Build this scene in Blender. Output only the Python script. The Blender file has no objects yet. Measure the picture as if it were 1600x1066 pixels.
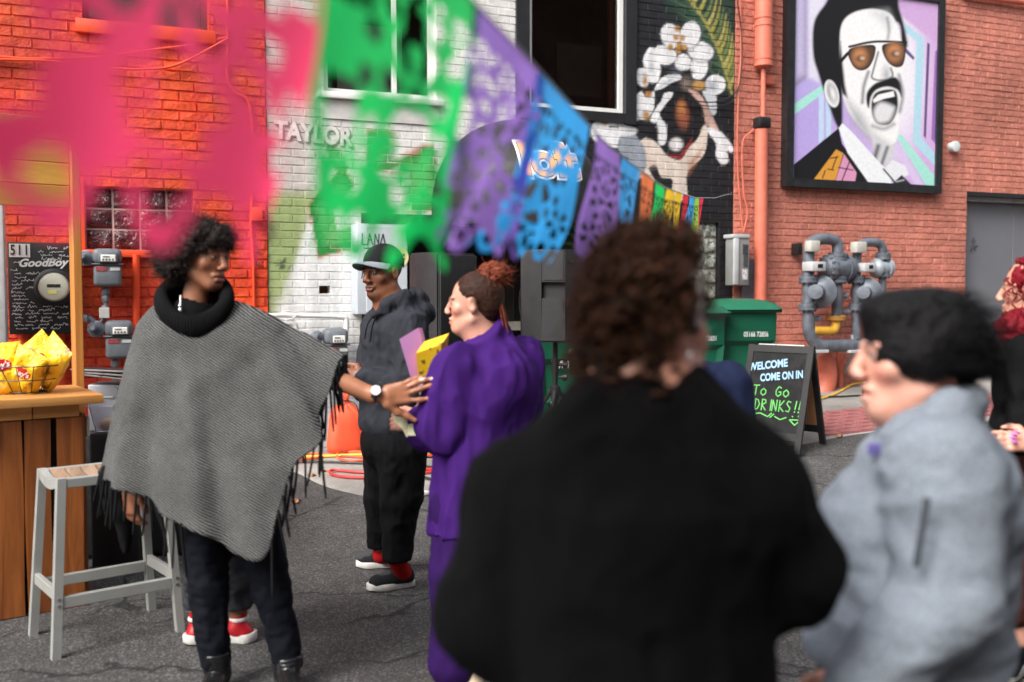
import bpy, bmesh, math, random
import numpy as np
from mathutils import Vector, Matrix, noise as mnoise
R_ = math.radians
random.seed(7); rng = np.random.default_rng(7)
scn = bpy.context.scene
COL = scn.collection
# ------------------------------------------------------------------ camera
CAMH = 1.5; FPX = 1600*35/36
YAW = R_(67.2); PITCH = math.atan(78/FPX)
DH = Vector((math.cos(YAW), math.sin(YAW), 0))
RT = Vector((math.sin(YAW), -math.cos(YAW), 0))
FW = Vector((DH.x*math.cos(PITCH), DH.y*math.cos(PITCH), -math.sin(PITCH)))
UP = RT.cross(FW)
CP = Vector((0, 0, CAMH))
cam_d = bpy.data.cameras.new('camera'); cam = bpy.data.objects.new('camera', cam_d); COL.objects.link(cam)
cam.matrix_world = Matrix((( RT.x, UP.x, -FW.x, CP.x), (RT.y, UP.y, -FW.y, CP.y), (RT.z, UP.z, -FW.z, CP.z), (0,0,0,1)))
cam_d.lens = 35; cam_d.sensor_width = 36; cam_d.clip_start = 0.02; cam_d.clip_end = 500
cam_d.dof.use_dof = True; cam_d.dof.focus_distance = 6.1; cam_d.dof.aperture_fstop = 1.7
scn.camera = cam
# ------------------------------------------------------------------ sky, sun, exposure
SUN_EL, SUN_AZ = R_(44), R_(208)      # soft high light from behind-left of the camera
w = bpy.data.worlds.new('World'); scn.world = w; w.use_nodes = True
nt = w.node_tree; bg = nt.nodes['Background']
sky = nt.nodes.new('ShaderNodeTexSky'); sky.sky_type = 'NISHITA'; sky.sun_disc = False
sky.sun_elevation = SUN_EL; sky.sun_rotation = R_(90) - SUN_AZ
sky.dust_density = 5.0; sky.air_density = 1.0; sky.ozone_density = 1.0
hs = nt.nodes.new('ShaderNodeHueSaturation'); hs.inputs['Saturation'].default_value = 0.30
nt.links.new(sky.outputs[0], hs.inputs['Color']); nt.links.new(hs.outputs[0], bg.inputs['Color'])
bg.inputs['Strength'].default_value = 0.14
sd = bpy.data.lights.new('sun', 'SUN'); sd.energy = 1.15; sd.angle = R_(25); sd.color = (1.0, 0.95, 0.88)
so = bpy.data.objects.new('sun', sd); COL.objects.link(so)
sv = Vector((math.cos(SUN_EL)*math.cos(SUN_AZ), math.cos(SUN_EL)*math.sin(SUN_AZ), math.sin(SUN_EL)))
so.rotation_euler = sv.to_track_quat('Z', 'Y').to_euler(); so.location = sv*20
scn.view_settings.view_transform = 'Standard'; scn.view_settings.look = 'None'
scn.view_settings.exposure = 1.15; scn.view_settings.gamma = 1.0
scn.render.film_transparent = False
# ------------------------------------------------------------------ geometry helpers
YW = 8.37                                  # the street front of the three buildings
def ray(x, y): return FW + RT*((x-800)/FPX) + UP*((533-y)/FPX)
def pt(x, y, D): return CP + ray(x, y)*D    # a place seen in the photo, at its own distance
def wp(x, y, Y=YW):
    r = ray(x, y); return CP + r*((Y-CP.y)/r.y)
def sstep(t): t = np.clip(t, 0, 1); return t*t*(3-2*t)
def gz(X, Y):                                # the alley rises towards the buildings, more to the right
    a = 0.15+0.057*(np.clip(X, -3, 12)-1.67)
    return sstep((np.asarray(Y)-3.6)/(8.37-3.6))*np.maximum(a, 0)
def gp(x, y):
    r = ray(x, y); t = 5.0
    for _ in range(40):
        p = CP + r*t; t += 0.8*(p.z-float(gz(p.x, p.y)))/(-r.z)
    p = CP + r*t; return Vector((p.x, p.y, float(gz(p.x, p.y))))
def wrect(x0, y0, x1, y1, Y=YW):
    a = wp(x0, (y0+y1)/2, Y).x; b = wp(x1, (y0+y1)/2, Y).x
    xm = (x0+x1)/2
    return a, b, wp(xm, y1, Y).z, wp(xm, y0, Y).z
def project(X, Y, Z):                        # numpy: world -> photo coordinates (for laying out painted murals)
    dx, dy, dz = X-CP.x, Y-CP.y, Z-CP.z
    d = dx*FW.x+dy*FW.y+dz*FW.z
    return 800+FPX*(dx*RT.x+dy*RT.y+dz*RT.z)/d, 533-FPX*(dx*UP.x+dy*UP.y+dz*UP.z)/d
# ------------------------------------------------------------------ objects
def link(o, parent=None):
    COL.objects.link(o)
    if parent is not None: o.parent = parent
    return o
def tag(o, label=None, cat=None, group=None, kind=None):
    if label: o['label'] = label
    if cat: o['category'] = cat
    if group: o['group'] = group
    if kind: o['kind'] = kind
    return o
def empty(name, loc, label=None, cat=None, group=None):
    o = bpy.data.objects.new(name, None); o.location = loc; o.empty_display_size = 0.1; COL.objects.link(o)
    return tag(o, label, cat, group)
def setparent(o, parent):
    o.parent = parent
    # all meshes are made in world coordinates; keep them there under the empty
    m = Matrix.Identity(4); p = parent; chain = []
    while p is not None: chain.append(p); p = p.parent
    for p in reversed(chain): m = m @ p.matrix_parent_inverse @ Matrix.LocRotScale(p.location, p.rotation_euler, p.scale)
    o.matrix_parent_inverse = m.inverted()
def mesh_obj(name, verts, faces, mat, parent=None, smooth=None, col=None, mats=None, midx=None):
    me = bpy.data.meshes.new(name)
    if isinstance(verts, np.ndarray): verts = verts.tolist()
    if isinstance(faces, np.ndarray): faces = faces.tolist()
    me.from_pydata(verts, [], faces)
    if mats:
        for m_ in mats: me.materials.append(m_)
        me.polygons.foreach_set('material_index', np.asarray(midx, dtype=np.int32))
    elif mat is not None: me.materials.append(mat)
    if smooth is not None:
        me.shade_smooth()
        if smooth < 179: me.set_sharp_from_angle(angle=R_(smooth))
    if col is not None:
        at = me.color_attributes.new('Col', 'FLOAT_COLOR', 'POINT')
        c = np.ones((len(verts), 4), dtype=np.float32); c[:, :3] = col
        at.data.foreach_set('color', c.ravel())
    me.update()
    o = bpy.data.objects.new(name, me); COL.objects.link(o)
    if parent is not None: setparent(o, parent)
    return o
class MB:
    def __init__(s): s.v = []; s.f = []
    def add(s, vs, fs):
        n = len(s.v); s.v += [tuple(v) for v in vs]; s.f += [tuple(i+n for i in f) for f in fs]; return s
    def quad(s, a, b, c, d): return s.add([a, b, c, d], [(0, 1, 2, 3)])
    def box(s, x0, x1, y0, y1, z0, z1, M=None):
        vs = [(x, y, z) for x in (x0, x1) for y in (y0, y1) for z in (z0, z1)]
        if M is not None: vs = [tuple(M @ Vector(v)) for v in vs]
        return s.add(vs, [(0,1,3,2), (4,6,7,5), (0,4,5,1), (2,3,7,6), (0,2,6,4), (1,5,7,3)])
    def rbox(s, x0, x1, y0, y1, z0, z1, r=0.01, seg=2, M=None):
        bm = bmesh.new(); bmesh.ops.create_cube(bm, size=1)
        for v in bm.verts: v.co = Vector(((x0+x1)/2+v.co.x*(x1-x0), (y0+y1)/2+v.co.y*(y1-y0), (z0+z1)/2+v.co.z*(z1-z0)))
        bmesh.ops.bevel(bm, geom=list(bm.edges), offset=r, segments=seg, profile=0.5, affect='EDGES')
        bm.verts.index_update()
        vs = [(M @ v.co if M is not None else v.co.copy()) for v in bm.verts]
        s.add(vs, [[v.index for v in f.verts] for f in bm.faces]); bm.free(); return s
    def tube(s, pts, r, n=8, caps=True, closed=False):
        pts = [Vector(p) for p in pts]; m = len(pts)
        rs = r if isinstance(r, (list, tuple)) else [r]*m
        base = len(s.v); up = None
        for i, p in enumerate(pts):
            if closed: t = pts[(i+1) % m]-pts[i-1]
            else: t = (pts[min(i+1, m-1)]-pts[max(i-1, 0)])
            if t.length < 1e-9: t = Vector((0, 0, 1))
            t.normalize()
            if up is None:
                up = Vector((0, 0, 1)) if abs(t.z) < 0.9 else Vector((1, 0, 0))
            a = t.cross(up)
            if a.length < 1e-4: a = t.cross(Vector((0, 1, 0.3)))
            a.normalize(); b = a.cross(t).normalized(); up = b
            for k in range(n):
                th = 2*math.pi*k/n
                s.v.append(tuple(p+(a*math.cos(th)+b*math.sin(th))*rs[i]))
        for i in range(m if closed else m-1):
            j = (i+1) % m
            for k in range(n):
                k2 = (k+1) % n
                s.f.append((base+i*n+k, base+i*n+k2, base+j*n+k2, base+j*n+k))
        if caps and not closed:
            s.f.append(tuple(base+k for k in range(n))[::-1]); s.f.append(tuple(base+(m-1)*n+k for k in range(n)))
        return s
    def cyl(s, p0, p1, r, n=16, r1=None):
        return s.tube([p0, p1], [r, r if r1 is None else r1], n)
    def lathe(s, origin, axis, prof, n=20):
        # prof: list of (distance along axis, radius)
        ax = Vector(axis).normalized(); o = Vector(origin)
        a = ax.orthogonal().normalized(); b = ax.cross(a)
        base = len(s.v)
        for d, r in prof:
            for k in range(n):
                th = 2*math.pi*k/n
                s.v.append(tuple(o+ax*d+(a*math.cos(th)+b*math.sin(th))*max(r, 1e-4)))
        for i in range(len(prof)-1):
            for k in range(n):
                k2 = (k+1) % n
                s.f.append((base+i*n+k, base+i*n+k2, base+(i+1)*n+k2, base+(i+1)*n+k))
        s.f.append(tuple(base+k for k in range(n))[::-1]); s.f.append(tuple(base+(len(prof)-1)*n+k for k in range(n)))
        return s
    def build(s, name, mat, parent=None, smooth=35):
        o = mesh_obj(name, s.v, s.f, mat, parent, smooth)
        bm = bmesh.new(); bm.from_mesh(o.data); bmesh.ops.recalc_face_normals(bm, faces=bm.faces); bm.to_mesh(o.data); bm.free()
        if smooth is not None: o.data.set_sharp_from_angle(angle=R_(smooth))
        return o
def frameM(origin, xa, za):
    xa = Vector(xa).normalized(); za = Vector(za); za = (za-xa*za.dot(xa)).normalized(); ya = za.cross(xa)
    return Matrix(((xa.x, ya.x, za.x, origin[0]), (xa.y, ya.y, za.y, origin[1]), (xa.z, ya.z, za.z, origin[2]), (0,0,0,1)))
def bez(pts, n=8):
    # Catmull-Rom through the points
    pts = [Vector(p) for p in pts]; out = []
    P = [pts[0]*2-pts[1]]+pts+[pts[-1]*2-pts[-2]]
    for i in range(1, len(P)-2):
        for k in range(n):
            t = k/n; a, b, c, d = P[i-1], P[i], P[i+1], P[i+2]
            out.append(0.5*((2*b)+(c-a)*t+(2*a-5*b+4*c-d)*t*t+(3*b-a-3*c+d)*t**3))
    out.append(pts[-1]); return out
def text_mesh(body, size=1.0, shear=0.0, bold=0.0, spacing=1.0):
    cu = bpy.data.curves.new('t', 'FONT'); cu.body = body; cu.size = size; cu.shear = shear; cu.offset = bold
    cu.space_character = spacing; cu.align_x = 'CENTER'; cu.align_y = 'CENTER'; cu.resolution_u = 3
    ob = bpy.data.objects.new('t', cu); COL.objects.link(ob)
    dg = bpy.context.evaluated_depsgraph_get(); dg.update(); me = ob.evaluated_get(dg).to_mesh()
    vs = [v.co.copy() for v in me.vertices]; fs = [tuple(p.vertices) for p in me.polygons]
    ob.evaluated_get(dg).to_mesh_clear(); bpy.data.objects.remove(ob); bpy.data.curves.remove(cu)
    return vs, fs
def lettering(name, body, M, size, mat, parent, shear=0, bold=0, spacing=1.0, sx=1.0):
    vs, fs = text_mesh(body, size, shear, bold, spacing)
    return mesh_obj(name, [tuple(M @ Vector((v.x*sx, 0, v.y))) for v in vs], fs, mat, parent)
def ribbons(name, strokes, M, width, mat, parent):
    # hand-drawn strokes: flat ribbons in the XZ plane of M
    mb = MB()
    for st in strokes:
        p = [Vector((a, 0, b)) for a, b in st]
        for i in range(len(p)-1):
            t = p[i+1]-p[i]
            if t.length < 1e-6: continue
            t.normalize(); nrm = Vector((-t.z, 0, t.x))*width/2; e = t*width*0.3
            mb.add([tuple(M @ q) for q in (p[i]-nrm-e, p[i+1]-nrm+e, p[i+1]+nrm+e, p[i]+nrm-e)], [(0,1,2,3)])
    return mesh_obj(name, mb.v, mb.f, mat, parent)
# ------------------------------------------------------------------ numpy noise
def vnoise(P, scale=1.0, seed=0):
    Q = np.asarray(P, dtype=np.float64)*scale; I = np.floor(Q).astype(np.int64); Fq = Q-I; U = Fq*Fq*(3-2*Fq)
    def h(i, j, k):
        n = (i*73856093) ^ (j*19349663) ^ (k*83492791) ^ (seed*2654435761)
        n = (n ^ (n >> 13))*1274126177; n = n & 0x7fffffff; n = (n ^ (n >> 16))
        return (n & 0xffff)/32767.5-1
    r = 0
    for a in (0, 1):
        for b in (0, 1):
            for c in (0, 1):
                wgt = (U[:, 0] if a else 1-U[:, 0])*(U[:, 1] if b else 1-U[:, 1])*(U[:, 2] if c else 1-U[:, 2])
                r = r+wgt*h(I[:, 0]+a, I[:, 1]+b, I[:, 2]+c)
    return r
# ------------------------------------------------------------------ materials
class NT:
    def __init__(s, name, **kw):
        s.m = bpy.data.materials.new(name); s.m.use_nodes = True; s.t = s.m.node_tree
        s.b = s.t.nodes['Principled BSDF']; s.set(**kw)
    def set(s, **kw):
        for k, v in kw.items():
            k = {'rough': 'Roughness', 'metal': 'Metallic', 'color': 'Base Color', 'spec': 'Specular IOR Level', 'trans': 'Transmission Weight', 'alpha': 'Alpha', 'sheen': 'Sheen Weight', 'coat': 'Coat Weight', 'sss': 'Subsurface Weight'}.get(k, k)
            if k == 'Base Color' and len(v) == 3: v = (*v, 1)
            s.b.inputs[k].default_value = v
    def n(s, typ, **kw):
        nd = s.t.nodes.new('ShaderNode'+typ)
        for k, v in kw.items():
            if k in nd.inputs: nd.inputs[k].default_value = v
            else: setattr(nd, k, v)
        return nd
    def l(s, a, b): s.t.links.new(a, b)
    def coord(s, kind='Object'): return s.n('TexCoord').outputs[kind]
    def noise(s, scale, detail=4, rough=0.55, vec=None, kind='Object', dist=0.0):
        nd = s.n('TexNoise', Scale=scale, Detail=detail, Roughness=rough, Distortion=dist)
        s.l(vec if vec is not None else s.coord(kind), nd.inputs['Vector']); return nd.outputs[0]
    def ramp(s, fac, stops):
        nd = s.n('ValToRGB'); e = nd.color_ramp.elements
        while len(e) < len(stops): e.new(0.5)
        for el, (p, c) in zip(e, stops):
            el.position = p; el.color = (*c, 1) if isinstance(c, (tuple, list)) else (c, c, c, 1)
        s.l(fac, nd.inputs[0]); return nd.outputs[0]
    def mix(s, fac, a, b, typ='MIX'):
        nd = s.n('Mix', data_type='RGBA', blend_type=typ)
        for sock, v in ((nd.inputs[0], fac), (nd.inputs[6], a), (nd.inputs[7], b)):
            if isinstance(v, (int, float)): sock.default_value = v
            elif isinstance(v, (tuple, list)): sock.default_value = (*v, 1) if len(v) == 3 else v
            else: s.l(v, sock)
        return nd.outputs[2]
    def math(s, op, a, b=0.0):
        nd = s.n('Math', operation=op)
        for sock, v in ((nd.inputs[0], a), (nd.inputs[1], b)):
            if isinstance(v, (int, float)): sock.default_value = v
            else: s.l(v, sock)
        return nd.outputs[0]
    def bump(s, h, strength=0.3, dist=0.01):
        nd = s.n('Bump', Strength=strength, Distance=dist); s.l(h, nd.inputs['Height'])
        s.l(nd.outputs[0], s.b.inputs['Normal']); return s
    def base(s, c): s.l(c, s.b.inputs['Base Color']); return s
MATS = {}
def pm(name, color, rough=0.5, metal=0.0, var=0.15, scale=8.0, bump=0.0, bscale=60.0, bdist=0.004, **kw):
    if name in MATS: return MATS[name]
    t = NT(name, rough=rough, metal=metal, **kw)
    nz = t.noise(scale, 5); c0 = tuple(max(c*(1-var), 0) for c in color); c1 = tuple(min(c*(1+var), 1) for c in color)
    t.base(t.ramp(nz, [(0.3, c0), (0.7, c1)]))
    rr = t.ramp(t.noise(scale*2.3, 3), [(0.3, max(rough-0.08, 0.02)), (0.7, min(rough+0.1, 1))]); t.l(rr, t.b.inputs['Roughness'])
    if bump: t.bump(t.noise(bscale, 4), bump, bdist)
    MATS[name] = t.m; return t.m
def srgb(r, g, b):
    f = lambda c: (c/255/12.92) if c <= 10 else ((c/255+0.055)/1.055)**2.4
    return (f(r), f(g), f(b))
# ------------------------------------------------------------------ flat paint (murals), drawn in numpy and stored as colour on real wall faces
def crs(pts, n=6):
    P = np.asarray(pts, float); m = len(P); out = []
    for i in range(m):
        a, b, c, d = P[i-1], P[i], P[(i+1) % m], P[(i+2) % m]
        for k in range(n):
            t = k/n; out.append(0.5*((2*b)+(c-a)*t+(2*a-5*b+4*c-d)*t*t+(3*b-a-3*c+d)*t**3))
    return np.array(out)
class Paint:
    def __init__(s, u, v, base):
        s.u = np.asarray(u, float); s.v = np.asarray(v, float); s.c = np.tile(np.asarray(base, float), (len(s.u), 1)); s.T(1, 0, 0)
    def T(s, sc, ox, oy): s.sc, s.ox, s.oy = sc, ox, oy; return s
    def _p(s, pts): return np.asarray(pts, float)/s.sc+np.array([s.ox, s.oy])
    def _blend(s, cov, col, sel=None):
        col = np.asarray(col, float)
        if sel is None: s.c = s.c*(1-cov[:, None])+col*cov[:, None]
        else: s.c[sel] = s.c[sel]*(1-cov[:, None])+col*cov[:, None]
    def poly(s, pts, col, soft=0.9, a=1.0, smooth=False):
        P = s._p(crs(pts) if smooth else pts)
        lo = P.min(0)-soft*2-1; hi = P.max(0)+soft*2+1
        idx = np.where((s.u > lo[0]) & (s.u < hi[0]) & (s.v > lo[1]) & (s.v < hi[1]))[0]
        if len(idx) == 0: return s
        x, y = s.u[idx], s.v[idx]; ins = np.zeros(len(idx), bool); dm = np.full(len(idx), 1e9)
        for i in range(len(P)):
            ax, ay = P[i-1]; bx, by = P[i]; ex, ey = bx-ax, by-ay; L = ex*ex+ey*ey+1e-12
            t = np.clip(((x-ax)*ex+(y-ay)*ey)/L, 0, 1); dm = np.minimum(dm, (x-ax-t*ex)**2+(y-ay-t*ey)**2)
            cr = ((ay > y) != (by > y)) & (x < (bx-ax)*(y-ay)/(by-ay+1e-12)+ax); ins ^= cr
        d = np.sqrt(dm)*np.where(ins, -1, 1); cov = a*sstep(0.5-d/(2*soft))
        s.c[idx] = s.c[idx]*(1-cov[:, None])+np.asarray(col)*cov[:, None]; return s
    def ell(s, cx, cy, rx, ry, col, rot=0, soft=0.9, a=1.0):
        c = s._p([cx, cy]); rx, ry = rx/s.sc, ry/s.sc; th = R_(rot)
        m = max(rx, ry)+3*soft*max(rx, ry)/min(rx, ry)+2; idx = np.where((abs(s.u-c[0]) < m) & (abs(s.v-c[1]) < m))[0]
        dx, dy = s.u[idx]-c[0], s.v[idx]-c[1]; p = dx*math.cos(th)+dy*math.sin(th); q = -dx*math.sin(th)+dy*math.cos(th)
        k = np.sqrt((p/rx)**2+(q/ry)**2); d = (k-1)*min(rx, ry); s._blend(a*sstep(0.5-d/(2*soft)), col, idx); return s
    def stroke(s, pts, wd, col, soft=0.7, a=1.0, smooth=True, taper=False):
        P = np.asarray(pts, float)
        if smooth and len(P) > 2: P = np.array([[q.x, q.y] for q in bez([(x, y, 0) for x, y in P], 6)])
        P = s._p(P); m = wd/s.sc/2+2*soft+1; lo = P.min(0)-m; hi = P.max(0)+m
        idx = np.where((s.u > lo[0]) & (s.u < hi[0]) & (s.v > lo[1]) & (s.v < hi[1]))[0]; U, V_ = s.u[idx], s.v[idx]; dm = np.full(len(idx), 1e9)
        for i in range(len(P)-1):
            ax, ay = P[i]; bx, by = P[i+1]; ex, ey = bx-ax, by-ay; L = ex*ex+ey*ey+1e-12
            t = np.clip(((U-ax)*ex+(V_-ay)*ey)/L, 0, 1)
            dd = np.sqrt((U-ax-t*ex)**2+(V_-ay-t*ey)**2)
            wl = wd/s.sc/2
            if taper: wl = wl*(1-0.85*(i+t)/(len(P)-1))
            dm = np.minimum(dm, dd-wl)
        s._blend(a*sstep(0.5-dm/(2*soft)), col, idx); return s
WHT = srgb(236, 234, 230); BLK = srgb(30, 31, 35)
def paint_white_building(X, Z):
    u, v = project(X, np.full_like(X, YW), Z)
    p = Paint(u, v, srgb(228, 226, 222))
    # left strip: greenish haze with a white beam, green block letters
    p.poly([(400, -60), (505, -60), (500, 330), (470, 360), (400, 620)], srgb(196, 186, 180), soft=18, a=0.7)
    p.poly([(412, 300), (492, 300), (470, 400), (425, 500), (412, 520)], srgb(150, 172, 98), soft=14, a=0.85)
    p.poly([(492, 320), (560, 330), (555, 700), (412, 700), (412, 560)], srgb(232, 233, 232), soft=6)
    p.T(2.538, 400, 0)
    for pts in ([(205, 810), (345, 655), (392, 735), (300, 835), (322, 915), (400, 900), (402, 985), (248, 1024)],
                [(270, 560), (330, 590), (368, 668), (330, 690), (290, 640)],
                [(440, 515), (530, 515), (530, 680), (440, 680)],
                [(560, 640), (700, 560), (760, 820), (620, 860)]):
        p.poly(pts, srgb(200, 120, 90), soft=1.5); q = np.array(pts, float); ce = q.mean(0)
        p.poly(ce+(q-ce)*0.965, srgb(40, 140, 62), soft=1.5); p.poly(ce+(q-ce)*0.72, srgb(120, 196, 120), soft=9, a=0.7)
    p.T(1, 0, 0)
    # lower grey-blue wash
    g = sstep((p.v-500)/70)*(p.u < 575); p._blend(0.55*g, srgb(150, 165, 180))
    # scribbled tag
    for k in range(3): p.stroke([(428, 408+k*5), (434, 404+k*5), (440, 411+k*4), (446, 405+k*6), (452, 412+k*3)], 1.6, srgb(70, 80, 60))
    # black half of the front
    blk = np.where((p.u > 806), 1.0, 0.0); p._blend(blk, srgb(30, 32, 37))
    blk = np.where((p.u > 690) & (p.v > 335), 1.0, 0.0); p._blend(blk, srgb(26, 27, 31))
    # palm fronds
    p.T(3.553, 980, 0)
    p.poly([(200, -60), (600, -60), (600, 560), (560, 500), (430, 230), (330, 130), (215, 60)], srgb(38, 62, 52), soft=10, a=0.9)
    stem = [(300, -60), (420, 100), (490, 240), (540, 380), (580, 520)]
    for i in range(15):
        t = i/15; k = min(int(t*4), 3); f = t*4-k; bx = stem[k][0]+(stem[k+1][0]-stem[k][0])*f; by = stem[k][1]+(stem[k+1][1]-stem[k][1])*f
        c1 = [srgb(176, 172, 84), srgb(120, 140, 80), srgb(196, 186, 110)][i % 3]; c2 = [srgb(58, 92, 70), srgb(84, 118, 84)][i % 2]
        p.stroke([(bx, by), (bx+40-t*10, by-75), (bx+70-t*30, by-185)], 26, c1, taper=True, soft=1.6, a=0.8)
        p.stroke([(bx, by), (bx-70, by-30), (bx-190+t*90, by-75)], 24, c2, taper=True, soft=2.5, a=0.7)
    p.stroke(stem, 11, srgb(170, 160, 80), soft=1.5)
    # pale limbs round a dark oval
    dk = srgb(24, 23, 27); cr = srgb(226, 212, 200); wh = srgb(236, 236, 238); gy = srgb(150, 156, 166)
    p.poly([(30, 880), (58, 800), (110, 765), (170, 800), (220, 862), (300, 885), (360, 780), (430, 695), (446, 740), (425, 860), (335, 960), (330, 1100), (246, 1100), (252, 1000), (190, 985), (160, 920), (120, 935), (150, 1010), (70, 980)], cr, smooth=True)
    p.poly([(340, 900), (420, 820), (400, 880), (335, 985)], srgb(170, 110, 80), soft=5, a=0.7)
    p.poly([(160, 920), (120, 935), (60, 860), (110, 820)], srgb(196, 172, 160), soft=9, a=0.6)
    p.ell(305, 650, 112, 165, dk, rot=-8)
    p.ell(308, 640, 34, 72, srgb(150, 84, 60), rot=-6, soft=5); p.ell(300, 600, 20, 36, srgb(190, 130, 70), soft=5, a=0.8)
    p.poly([(228, 856), (290, 862), (362, 762), (356, 802), (300, 886), (232, 874)], srgb(150, 50, 54))
    p.ell(272, 802, 38, 36, srgb(226, 222, 222), soft=3)
    p.poly([(205, 520), (250, 512), (246, 540), (206, 590), (180, 640), (216, 700), (212, 795), (174, 796), (168, 700), (128, 668), (160, 600), (190, 560)], wh, smooth=True)
    p.poly([(108, 690), (165, 680), (165, 780), (110, 770)], dk, soft=2)
    p.poly([(335, 498), (400, 520), (450, 600), (500, 705), (510, 735), (440, 690), (415, 590)], srgb(206, 170, 158), smooth=True)
    p.poly([(440, 715), (515, 730), (590, 820), (582, 850), (556, 838), (560, 900), (522, 910), (490, 860), (494, 800)], wh, smooth=True)
    # flowers
    p.poly([(150, 500), (195, 430), (280, 412), (302, 438), (250, 458), (195, 492)], wh, smooth=True)
    p.poly([(170, 490), (230, 440), (290, 430), (240, 455)], gy, soft=4, a=0.6)
    for (cx, cy, rx, ry, ro) in ((310, 350, 46, 50, 0), (400, 372, 48, 70, 8), (206, 306, 68, 54, 12), (408, 286, 72, 54, 14), (242, 200, 54, 70, -22), (350, 192, 56, 74, 14)):
        p.ell(cx+2, cy+3, rx+6, ry+6, srgb(96, 98, 108), rot=ro, soft=3, a=0.7); p.ell(cx, cy, rx, ry, wh, rot=ro)
    for (cx, cy) in ((270, 208), (306, 212), (285, 250), (240, 262), (318, 262), (285, 282), (278, 160)): p.ell(cx, cy, 15, 17, srgb(186, 138, 70), soft=2)
    p.ell(330, 402, 34, 16, dk, soft=3); p.ell(262, 396, 32, 20, srgb(80, 84, 92), soft=5)
    p.poly([(132, 260), (166, 312), (186, 385), (170, 452), (130, 462), (100, 400), (90, 322)], wh, smooth=True); p.poly([(132, 290), (150, 400), (120, 400)], gy, soft=5, a=0.6)
    p.ell(86, 430, 37, 54, wh, rot=-12); p.ell(96, 436, 18, 34, gy, soft=6, a=0.7); p.ell(100, 450, 11, 30, srgb(180, 136, 80), soft=3)
    p.poly([(38, 560), (76, 508), (106, 540), (148, 508), (148, 600), (112, 655), (66, 655)], wh, smooth=True); p.ell(106, 640, 20, 26, srgb(176, 134, 84), soft=4); p.ell(118, 524, 19, 18, srgb(170, 120, 60), soft=3)
    p.ell(490, 470, 56, 55, wh); p.ell(470, 480, 28, 34, gy, soft=8, a=0.8)
    p.ell(398, 474, 36, 26, srgb(190, 146, 84), soft=3); p.ell(330, 465, 26, 30, srgb(150, 130, 120), soft=8, a=0.8)
    p.poly([(420, 505), (488, 520), (496, 620), (470, 634), (440, 560)], srgb(206, 210, 216), smooth=True)
    # broken flower at the awning's corner
    p.T(1, 0, 0)
    for (cx, cy, rx, ry, c) in ((938, 205, 15, 18, wh), (960, 215, 20, 16, wh), (982, 226, 17, 20, gy), (962, 190, 24, 7, wh), (985, 185, 14, 6, srgb(200, 200, 204)), (978, 205, 18, 8, wh), (945, 190, 6, 5, srgb(186, 138, 70)), (996, 250, 14, 30, gy)):
        p.ell(cx, cy, rx, ry, c, soft=1.2)
    # palm beside the door
    p.poly([(868, 325), (930, 325), (930, 500), (868, 500)], srgb(40, 66, 46), soft=3)
    for i in range(13):
        y = 330+i*15; c = srgb(120, 142, 70) if y < 400 else srgb(206, 200, 84)
        p.stroke([(902, y+14), (888, y+5), (870, y+9)], 6.5, c, taper=True, soft=1); p.stroke([(902, y+14), (916, y+4), (932, y+2)], 6.5, c, taper=True, soft=1)
    p.stroke([(902, 330), (902, 500)], 3, srgb(170, 190, 110))
    return p.c
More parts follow.
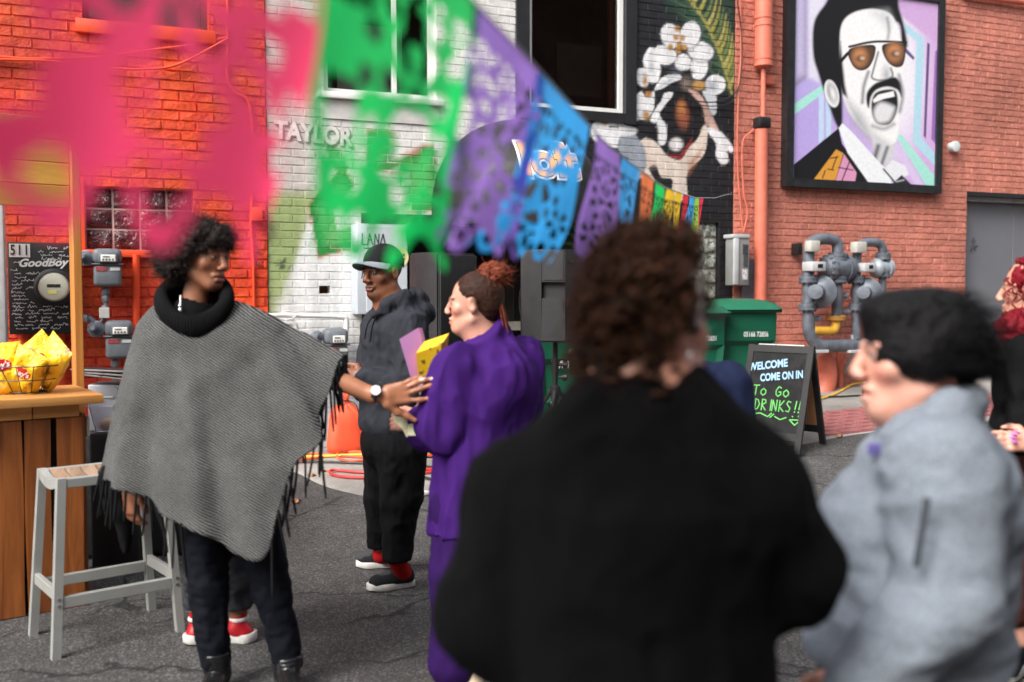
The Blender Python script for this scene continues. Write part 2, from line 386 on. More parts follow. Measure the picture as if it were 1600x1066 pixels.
def paint_portrait(u, v):
    # a made-up laughing man in tinted glasses, black and white on pastel stripes
    lav = srgb(200, 180, 224); p = Paint(u, v, lav); p.T(3.554, 1240, 0)
    g = np.clip((p.u-1230)/250, 0, 1)[:, None]; p.c = np.asarray(srgb(178, 168, 226))*(1-g)+np.asarray(srgb(214, 176, 222))*g
    mint = srgb(166, 226, 214); sky_ = srgb(176, 216, 232); dp = srgb(96, 72, 128)
    p.poly([(0, -40), (80, -40), (80, 430), (0, 490)], srgb(150, 138, 176), soft=4); p.poly([(0, -40), (60, -40), (60, 410), (0, 450)], srgb(196, 188, 222), soft=8)
    p.poly([(80, -40), (180, -40), (150, 460), (80, 430)], srgb(222, 220, 236), soft=6)
    p.poly([(0, 580), (190, 450), (190, 500), (0, 640)], mint)
    p.poly([(0, 645), (160, 530), (160, 800), (0, 920)], srgb(182, 164, 224), soft=2)
    for x in (140, 180): p.poly([(x, 520), (x+28, 500), (x+28, 770), (x, 800)], srgb(190, 214, 238))
    p.ell(570, 430, 150, 380, srgb(236, 234, 242), soft=26)
    p.poly([(560, -40), (840, -40), (840, 280), (740, 200), (600, 90)], srgb(206, 170, 218), soft=3)
    p.poly([(620, 130), (725, 215), (705, 760), (800, 870), (790, 930), (662, 790), (684, 230), (615, 175)], sky_)
    p.poly([(742, 236), (757, 246), (735, 770), (722, 755)], dp)
    p.poly([(786, 285), (822, 262), (800, 815), (764, 772)], srgb(150, 112, 180)); p.poly([(800, 300), (820, 290), (800, 800), (782, 770)], srgb(118, 84, 150))
    p.poly([(600, 240), (672, 320), (664, 334), (596, 268)], srgb(90, 84, 130))
    p.poly([(560, 740), (600, 750), (790, 985), (790, 1060), (752, 1060)], mint); p.poly([(540, 780), (575, 770), (740, 1060), (690, 1060)], srgb(214, 196, 232))
    # hair and head
    K = srgb(26, 27, 30); W = srgb(240, 240, 241); G = srgb(160, 162, 168)
    p.poly([(170, 30), (260, -60), (540, -60), (590, 60), (622, 180), (632, 260), (600, 240), (560, 120), (300, 240), (270, 700), (240, 700), (190, 570), (140, 420), (108, 300), (112, 130)], K, soft=3, smooth=True)
    p.poly([(270, 130), (330, 72), (440, 50), (540, 80), (585, 180), (608, 300), (606, 480), (585, 640), (575, 770), (530, 812), (470, 796), (400, 740), (330, 660), (280, 560), (262, 420), (256, 240)], W, soft=2, smooth=True)
    p.poly([(260, 230), (285, 470), (300, 545), (270, 520), (240, 420)], K, soft=3)
    p.ell(212, 520, 38, 78, W, rot=-14); p.ell(214, 516, 25, 56, srgb(120, 122, 128), rot=-14, soft=4); p.ell(218, 520, 14, 40, W, rot=-14, soft=4)
    p.poly([(440, 70), (520, 60), (545, 120), (525, 160), (500, 130)], srgb(190, 192, 198), soft=12, a=0.7)
    p.stroke([(520, 100), (530, 160), (524, 215)], 9, srgb(90, 92, 98), soft=4, a=0.8)
    p.poly([(300, 560), (380, 640), (430, 740), (520, 800), (440, 790), (340, 690)], G, soft=12, a=0.9)
    # glasses
    p.stroke([(258, 345), (300, 298)], 18, K); p.stroke([(310, 260), (450, 232), (625, 236)], 13, K)
    for (pts, lit) in (([(308, 275), (440, 250), (452, 300), (420, 372), (370, 392), (325, 360)], (368, 326)), ([(496, 250), (612, 244), (622, 290), (606, 362), (560, 372), (512, 330)], (560, 300))):
        p.poly(pts, K, smooth=True); q = np.array(pts, float); ce = q.mean(0); p.poly(ce+(q-ce)*0.86, srgb(92, 66, 50), smooth=True, soft=3)
        p.ell(lit[0], lit[1]-10, 36, 44, srgb(206, 142, 96), soft=8); p.ell(lit[0]+6, lit[1], 26, 18, srgb(70, 52, 44), soft=4); p.ell(lit[0]+14, lit[1]-2, 12, 9, srgb(220, 190, 160), soft=3)
    # nose, moustache, laughing mouth
    p.stroke([(470, 290), (440, 400), (436, 432), (470, 446), (520, 440), (550, 420), (540, 380)], 8, K, soft=2); p.ell(515, 415, 15, 30, G, soft=9)
    p.stroke([(415, 400), (390, 480), (382, 570)], 11, srgb(70, 72, 78), soft=4)
    p.poly([(405, 570), (408, 515), (450, 466), (520, 440), (566, 430), (596, 470), (600, 540), (576, 500), (520, 482), (460, 500), (430, 540), (418, 600)], K, soft=2, smooth=True)
    p.poly([(432, 580), (452, 520), (510, 498), (565, 505), (580, 570), (566, 640), (530, 690), (470, 690), (440, 650)], K, soft=2, smooth=True)
    p.poly([(440, 556), (470, 526), (555, 506), (562, 536), (500, 550), (446, 572)], W); p.poly([(445, 620), (480, 570), (548, 586), (560, 610), (530, 672), (466, 680)], srgb(222, 222, 226), soft=5, smooth=True)
    p.stroke([(440, 700), (500, 716), (556, 690)], 10, srgb(120, 122, 128), soft=6); p.stroke([(585, 420), (606, 520), (590, 620)], 10, srgb(90, 92, 98), soft=5)
    p.poly([(430, 745), (520, 806), (560, 800), (550, 890), (500, 930), (450, 880)], srgb(206, 208, 212), soft=3); p.stroke([(470, 812), (450, 880)], 18, K, soft=5); p.stroke([(520, 820), (490, 910)], 12, K, soft=4)
    # jacket and shirt
    p.poly([(0, 915), (250, 712), (270, 800), (420, 1010), (440, 1080), (0, 1080)], K)
    p.poly([(110, 1000), (236, 830), (276, 852), (210, 1080), (90, 1060)], srgb(214, 152, 62)); p.poly([(210, 1080), (280, 856), (350, 960), (330, 1080)], srgb(214, 150, 186))
    for st in ([(205, 880), (246, 872)], [(190, 940), (222, 945)], [(160, 990), (176, 948)], [(240, 872), (214, 940)], [(270, 1000), (310, 900)], [(250, 930), (330, 946)]): p.stroke(st, 6, K, smooth=False)
    p.poly([(250, 712), (272, 684), (330, 740), (420, 840), (530, 960), (560, 1080), (420, 1020), (300, 850)], srgb(234, 238, 242))
    p.poly([(500, 940), (550, 888), (620, 920), (640, 970), (560, 1010)], srgb(228, 230, 236)); p.stroke([(500, 940), (560, 1010)], 9, K); p.poly([(540, 1030), (600, 972), (670, 1040), (670, 1080), (520, 1080)], srgb(44, 45, 50)); p.stroke([(570, 1010), (612, 1000)], 8, srgb(170, 172, 176))
    return p.c
# ------------------------------------------------------------------ brickwork
def rsub(rects, o):
    out = []
    for (a, b, c, d) in rects:
        A, B, C, D_ = o
        if B <= a or A >= b or D_ <= c or C >= d: out.append((a, b, c, d)); continue
        if A > a: out.append((a, A, c, d))
        if B < b: out.append((B, b, c, d))
        l, r = max(a, A), min(b, B)
        if C > c: out.append((l, r, c, C))
        if D_ < d: out.append((l, r, D_, d))
    return out
def brick_geo(a, b, c, d, Y, rough, dens, dep=0.012):
    nx = 3 if not dens else max(3, int((b-a)/dens)+1); nz = 2 if not dens else max(2, int((d-c)/dens)+1)
    ch = 0.0035
    xs = np.concatenate([[a], np.linspace(a+ch, b-ch, nx), [b]]); zs = np.concatenate([[c], np.linspace(c+ch, d-ch, nz), [d]])
    Xg, Zg = np.meshgrid(xs, zs); Yg = np.full_like(Xg, Y)
    Yg += (rng.random()-0.5)*0.004+(Xg-(a+b)/2)*(rng.random()-0.5)*0.012+(Zg-(c+d)/2)*(rng.random()-0.5)*0.025
    Yg[1:-1, 1:-1] += (rng.random((nz, nx))-0.5)*rough*(1 if not dens else 0.3)
    Yg[0, :] = Yg[-1, :] = Y+dep; Yg[:, 0] = Yg[:, -1] = Y+dep
    V = np.stack([Xg.ravel(), Yg.ravel(), Zg.ravel()], 1); W_ = nx+2
    i, j = np.meshgrid(np.arange(nx+1), np.arange(nz+1)); k = (j*W_+i).ravel()
    return V, np.stack([k, k+1, k+1+W_, k+W_], 1)
def brick_front(root, X0, X1, Z1f, openings, course, blen, joint, paint, mat, rough, dense, Y, backdepth=1.4, top=6.0, pick=None, dep=0.012):
    """bricks laid course by course round the openings; the 300 that show largest are objects of their own"""
    pieces = []; z = -0.1; row = 0
    while z < 5.6:
        x = X0-(blen/2 if row % 2 else 0)
        while x < X1:
            L = blen*(1+0.04*(rng.random()-0.5)); jz = (rng.random()-0.5)*0.003
            rs = [(max(x+joint/2, X0), min(x+L-joint/2, X1), z+joint/2+jz, z+course-joint/2+jz)]
            if z < Z1f(x):
                for o in openings: rs = rsub(rs, o)
                pieces += [r for r in rs if r[1]-r[0] > 0.018 and r[3]-r[2] > 0.015 and r[3] > gz(r[0], YW)-0.02]
            x += L
        z += course; row += 1
    def vis(r):
        u, v = project(np.array([(r[0]+r[1])/2]), np.array([Y]), np.array([(r[2]+r[3])/2])); u, v = u[0], v[0]
        ok = 0 < u < 1600 and 0 < v < 1066
        if pick: ok = ok and pick(u, v)
        return (0 if ok else 1, -(r[1]-r[0]) > -0.1, u)
    pieces.sort(key=vis)
    geo = [brick_geo(*r, Y, rough, dense((r[0]+r[1])/2, (r[2]+r[3])/2), dep) for r in pieces]
    V = np.concatenate([g[0] for g in geo]); C_ = paint(V[:, 0], V[:, 2]); n = 0; F0 = []
    for i, (v_, f_) in enumerate(geo):
        if i < 290: mesh_obj('brick', v_, f_, mat, root, col=C_[n:n+len(v_)]); off = n+len(v_)
        else: F0.append(f_+n-off)
        n += len(v_)
    tag(mesh_obj('brickwork', V[off:], np.concatenate(F0), mat, root, col=C_[off:]), kind='stuff')
    # mortar bed behind the bricks, reveals, and the building's bulk
    bV, bF, n = [], [], 0
    rs = [(X0, X1, -0.3, top)]
    for o in openings: rs = rsub(rs, o)
    for (a, b, c, d) in rs:
        st = 0.03 if dense((a+b)/2, (c+d)/2) else 0.12
        nx = max(2, int((b-a)/st)+1); nz = max(2, int((d-c)/st)+1)
        Xg, Zg = np.meshgrid(np.linspace(a, b, nx), np.linspace(c, d, nz))
        bV.append(np.stack([Xg.ravel(), np.full(Xg.size, Y+dep*0.75), Zg.ravel()], 1)); i, j = np.meshgrid(np.arange(nx-1), np.arange(nz-1)); k = (j*nx+i).ravel()
        bF.append(np.stack([k, k+1, k+1+nx, k+nx], 1)+n); n += nx*nz
    for (a, b, c, d) in openings:
        for q in (((a, c), (a, d)), ((b, d), (b, c)), ((a, d), (b, d)), ((b, c), (a, c))):
            (xa, za), (xb, zb) = q
            bV.append(np.array([(xa, Y+0.009, za), (xb, Y+0.009, zb), (xb, Y+0.35, zb), (xa, Y+0.35, za)])); bF.append(np.array([[0, 1, 2, 3]])+n); n += 4
    V = np.concatenate(bV); F = np.concatenate(bF)
    mesh_obj('mortar_bed', V, F, mat, root, col=paint(V[:, 0], V[:, 2]))
    b = MB(); b.box(X0, X1, Y+backdepth, Y+7, -0.3, top); b.box(X0, X0+0.05, Y+0.02, Y+backdepth, -0.3, top); b.box(X1-0.05, X1, Y+0.02, Y+backdepth, -0.3, top); b.box(X0+0.05, X1-0.05, Y+0.02, Y+backdepth, top-0.1, top)
    b.build('wall', pm('inner_wall', (0.03, 0.028, 0.026), 0.8), root)
    cpg = MB(); cpg.rbox(X0, X1, Y-0.05, Y+0.3, top, top+0.12, 0.01); cpg.build('coping', pm('coping', (0.3, 0.29, 0.27), 0.8), root)
def wallpaint(name, bump=0.35, rough=0.5, dirt=0.35, bs=90):
    t = NT(name, rough=rough); at = t.n('Attribute', attribute_name='Col'); P = t.n('NewGeometry').outputs['Position']
    oi = t.n('ObjectInfo').outputs['Random']
    big = t.ramp(t.noise(1.3, 6, vec=P), [(0.3, 1-dirt*0.8), (0.65, 1.0)]); sm = t.ramp(t.noise(34, 5, 0.65, vec=P), [(0.32, 1-dirt), (0.55, 1.0), (0.8, 1.05)])
    c = t.mix(1.0, at.outputs['Color'], big, 'MULTIPLY'); c = t.mix(1.0, c, sm, 'MULTIPLY')
    # vertical grime streaks
    mp = t.n('Mapping'); mp.inputs['Scale'].default_value = (9, 9, 0.7); t.l(P, mp.inputs['Vector'])
    st = t.ramp(t.noise(1.0, 5, 0.6, vec=mp.outputs[0]), [(0.35, 0.78), (0.6, 1.0)]); c = t.mix(0.7, c, st, 'MULTIPLY')
    t.base(c); h = t.math('ADD', t.noise(bs, 6, 0.7, vec=P), t.math('MULTIPLY', t.noise(18, 3, vec=P), 1.2)); t.bump(h, bump, 0.012)
    t.l(t.ramp(t.noise(20, 4, vec=P), [(0.3, rough-0.12), (0.7, rough+0.15)]), t.b.inputs['Roughness']); return t.m
XB0, XB1 = wp(417, 300).x, wp(1146, 300).x
XL, XR = -2.2, 12.5
bo = empty('brick_building', (0.0, YW, 0.1), 'orange painted brick building with glass block window and electric meters', 'building')
bw = empty('brick_building', ((XB0+XB1)/2, YW, 0.2), 'white and black painted brick building with domed awning and flower mural', 'building')
br = empty('brick_building', (8.5, YW, 0.4), 'salmon red brick building with grey double door and framed portrait', 'building')
M_or = wallpaint('orange_brick_paint', 0.6, 0.5, 0.42, 60); M_wh = wallpaint('white_black_brick_paint', 0.25, 0.5, 0.16); M_rd = wallpaint('salmon_brick_paint', 0.6, 0.65, 0.34, 70)
# openings
O_win1 = wrect(128, -70, 325, 40, YW); O_gb1 = wrect(133, 295, 302, 391)
O_win2 = wrect(505, -90, 682, 150); O_win3 = wrect(826, -90, 976, 172); a, b, c, d = wrect(566, 338, 872, 700); O_door = (a, b, -0.2, d)
O_gb2 = wrect(1043, 347, 1123, 470); a, b, c, d = wrect(1508, 303, 1655, 600); O_gdoor = (a, b, -0.2, d)
a, b, c, d = wrect(499, 447, 516, 459); O_hole = (a, b, c, d)
def paint_o(X, Z):
    P = np.stack([X, np.zeros_like(X), Z], 1); n1 = vnoise(P, 3.1, 5)[:, None]; n2 = vnoise(np.round(P/np.array([0.2, 1, 0.068])), 1.0, 9)[:, None]
    return np.clip(np.asarray(srgb(243, 76, 27))*(1+0.12*n1+0.14*n2)+np.array([0, 0.025, 0])*n2, 0, 1)
def paint_r(X, Z):
    P = np.stack([X, np.zeros_like(X), Z], 1); n1 = vnoise(P, 1.7, 6)[:, None]; n2 = vnoise(np.round(P/np.array([0.2, 1, 0.068])), 1.0, 3)[:, None]
    c = np.asarray(srgb(216, 137, 118))*(1+0.10*n1+0.09*n2)
    u, v = project(X, np.full_like(X, YW), Z); low = sstep((v-520)/120)[:, None]
    return np.clip(c*(1-0.0*low), 0, 1)
def zt(x): return 3.9+max(0, x+0.6)*0.14
brick_front(bo, XL, XB0-0.004, zt, [O_win1, O_gb1], 0.0775, 0.26, 0.010, paint_o, M_or, 0.006, lambda x, z: 0, YW-0.02)
def dn(x, z):
    u, v = project(np.array([x]), np.array([YW]), np.array([z])); u, v = u[0], v[0]
    return 0.013 if (u > 865 and v < 520) else (0.022 if u < 600 and v < 440 else (0.02 if 690 < u else 0))
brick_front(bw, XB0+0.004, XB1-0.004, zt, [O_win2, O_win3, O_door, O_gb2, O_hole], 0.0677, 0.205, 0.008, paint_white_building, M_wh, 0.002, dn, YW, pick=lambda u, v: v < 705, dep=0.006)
brick_front(br, XB1+0.004, XR, zt, [O_gdoor], 0.0677, 0.205, 0.010, paint_r, M_rd, 0.005, lambda x, z: 0, YW, pick=lambda u, v: v < 640 and not (1227 < u < 1480 and v < 303), dep=0.009)
# ------------------------------------------------------------------ ground
t = NT('asphalt', rough=0.85); P = t.coord('Object')
agg = t.ramp(t.n('TexVoronoi', Scale=150).outputs['Color'], [(0.0, 0.0), (1.0, 1.0)])
vor = t.n('TexVoronoi', Scale=150); t.l(P, vor.inputs['Vector']); agg = t.ramp(vor.outputs['Color'], [(0.25, 0.034), (0.62, 0.062), (0.85, 0.17)])
big = t.ramp(t.noise(0.7, 6, vec=P), [(0.3, 0.7), (0.7, 1.15)]); mid = t.ramp(t.noise(7, 5, vec=P), [(0.3, 0.78), (0.7, 1.1)])
c = t.mix(1, t.mix(1, agg, big, 'MULTIPLY'), mid, 'MULTIPLY'); c = t.mix(1, c, (1.0, 0.985, 0.97), 'MULTIPLY')
dv = t.n('VectorMath', operation='ADD'); nz = t.n('TexNoise', Scale=3.0, Detail=5); t.l(P, nz.inputs['Vector'])
sc_ = t.n('VectorMath', operation='SCALE'); sc_.inputs['Scale'].default_value = 0.45; t.l(nz.outputs['Color'], sc_.inputs[0]); t.l(P, dv.inputs[0]); t.l(sc_.outputs[0], dv.inputs[1])
ed = t.n('TexVoronoi', Scale=0.95, feature='DISTANCE_TO_EDGE'); t.l(dv.outputs[0], ed.inputs['Vector'])
crk = t.ramp(ed.outputs['Distance'], [(0.0, 0.0), (0.007, 0.15), (0.013, 1.0)]); msk = t.ramp(t.noise(0.9, 3, vec=P), [(0.40, 0.0), (0.48, 1.0)])
crk = t.mix(msk, (1, 1, 1), crk)
c = t.mix(1, c, t.mix(0.75, (1, 1, 1), crk), 'MULTIPLY'); t.base(c)
hh = t.math('ADD', t.math('MULTIPLY', vor.outputs['Distance'], 0.5), t.math('MULTIPLY', t.math('SUBTRACT', crk, 1.0), 1.5)); t.bump(hh, 0.6, 0.006)
M_asph = t.m
def grid_obj(name, xs, ys, mat, dz=0.0, smooth=180):
    X, Y = np.meshgrid(xs, ys); Z = gz(X, Y)+dz
    n = len(xs); i, j = np.meshgrid(np.arange(n-1), np.arange(len(ys)-1)); k = (j*n+i).ravel()
    return mesh_obj(name, np.stack([X.ravel(), Y.ravel(), Z.ravel()], 1), np.stack([k, k+1, k+1+n, k+n], 1), mat, smooth=smooth)
xs = np.concatenate([[-150, -60, -20, -8], np.linspace(-4, 13, 70), [18, 30, 70, 150]]); ys = np.concatenate([[-150, -60, -20, -6], np.linspace(-2, 9.5, 60), [20, 60, 150]])
tag(grid_obj('ground', xs, ys, M_asph), kind='structure')
# concrete apron along the fronts
t = NT('concrete', rough=0.85); P = t.coord('Object')
c = t.ramp(t.noise(1.6, 7, 0.6, vec=P), [(0.28, srgb(112, 110, 106)), (0.5, srgb(146, 143, 138)), (0.75, srgb(168, 165, 160))]); c = t.mix(1, c, t.ramp(t.noise(60, 4, vec=P), [(0.3, 0.8), (0.7, 1.08)]), 'MULTIPLY'); t.base(c); t.bump(t.noise(120, 4, vec=P), 0.3, 0.004); M_conc = t.m
edge = [(-260, 640), (150, 690), (380, 718), (455, 736), (500, 757), (545, 770), (590, 777), (650, 775), (720, 768), (860, 748), (1000, 728), (1150, 708), (1250, 695), (1345, 678), (1500, 662), (1640, 650), (1800, 640)]
ep = bez([gp(*e) for e in edge], 6); NB = 14; V = []; F = []
for p in ep:
    for k in range(NB+1):
        f = k/NB; x = p.x; y = p.y+(YW+0.02-p.y)*f; V.append((x, y, float(gz(x, y))+(0.014 if k else 0.0)))
for i in range(len(ep)-1):
    for k in range(NB): q = i*(NB+1)+k; F.append((q, q+NB+1, q+NB+2, q+1))
o = mesh_obj('pavement', V, F, M_conc, smooth=180); tag(o, kind='structure'); pave = o
# red brick pavers let into the pavement by the salmon wall
M_pav = pm('paver_brick', srgb(150, 92, 92), 0.8, var=0.3, scale=3.0, bump=0.4)
pv = MB(); pv.rbox(-0.096, 0.096, -0.046, 0.046, -0.02, 0.012, 0.004, 1)
pvm = pv.build('paver', M_pav, pave); pvm.data.materials.clear(); pvm.data.materials.append(M_pav); first = True
for r in range(7):
    for k in range(13):
        x = 5.75+k*0.2+(0.1 if r % 2 else 0); y = 6.72+r*0.1
        o = pvm if first else pvm.copy()
        if not first: COL.objects.link(o)
        first = False; o.location = (x, y, float(gz(x, y))+0.012)
# kerb joint lines scored in the concrete are left to the material; a few dead leaves
M_leaf = pm('dead_leaf', srgb(170, 120, 84), 0.7, var=0.3, scale=30)
for i, (x, y, lab) in enumerate(((176+230, 787+0, 'dry leaf'), (462, 787, 0), (508, 740, 0), (487, 747, 0), (645, 776, 0), (1312, 684, 0))):
    g = gp(x, y); a = random.random()*6; mb = MB(); L = 0.045; pts = []
    for k in range(13):
        s_ = k/12*2*math.pi; r = L*(0.55+0.45*abs(math.cos(s_*2.5)))*(0.6 if k % 2 else 1); pts.append((g.x+r*math.cos(s_+a), g.y+r*math.sin(s_+a), g.z+0.02+0.012*math.sin(3*s_)))
    mb.add([(g.x, g.y, g.z+0.022)]+pts, [(0, k+1, k+2) for k in range(12)])
    # a second skin gives the leaf thickness
    mb.add([(g.x, g.y, g.z+0.019)]+[(p_[0], p_[1], p_[2]-0.002) for p_ in pts], [(0, k+2, k+1) for k in range(12)])
    tag(mb.build('dry_leaf', M_leaf, None, None), 'small curled brown leaf lying on the ground near the pavement edge', 'leaf', 'dry leaves on the ground')
# ------------------------------------------------------------------ shared materials
M_blackmetal = pm('black_metal', (0.012, 0.012, 0.013), 0.45, 0.0, bump=0.1); M_white = pm('white_paint', (0.72, 0.72, 0.70), 0.45, var=0.06); M_pipegrey = pm('pipe_grey', srgb(100, 106, 115), 0.5, 0.2, var=0.3, scale=14, bump=0.15)
M_metergrey = pm('meter_grey', srgb(102, 108, 113), 0.55, 0.1, var=0.2, scale=10); M_steel = pm('steel', (0.55, 0.55, 0.55), 0.3, 0.9, var=0.1); M_orangep = pm('orange_pipe_paint', srgb(226, 74, 34), 0.45, var=0.12); M_redp = pm('salmon_pipe_paint', srgb(206, 112, 90), 0.5, var=0.1, bump=0.1)
M_yellow = pm('yellow_paint', srgb(206, 160, 50), 0.5, var=0.15); M_dark = pm('dark_interior', (0.02, 0.018, 0.016), 0.7); M_cable = pm('black_cable', (0.015, 0.015, 0.015), 0.5)
M_lightgrey = pm('light_grey_metal', srgb(186, 188, 190), 0.5, 0.1, var=0.08); M_wood = None
def glassmat(name, tint, refl=0.0):
    t = NT(name); nt_ = t.t; nt_.nodes.remove(t.b); out = [n for n in nt_.nodes if n.type == 'OUTPUT_MATERIAL'][0]
    tr = t.n('BsdfTransparent'); tr.inputs[0].default_value = (*tint, 1); gl = t.n('BsdfGlossy'); gl.inputs['Roughness'].default_value = 0.03
    fr = t.n('Fresnel', IOR=1.5); f2 = t.math('ADD', fr.outputs[0], refl); mx = t.n('MixShader'); t.l(f2, mx.inputs[0]); t.l(tr.outputs[0], mx.inputs[1]); t.l(gl.outputs[0], mx.inputs[2]); t.l(mx.outputs[0], out.inputs[0]); return t.m
M_glass = glassmat('window_glass', (0.8, 0.8, 0.8), 0.0)
def wood(name, c0, c1, axis=2, scale=1.0, rough=0.5, coat=0.0):
    t = NT(name, rough=rough, coat=coat); P = t.coord('Object'); oi = t.n('ObjectInfo').outputs['Random']
    mp = t.n('Mapping'); s_ = [14*scale]*3; s_[axis] = 0.9*scale; mp.inputs['Scale'].default_value = s_; t.l(P, mp.inputs['Vector'])
    ad = t.n('VectorMath', operation='ADD'); t.l(mp.outputs[0], ad.inputs[0]); cb = t.n('CombineXYZ'); m_ = t.math('MULTIPLY', oi, 37.0); [t.l(m_, cb.inputs[k]) for k in range(3)]; t.l(cb.outputs[0], ad.inputs[1])
    n1 = t.noise(1.0, 8, 0.65, vec=ad.outputs[0], dist=1.2); c = t.ramp(n1, [(0.28, c0), (0.52, tuple((a+b)/2 for a, b in zip(c0, c1))), (0.72, c1)])
    vv = t.ramp(oi, [(0, 0.72), (1, 1.12)]); c = t.mix(1, c, vv, 'MULTIPLY'); t.base(c); t.bump(n1, 0.25, 0.004); return t.m
M_crate = wood('crate_wood', srgb(92, 46, 20), srgb(176, 104, 50), 2, 1.0, 0.42); M_top = wood('counter_wood', srgb(186, 124, 62), srgb(222, 164, 96), 0, 0.7, 0.4); M_post = wood('post_wood', srgb(176, 112, 48), srgb(214, 150, 76), 2, 0.7, 0.5); M_slat = wood('weathered_slat', srgb(110, 84, 66), srgb(178, 150, 126), 1, 1.3, 0.7); M_ply = wood('brown_board', srgb(138, 96, 62), srgb(168, 122, 82), 2, 0.4, 0.7)
def wbox(name, rect, Yf, Yb, mat, parent, r=0.006, seg=2):
    a, b, c, d = wrect(*rect, Yf); mb = MB(); mb.rbox(a, b, Yf, Yb, c, d, r, seg); return mb.build(name, mat, parent)
def wt(pts, Y): return [tuple(wp(x, y, Y)) for x, y in pts]
def pipe(name, pxs, Y, r, mat, parent, n=12, smoothn=5):
    p = wt(pxs, Y); mb = MB(); mb.tube(bez(p, smoothn) if smoothn else p, r, n); return mb.build(name, mat, parent, 40)
# ------------------------------------------------------------------ windows and doors (parts of the buildings)
def framed_window(root, O, Y0, fw, fmat, mull=(), tmull=(), inset=0.08, name='window', inner=None):
    a, b, c, d = O; y0 = Y0+inset
    fr = MB()
    fr.box(a, a+fw, y0, y0+0.06, c, d); fr.box(b-fw, b, y0, y0+0.06, c, d); fr.box(a+fw, b-fw, y0+0.001, y0+0.059, c, c+fw); fr.box(a+fw, b-fw, y0+0.001, y0+0.059, d-fw, d)
    for m in mull: x = a+(b-a)*m; fr.box(x-fw*0.4, x+fw*0.4, y0+0.004, y0+0.055, c+fw, d-fw)
    for m in tmull: z = c+(d-c)*m; fr.box(a+fw, b-fw, y0+0.006, y0+0.053, z-fw*0.4, z+fw*0.4)
    w_ = fr.build(name, fmat, root); g = MB(); g.box(a+fw*0.5, b-fw*0.5, y0+0.03, y0+0.036, c+fw*0.5, d-fw*0.5); g.build('pane', M_glass, w_); return w_
w1 = framed_window(bo, O_win1, YW, 0.05, pm('dark_frame', (0.05, 0.02, 0.02), 0.5), (0.45,))
s_ = MB(); s_.rbox(O_win1[0]-0.05, O_win1[1]+0.05, YW-0.07, YW+0.05, O_win1[2]-0.11, O_win1[2]-0.005, 0.008); s_.build('sill', M_orangep, bo)
w2 = framed_window(bw, O_win2, YW, 0.05, M_white, (0.64,)); a, b, c, d = O_win2
s_ = MB(); s_.rbox(a-0.06, b+0.05, YW-0.06, YW+0.05, c-0.055, c-0.003, 0.006); s_.build('sill', M_white, bw)
s_ = MB(); s_.box(a-0.02, b+0.02, YW-0.014, YW+0.02, c-0.22, c-0.06); s_.build('lintel_band', pm('grey_stone_paint', srgb(196, 194, 190), 0.7, bump=0.3), bw)
s_ = MB(); x0, x1, z0, z1 = wrect(527, 40, 628, 142, YW+0.2); s_.box(x0, x1, YW+0.2, YW+0.22, z0, z1); s_.build('board', pm('grey_board', srgb(176, 178, 178), 0.6), w2)
# black framed window with a thin white inner frame
a, b, c, d = O_win3; fr = MB(); fb = 0.13
fr.box(a-fb, a-0.002, YW-0.03, YW+0.1, c-0.1, d); fr.box(b+0.002, b+fb*0.9, YW-0.03, YW+0.1, c-0.1, d); fr.box(a-0.002, b+0.002, YW-0.026, YW+0.1, c-0.09, c-0.002); fr.build('window_surround', pm('black_trim', (0.018, 0.019, 0.022), 0.4), bw)
w3 = framed_window(bw, O_win3, YW, 0.045, M_white, inset=0.03)
x0, x1, z0, z1 = wrect(951, -60, 966, 166, YW+0.25); s_ = MB(); s_.box(x0, x1, YW+0.22, YW+0.27, z0, z1); s_.build('inner_jamb', pm('brown_jamb', srgb(150, 82, 50), 0.6), w3)
x0, x1, z0, z1 = wrect(870, 70, 940, 150, YW+0.5); s_ = MB(); s_.box(x0, x1, YW+0.5, YW+0.54, z0, z1); s_.build('inner_panel', pm('dark_panel', srgb(64, 54, 50), 0.6), w3)
# glass block windows
def blocks(root, O, nx, nz, mat, fmat, Y0=YW):
    a, b, c, d = O; fr = MB(); fr.box(a, b, Y0+0.055, Y0+0.12, c, d); g = fr.build('glass_block_window', fmat, root); dx, dz = (b-a)/nx, (d-c)/nz
    for i in range(nx):
        for j in range(nz):
            x0, x1, z0, z1 = a+i*dx+0.008, a+(i+1)*dx-0.008, c+j*dz+0.008, c+(j+1)*dz-0.008; m = MB(); N = 9; V = []; ph = random.random()*6
            for q in range(N):
                for p_ in range(N):
                    s0, t0 = p_/(N-1), q/(N-1); e = min(s0, 1-s0, t0, 1-t0); y = Y0+0.05-0.02*min(1, e*9)
                    if e > 0.12: y += 0.012*math.sin(5*s0+3*t0*math.sin(ph)+ph)*math.sin(4*t0+ph*2)
                    V.append((x0+(x1-x0)*s0, y, z0+(z1-z0)*t0))
            m.add(V, [(q*N+p_, q*N+p_+1, (q+1)*N+p_+1, (q+1)*N+p_) for q in range(N-1) for p_ in range(N-1)]); mesh_obj('glass_block', m.v, m.f, mat, g, smooth=60)
def blockglass(name, c0, c1):
    t = NT(name, rough=0.08, spec=0.8); t.base(t.ramp(t.noise(9, 3, vec=t.n('NewGeometry').outputs['Position'], dist=3.0), [(0.35, c0), (0.6, c1)])); t.bump(t.noise(22, 2, vec=t.n('NewGeometry').outputs['Position'], dist=2.0), 0.8, 0.02); return t.m
blocks(bo, O_gb1, 4, 3, blockglass('maroon_glass_block', srgb(40, 16, 20), srgb(96, 40, 48)), pm('pinkish_mortar', srgb(222, 186, 178), 0.6), YW)
blocks(bw, O_gb2, 4, 5, blockglass('clear_glass_block', srgb(70, 74, 68), srgb(176, 180, 170)), pm('pale_mortar', srgb(196, 196, 182), 0.6))
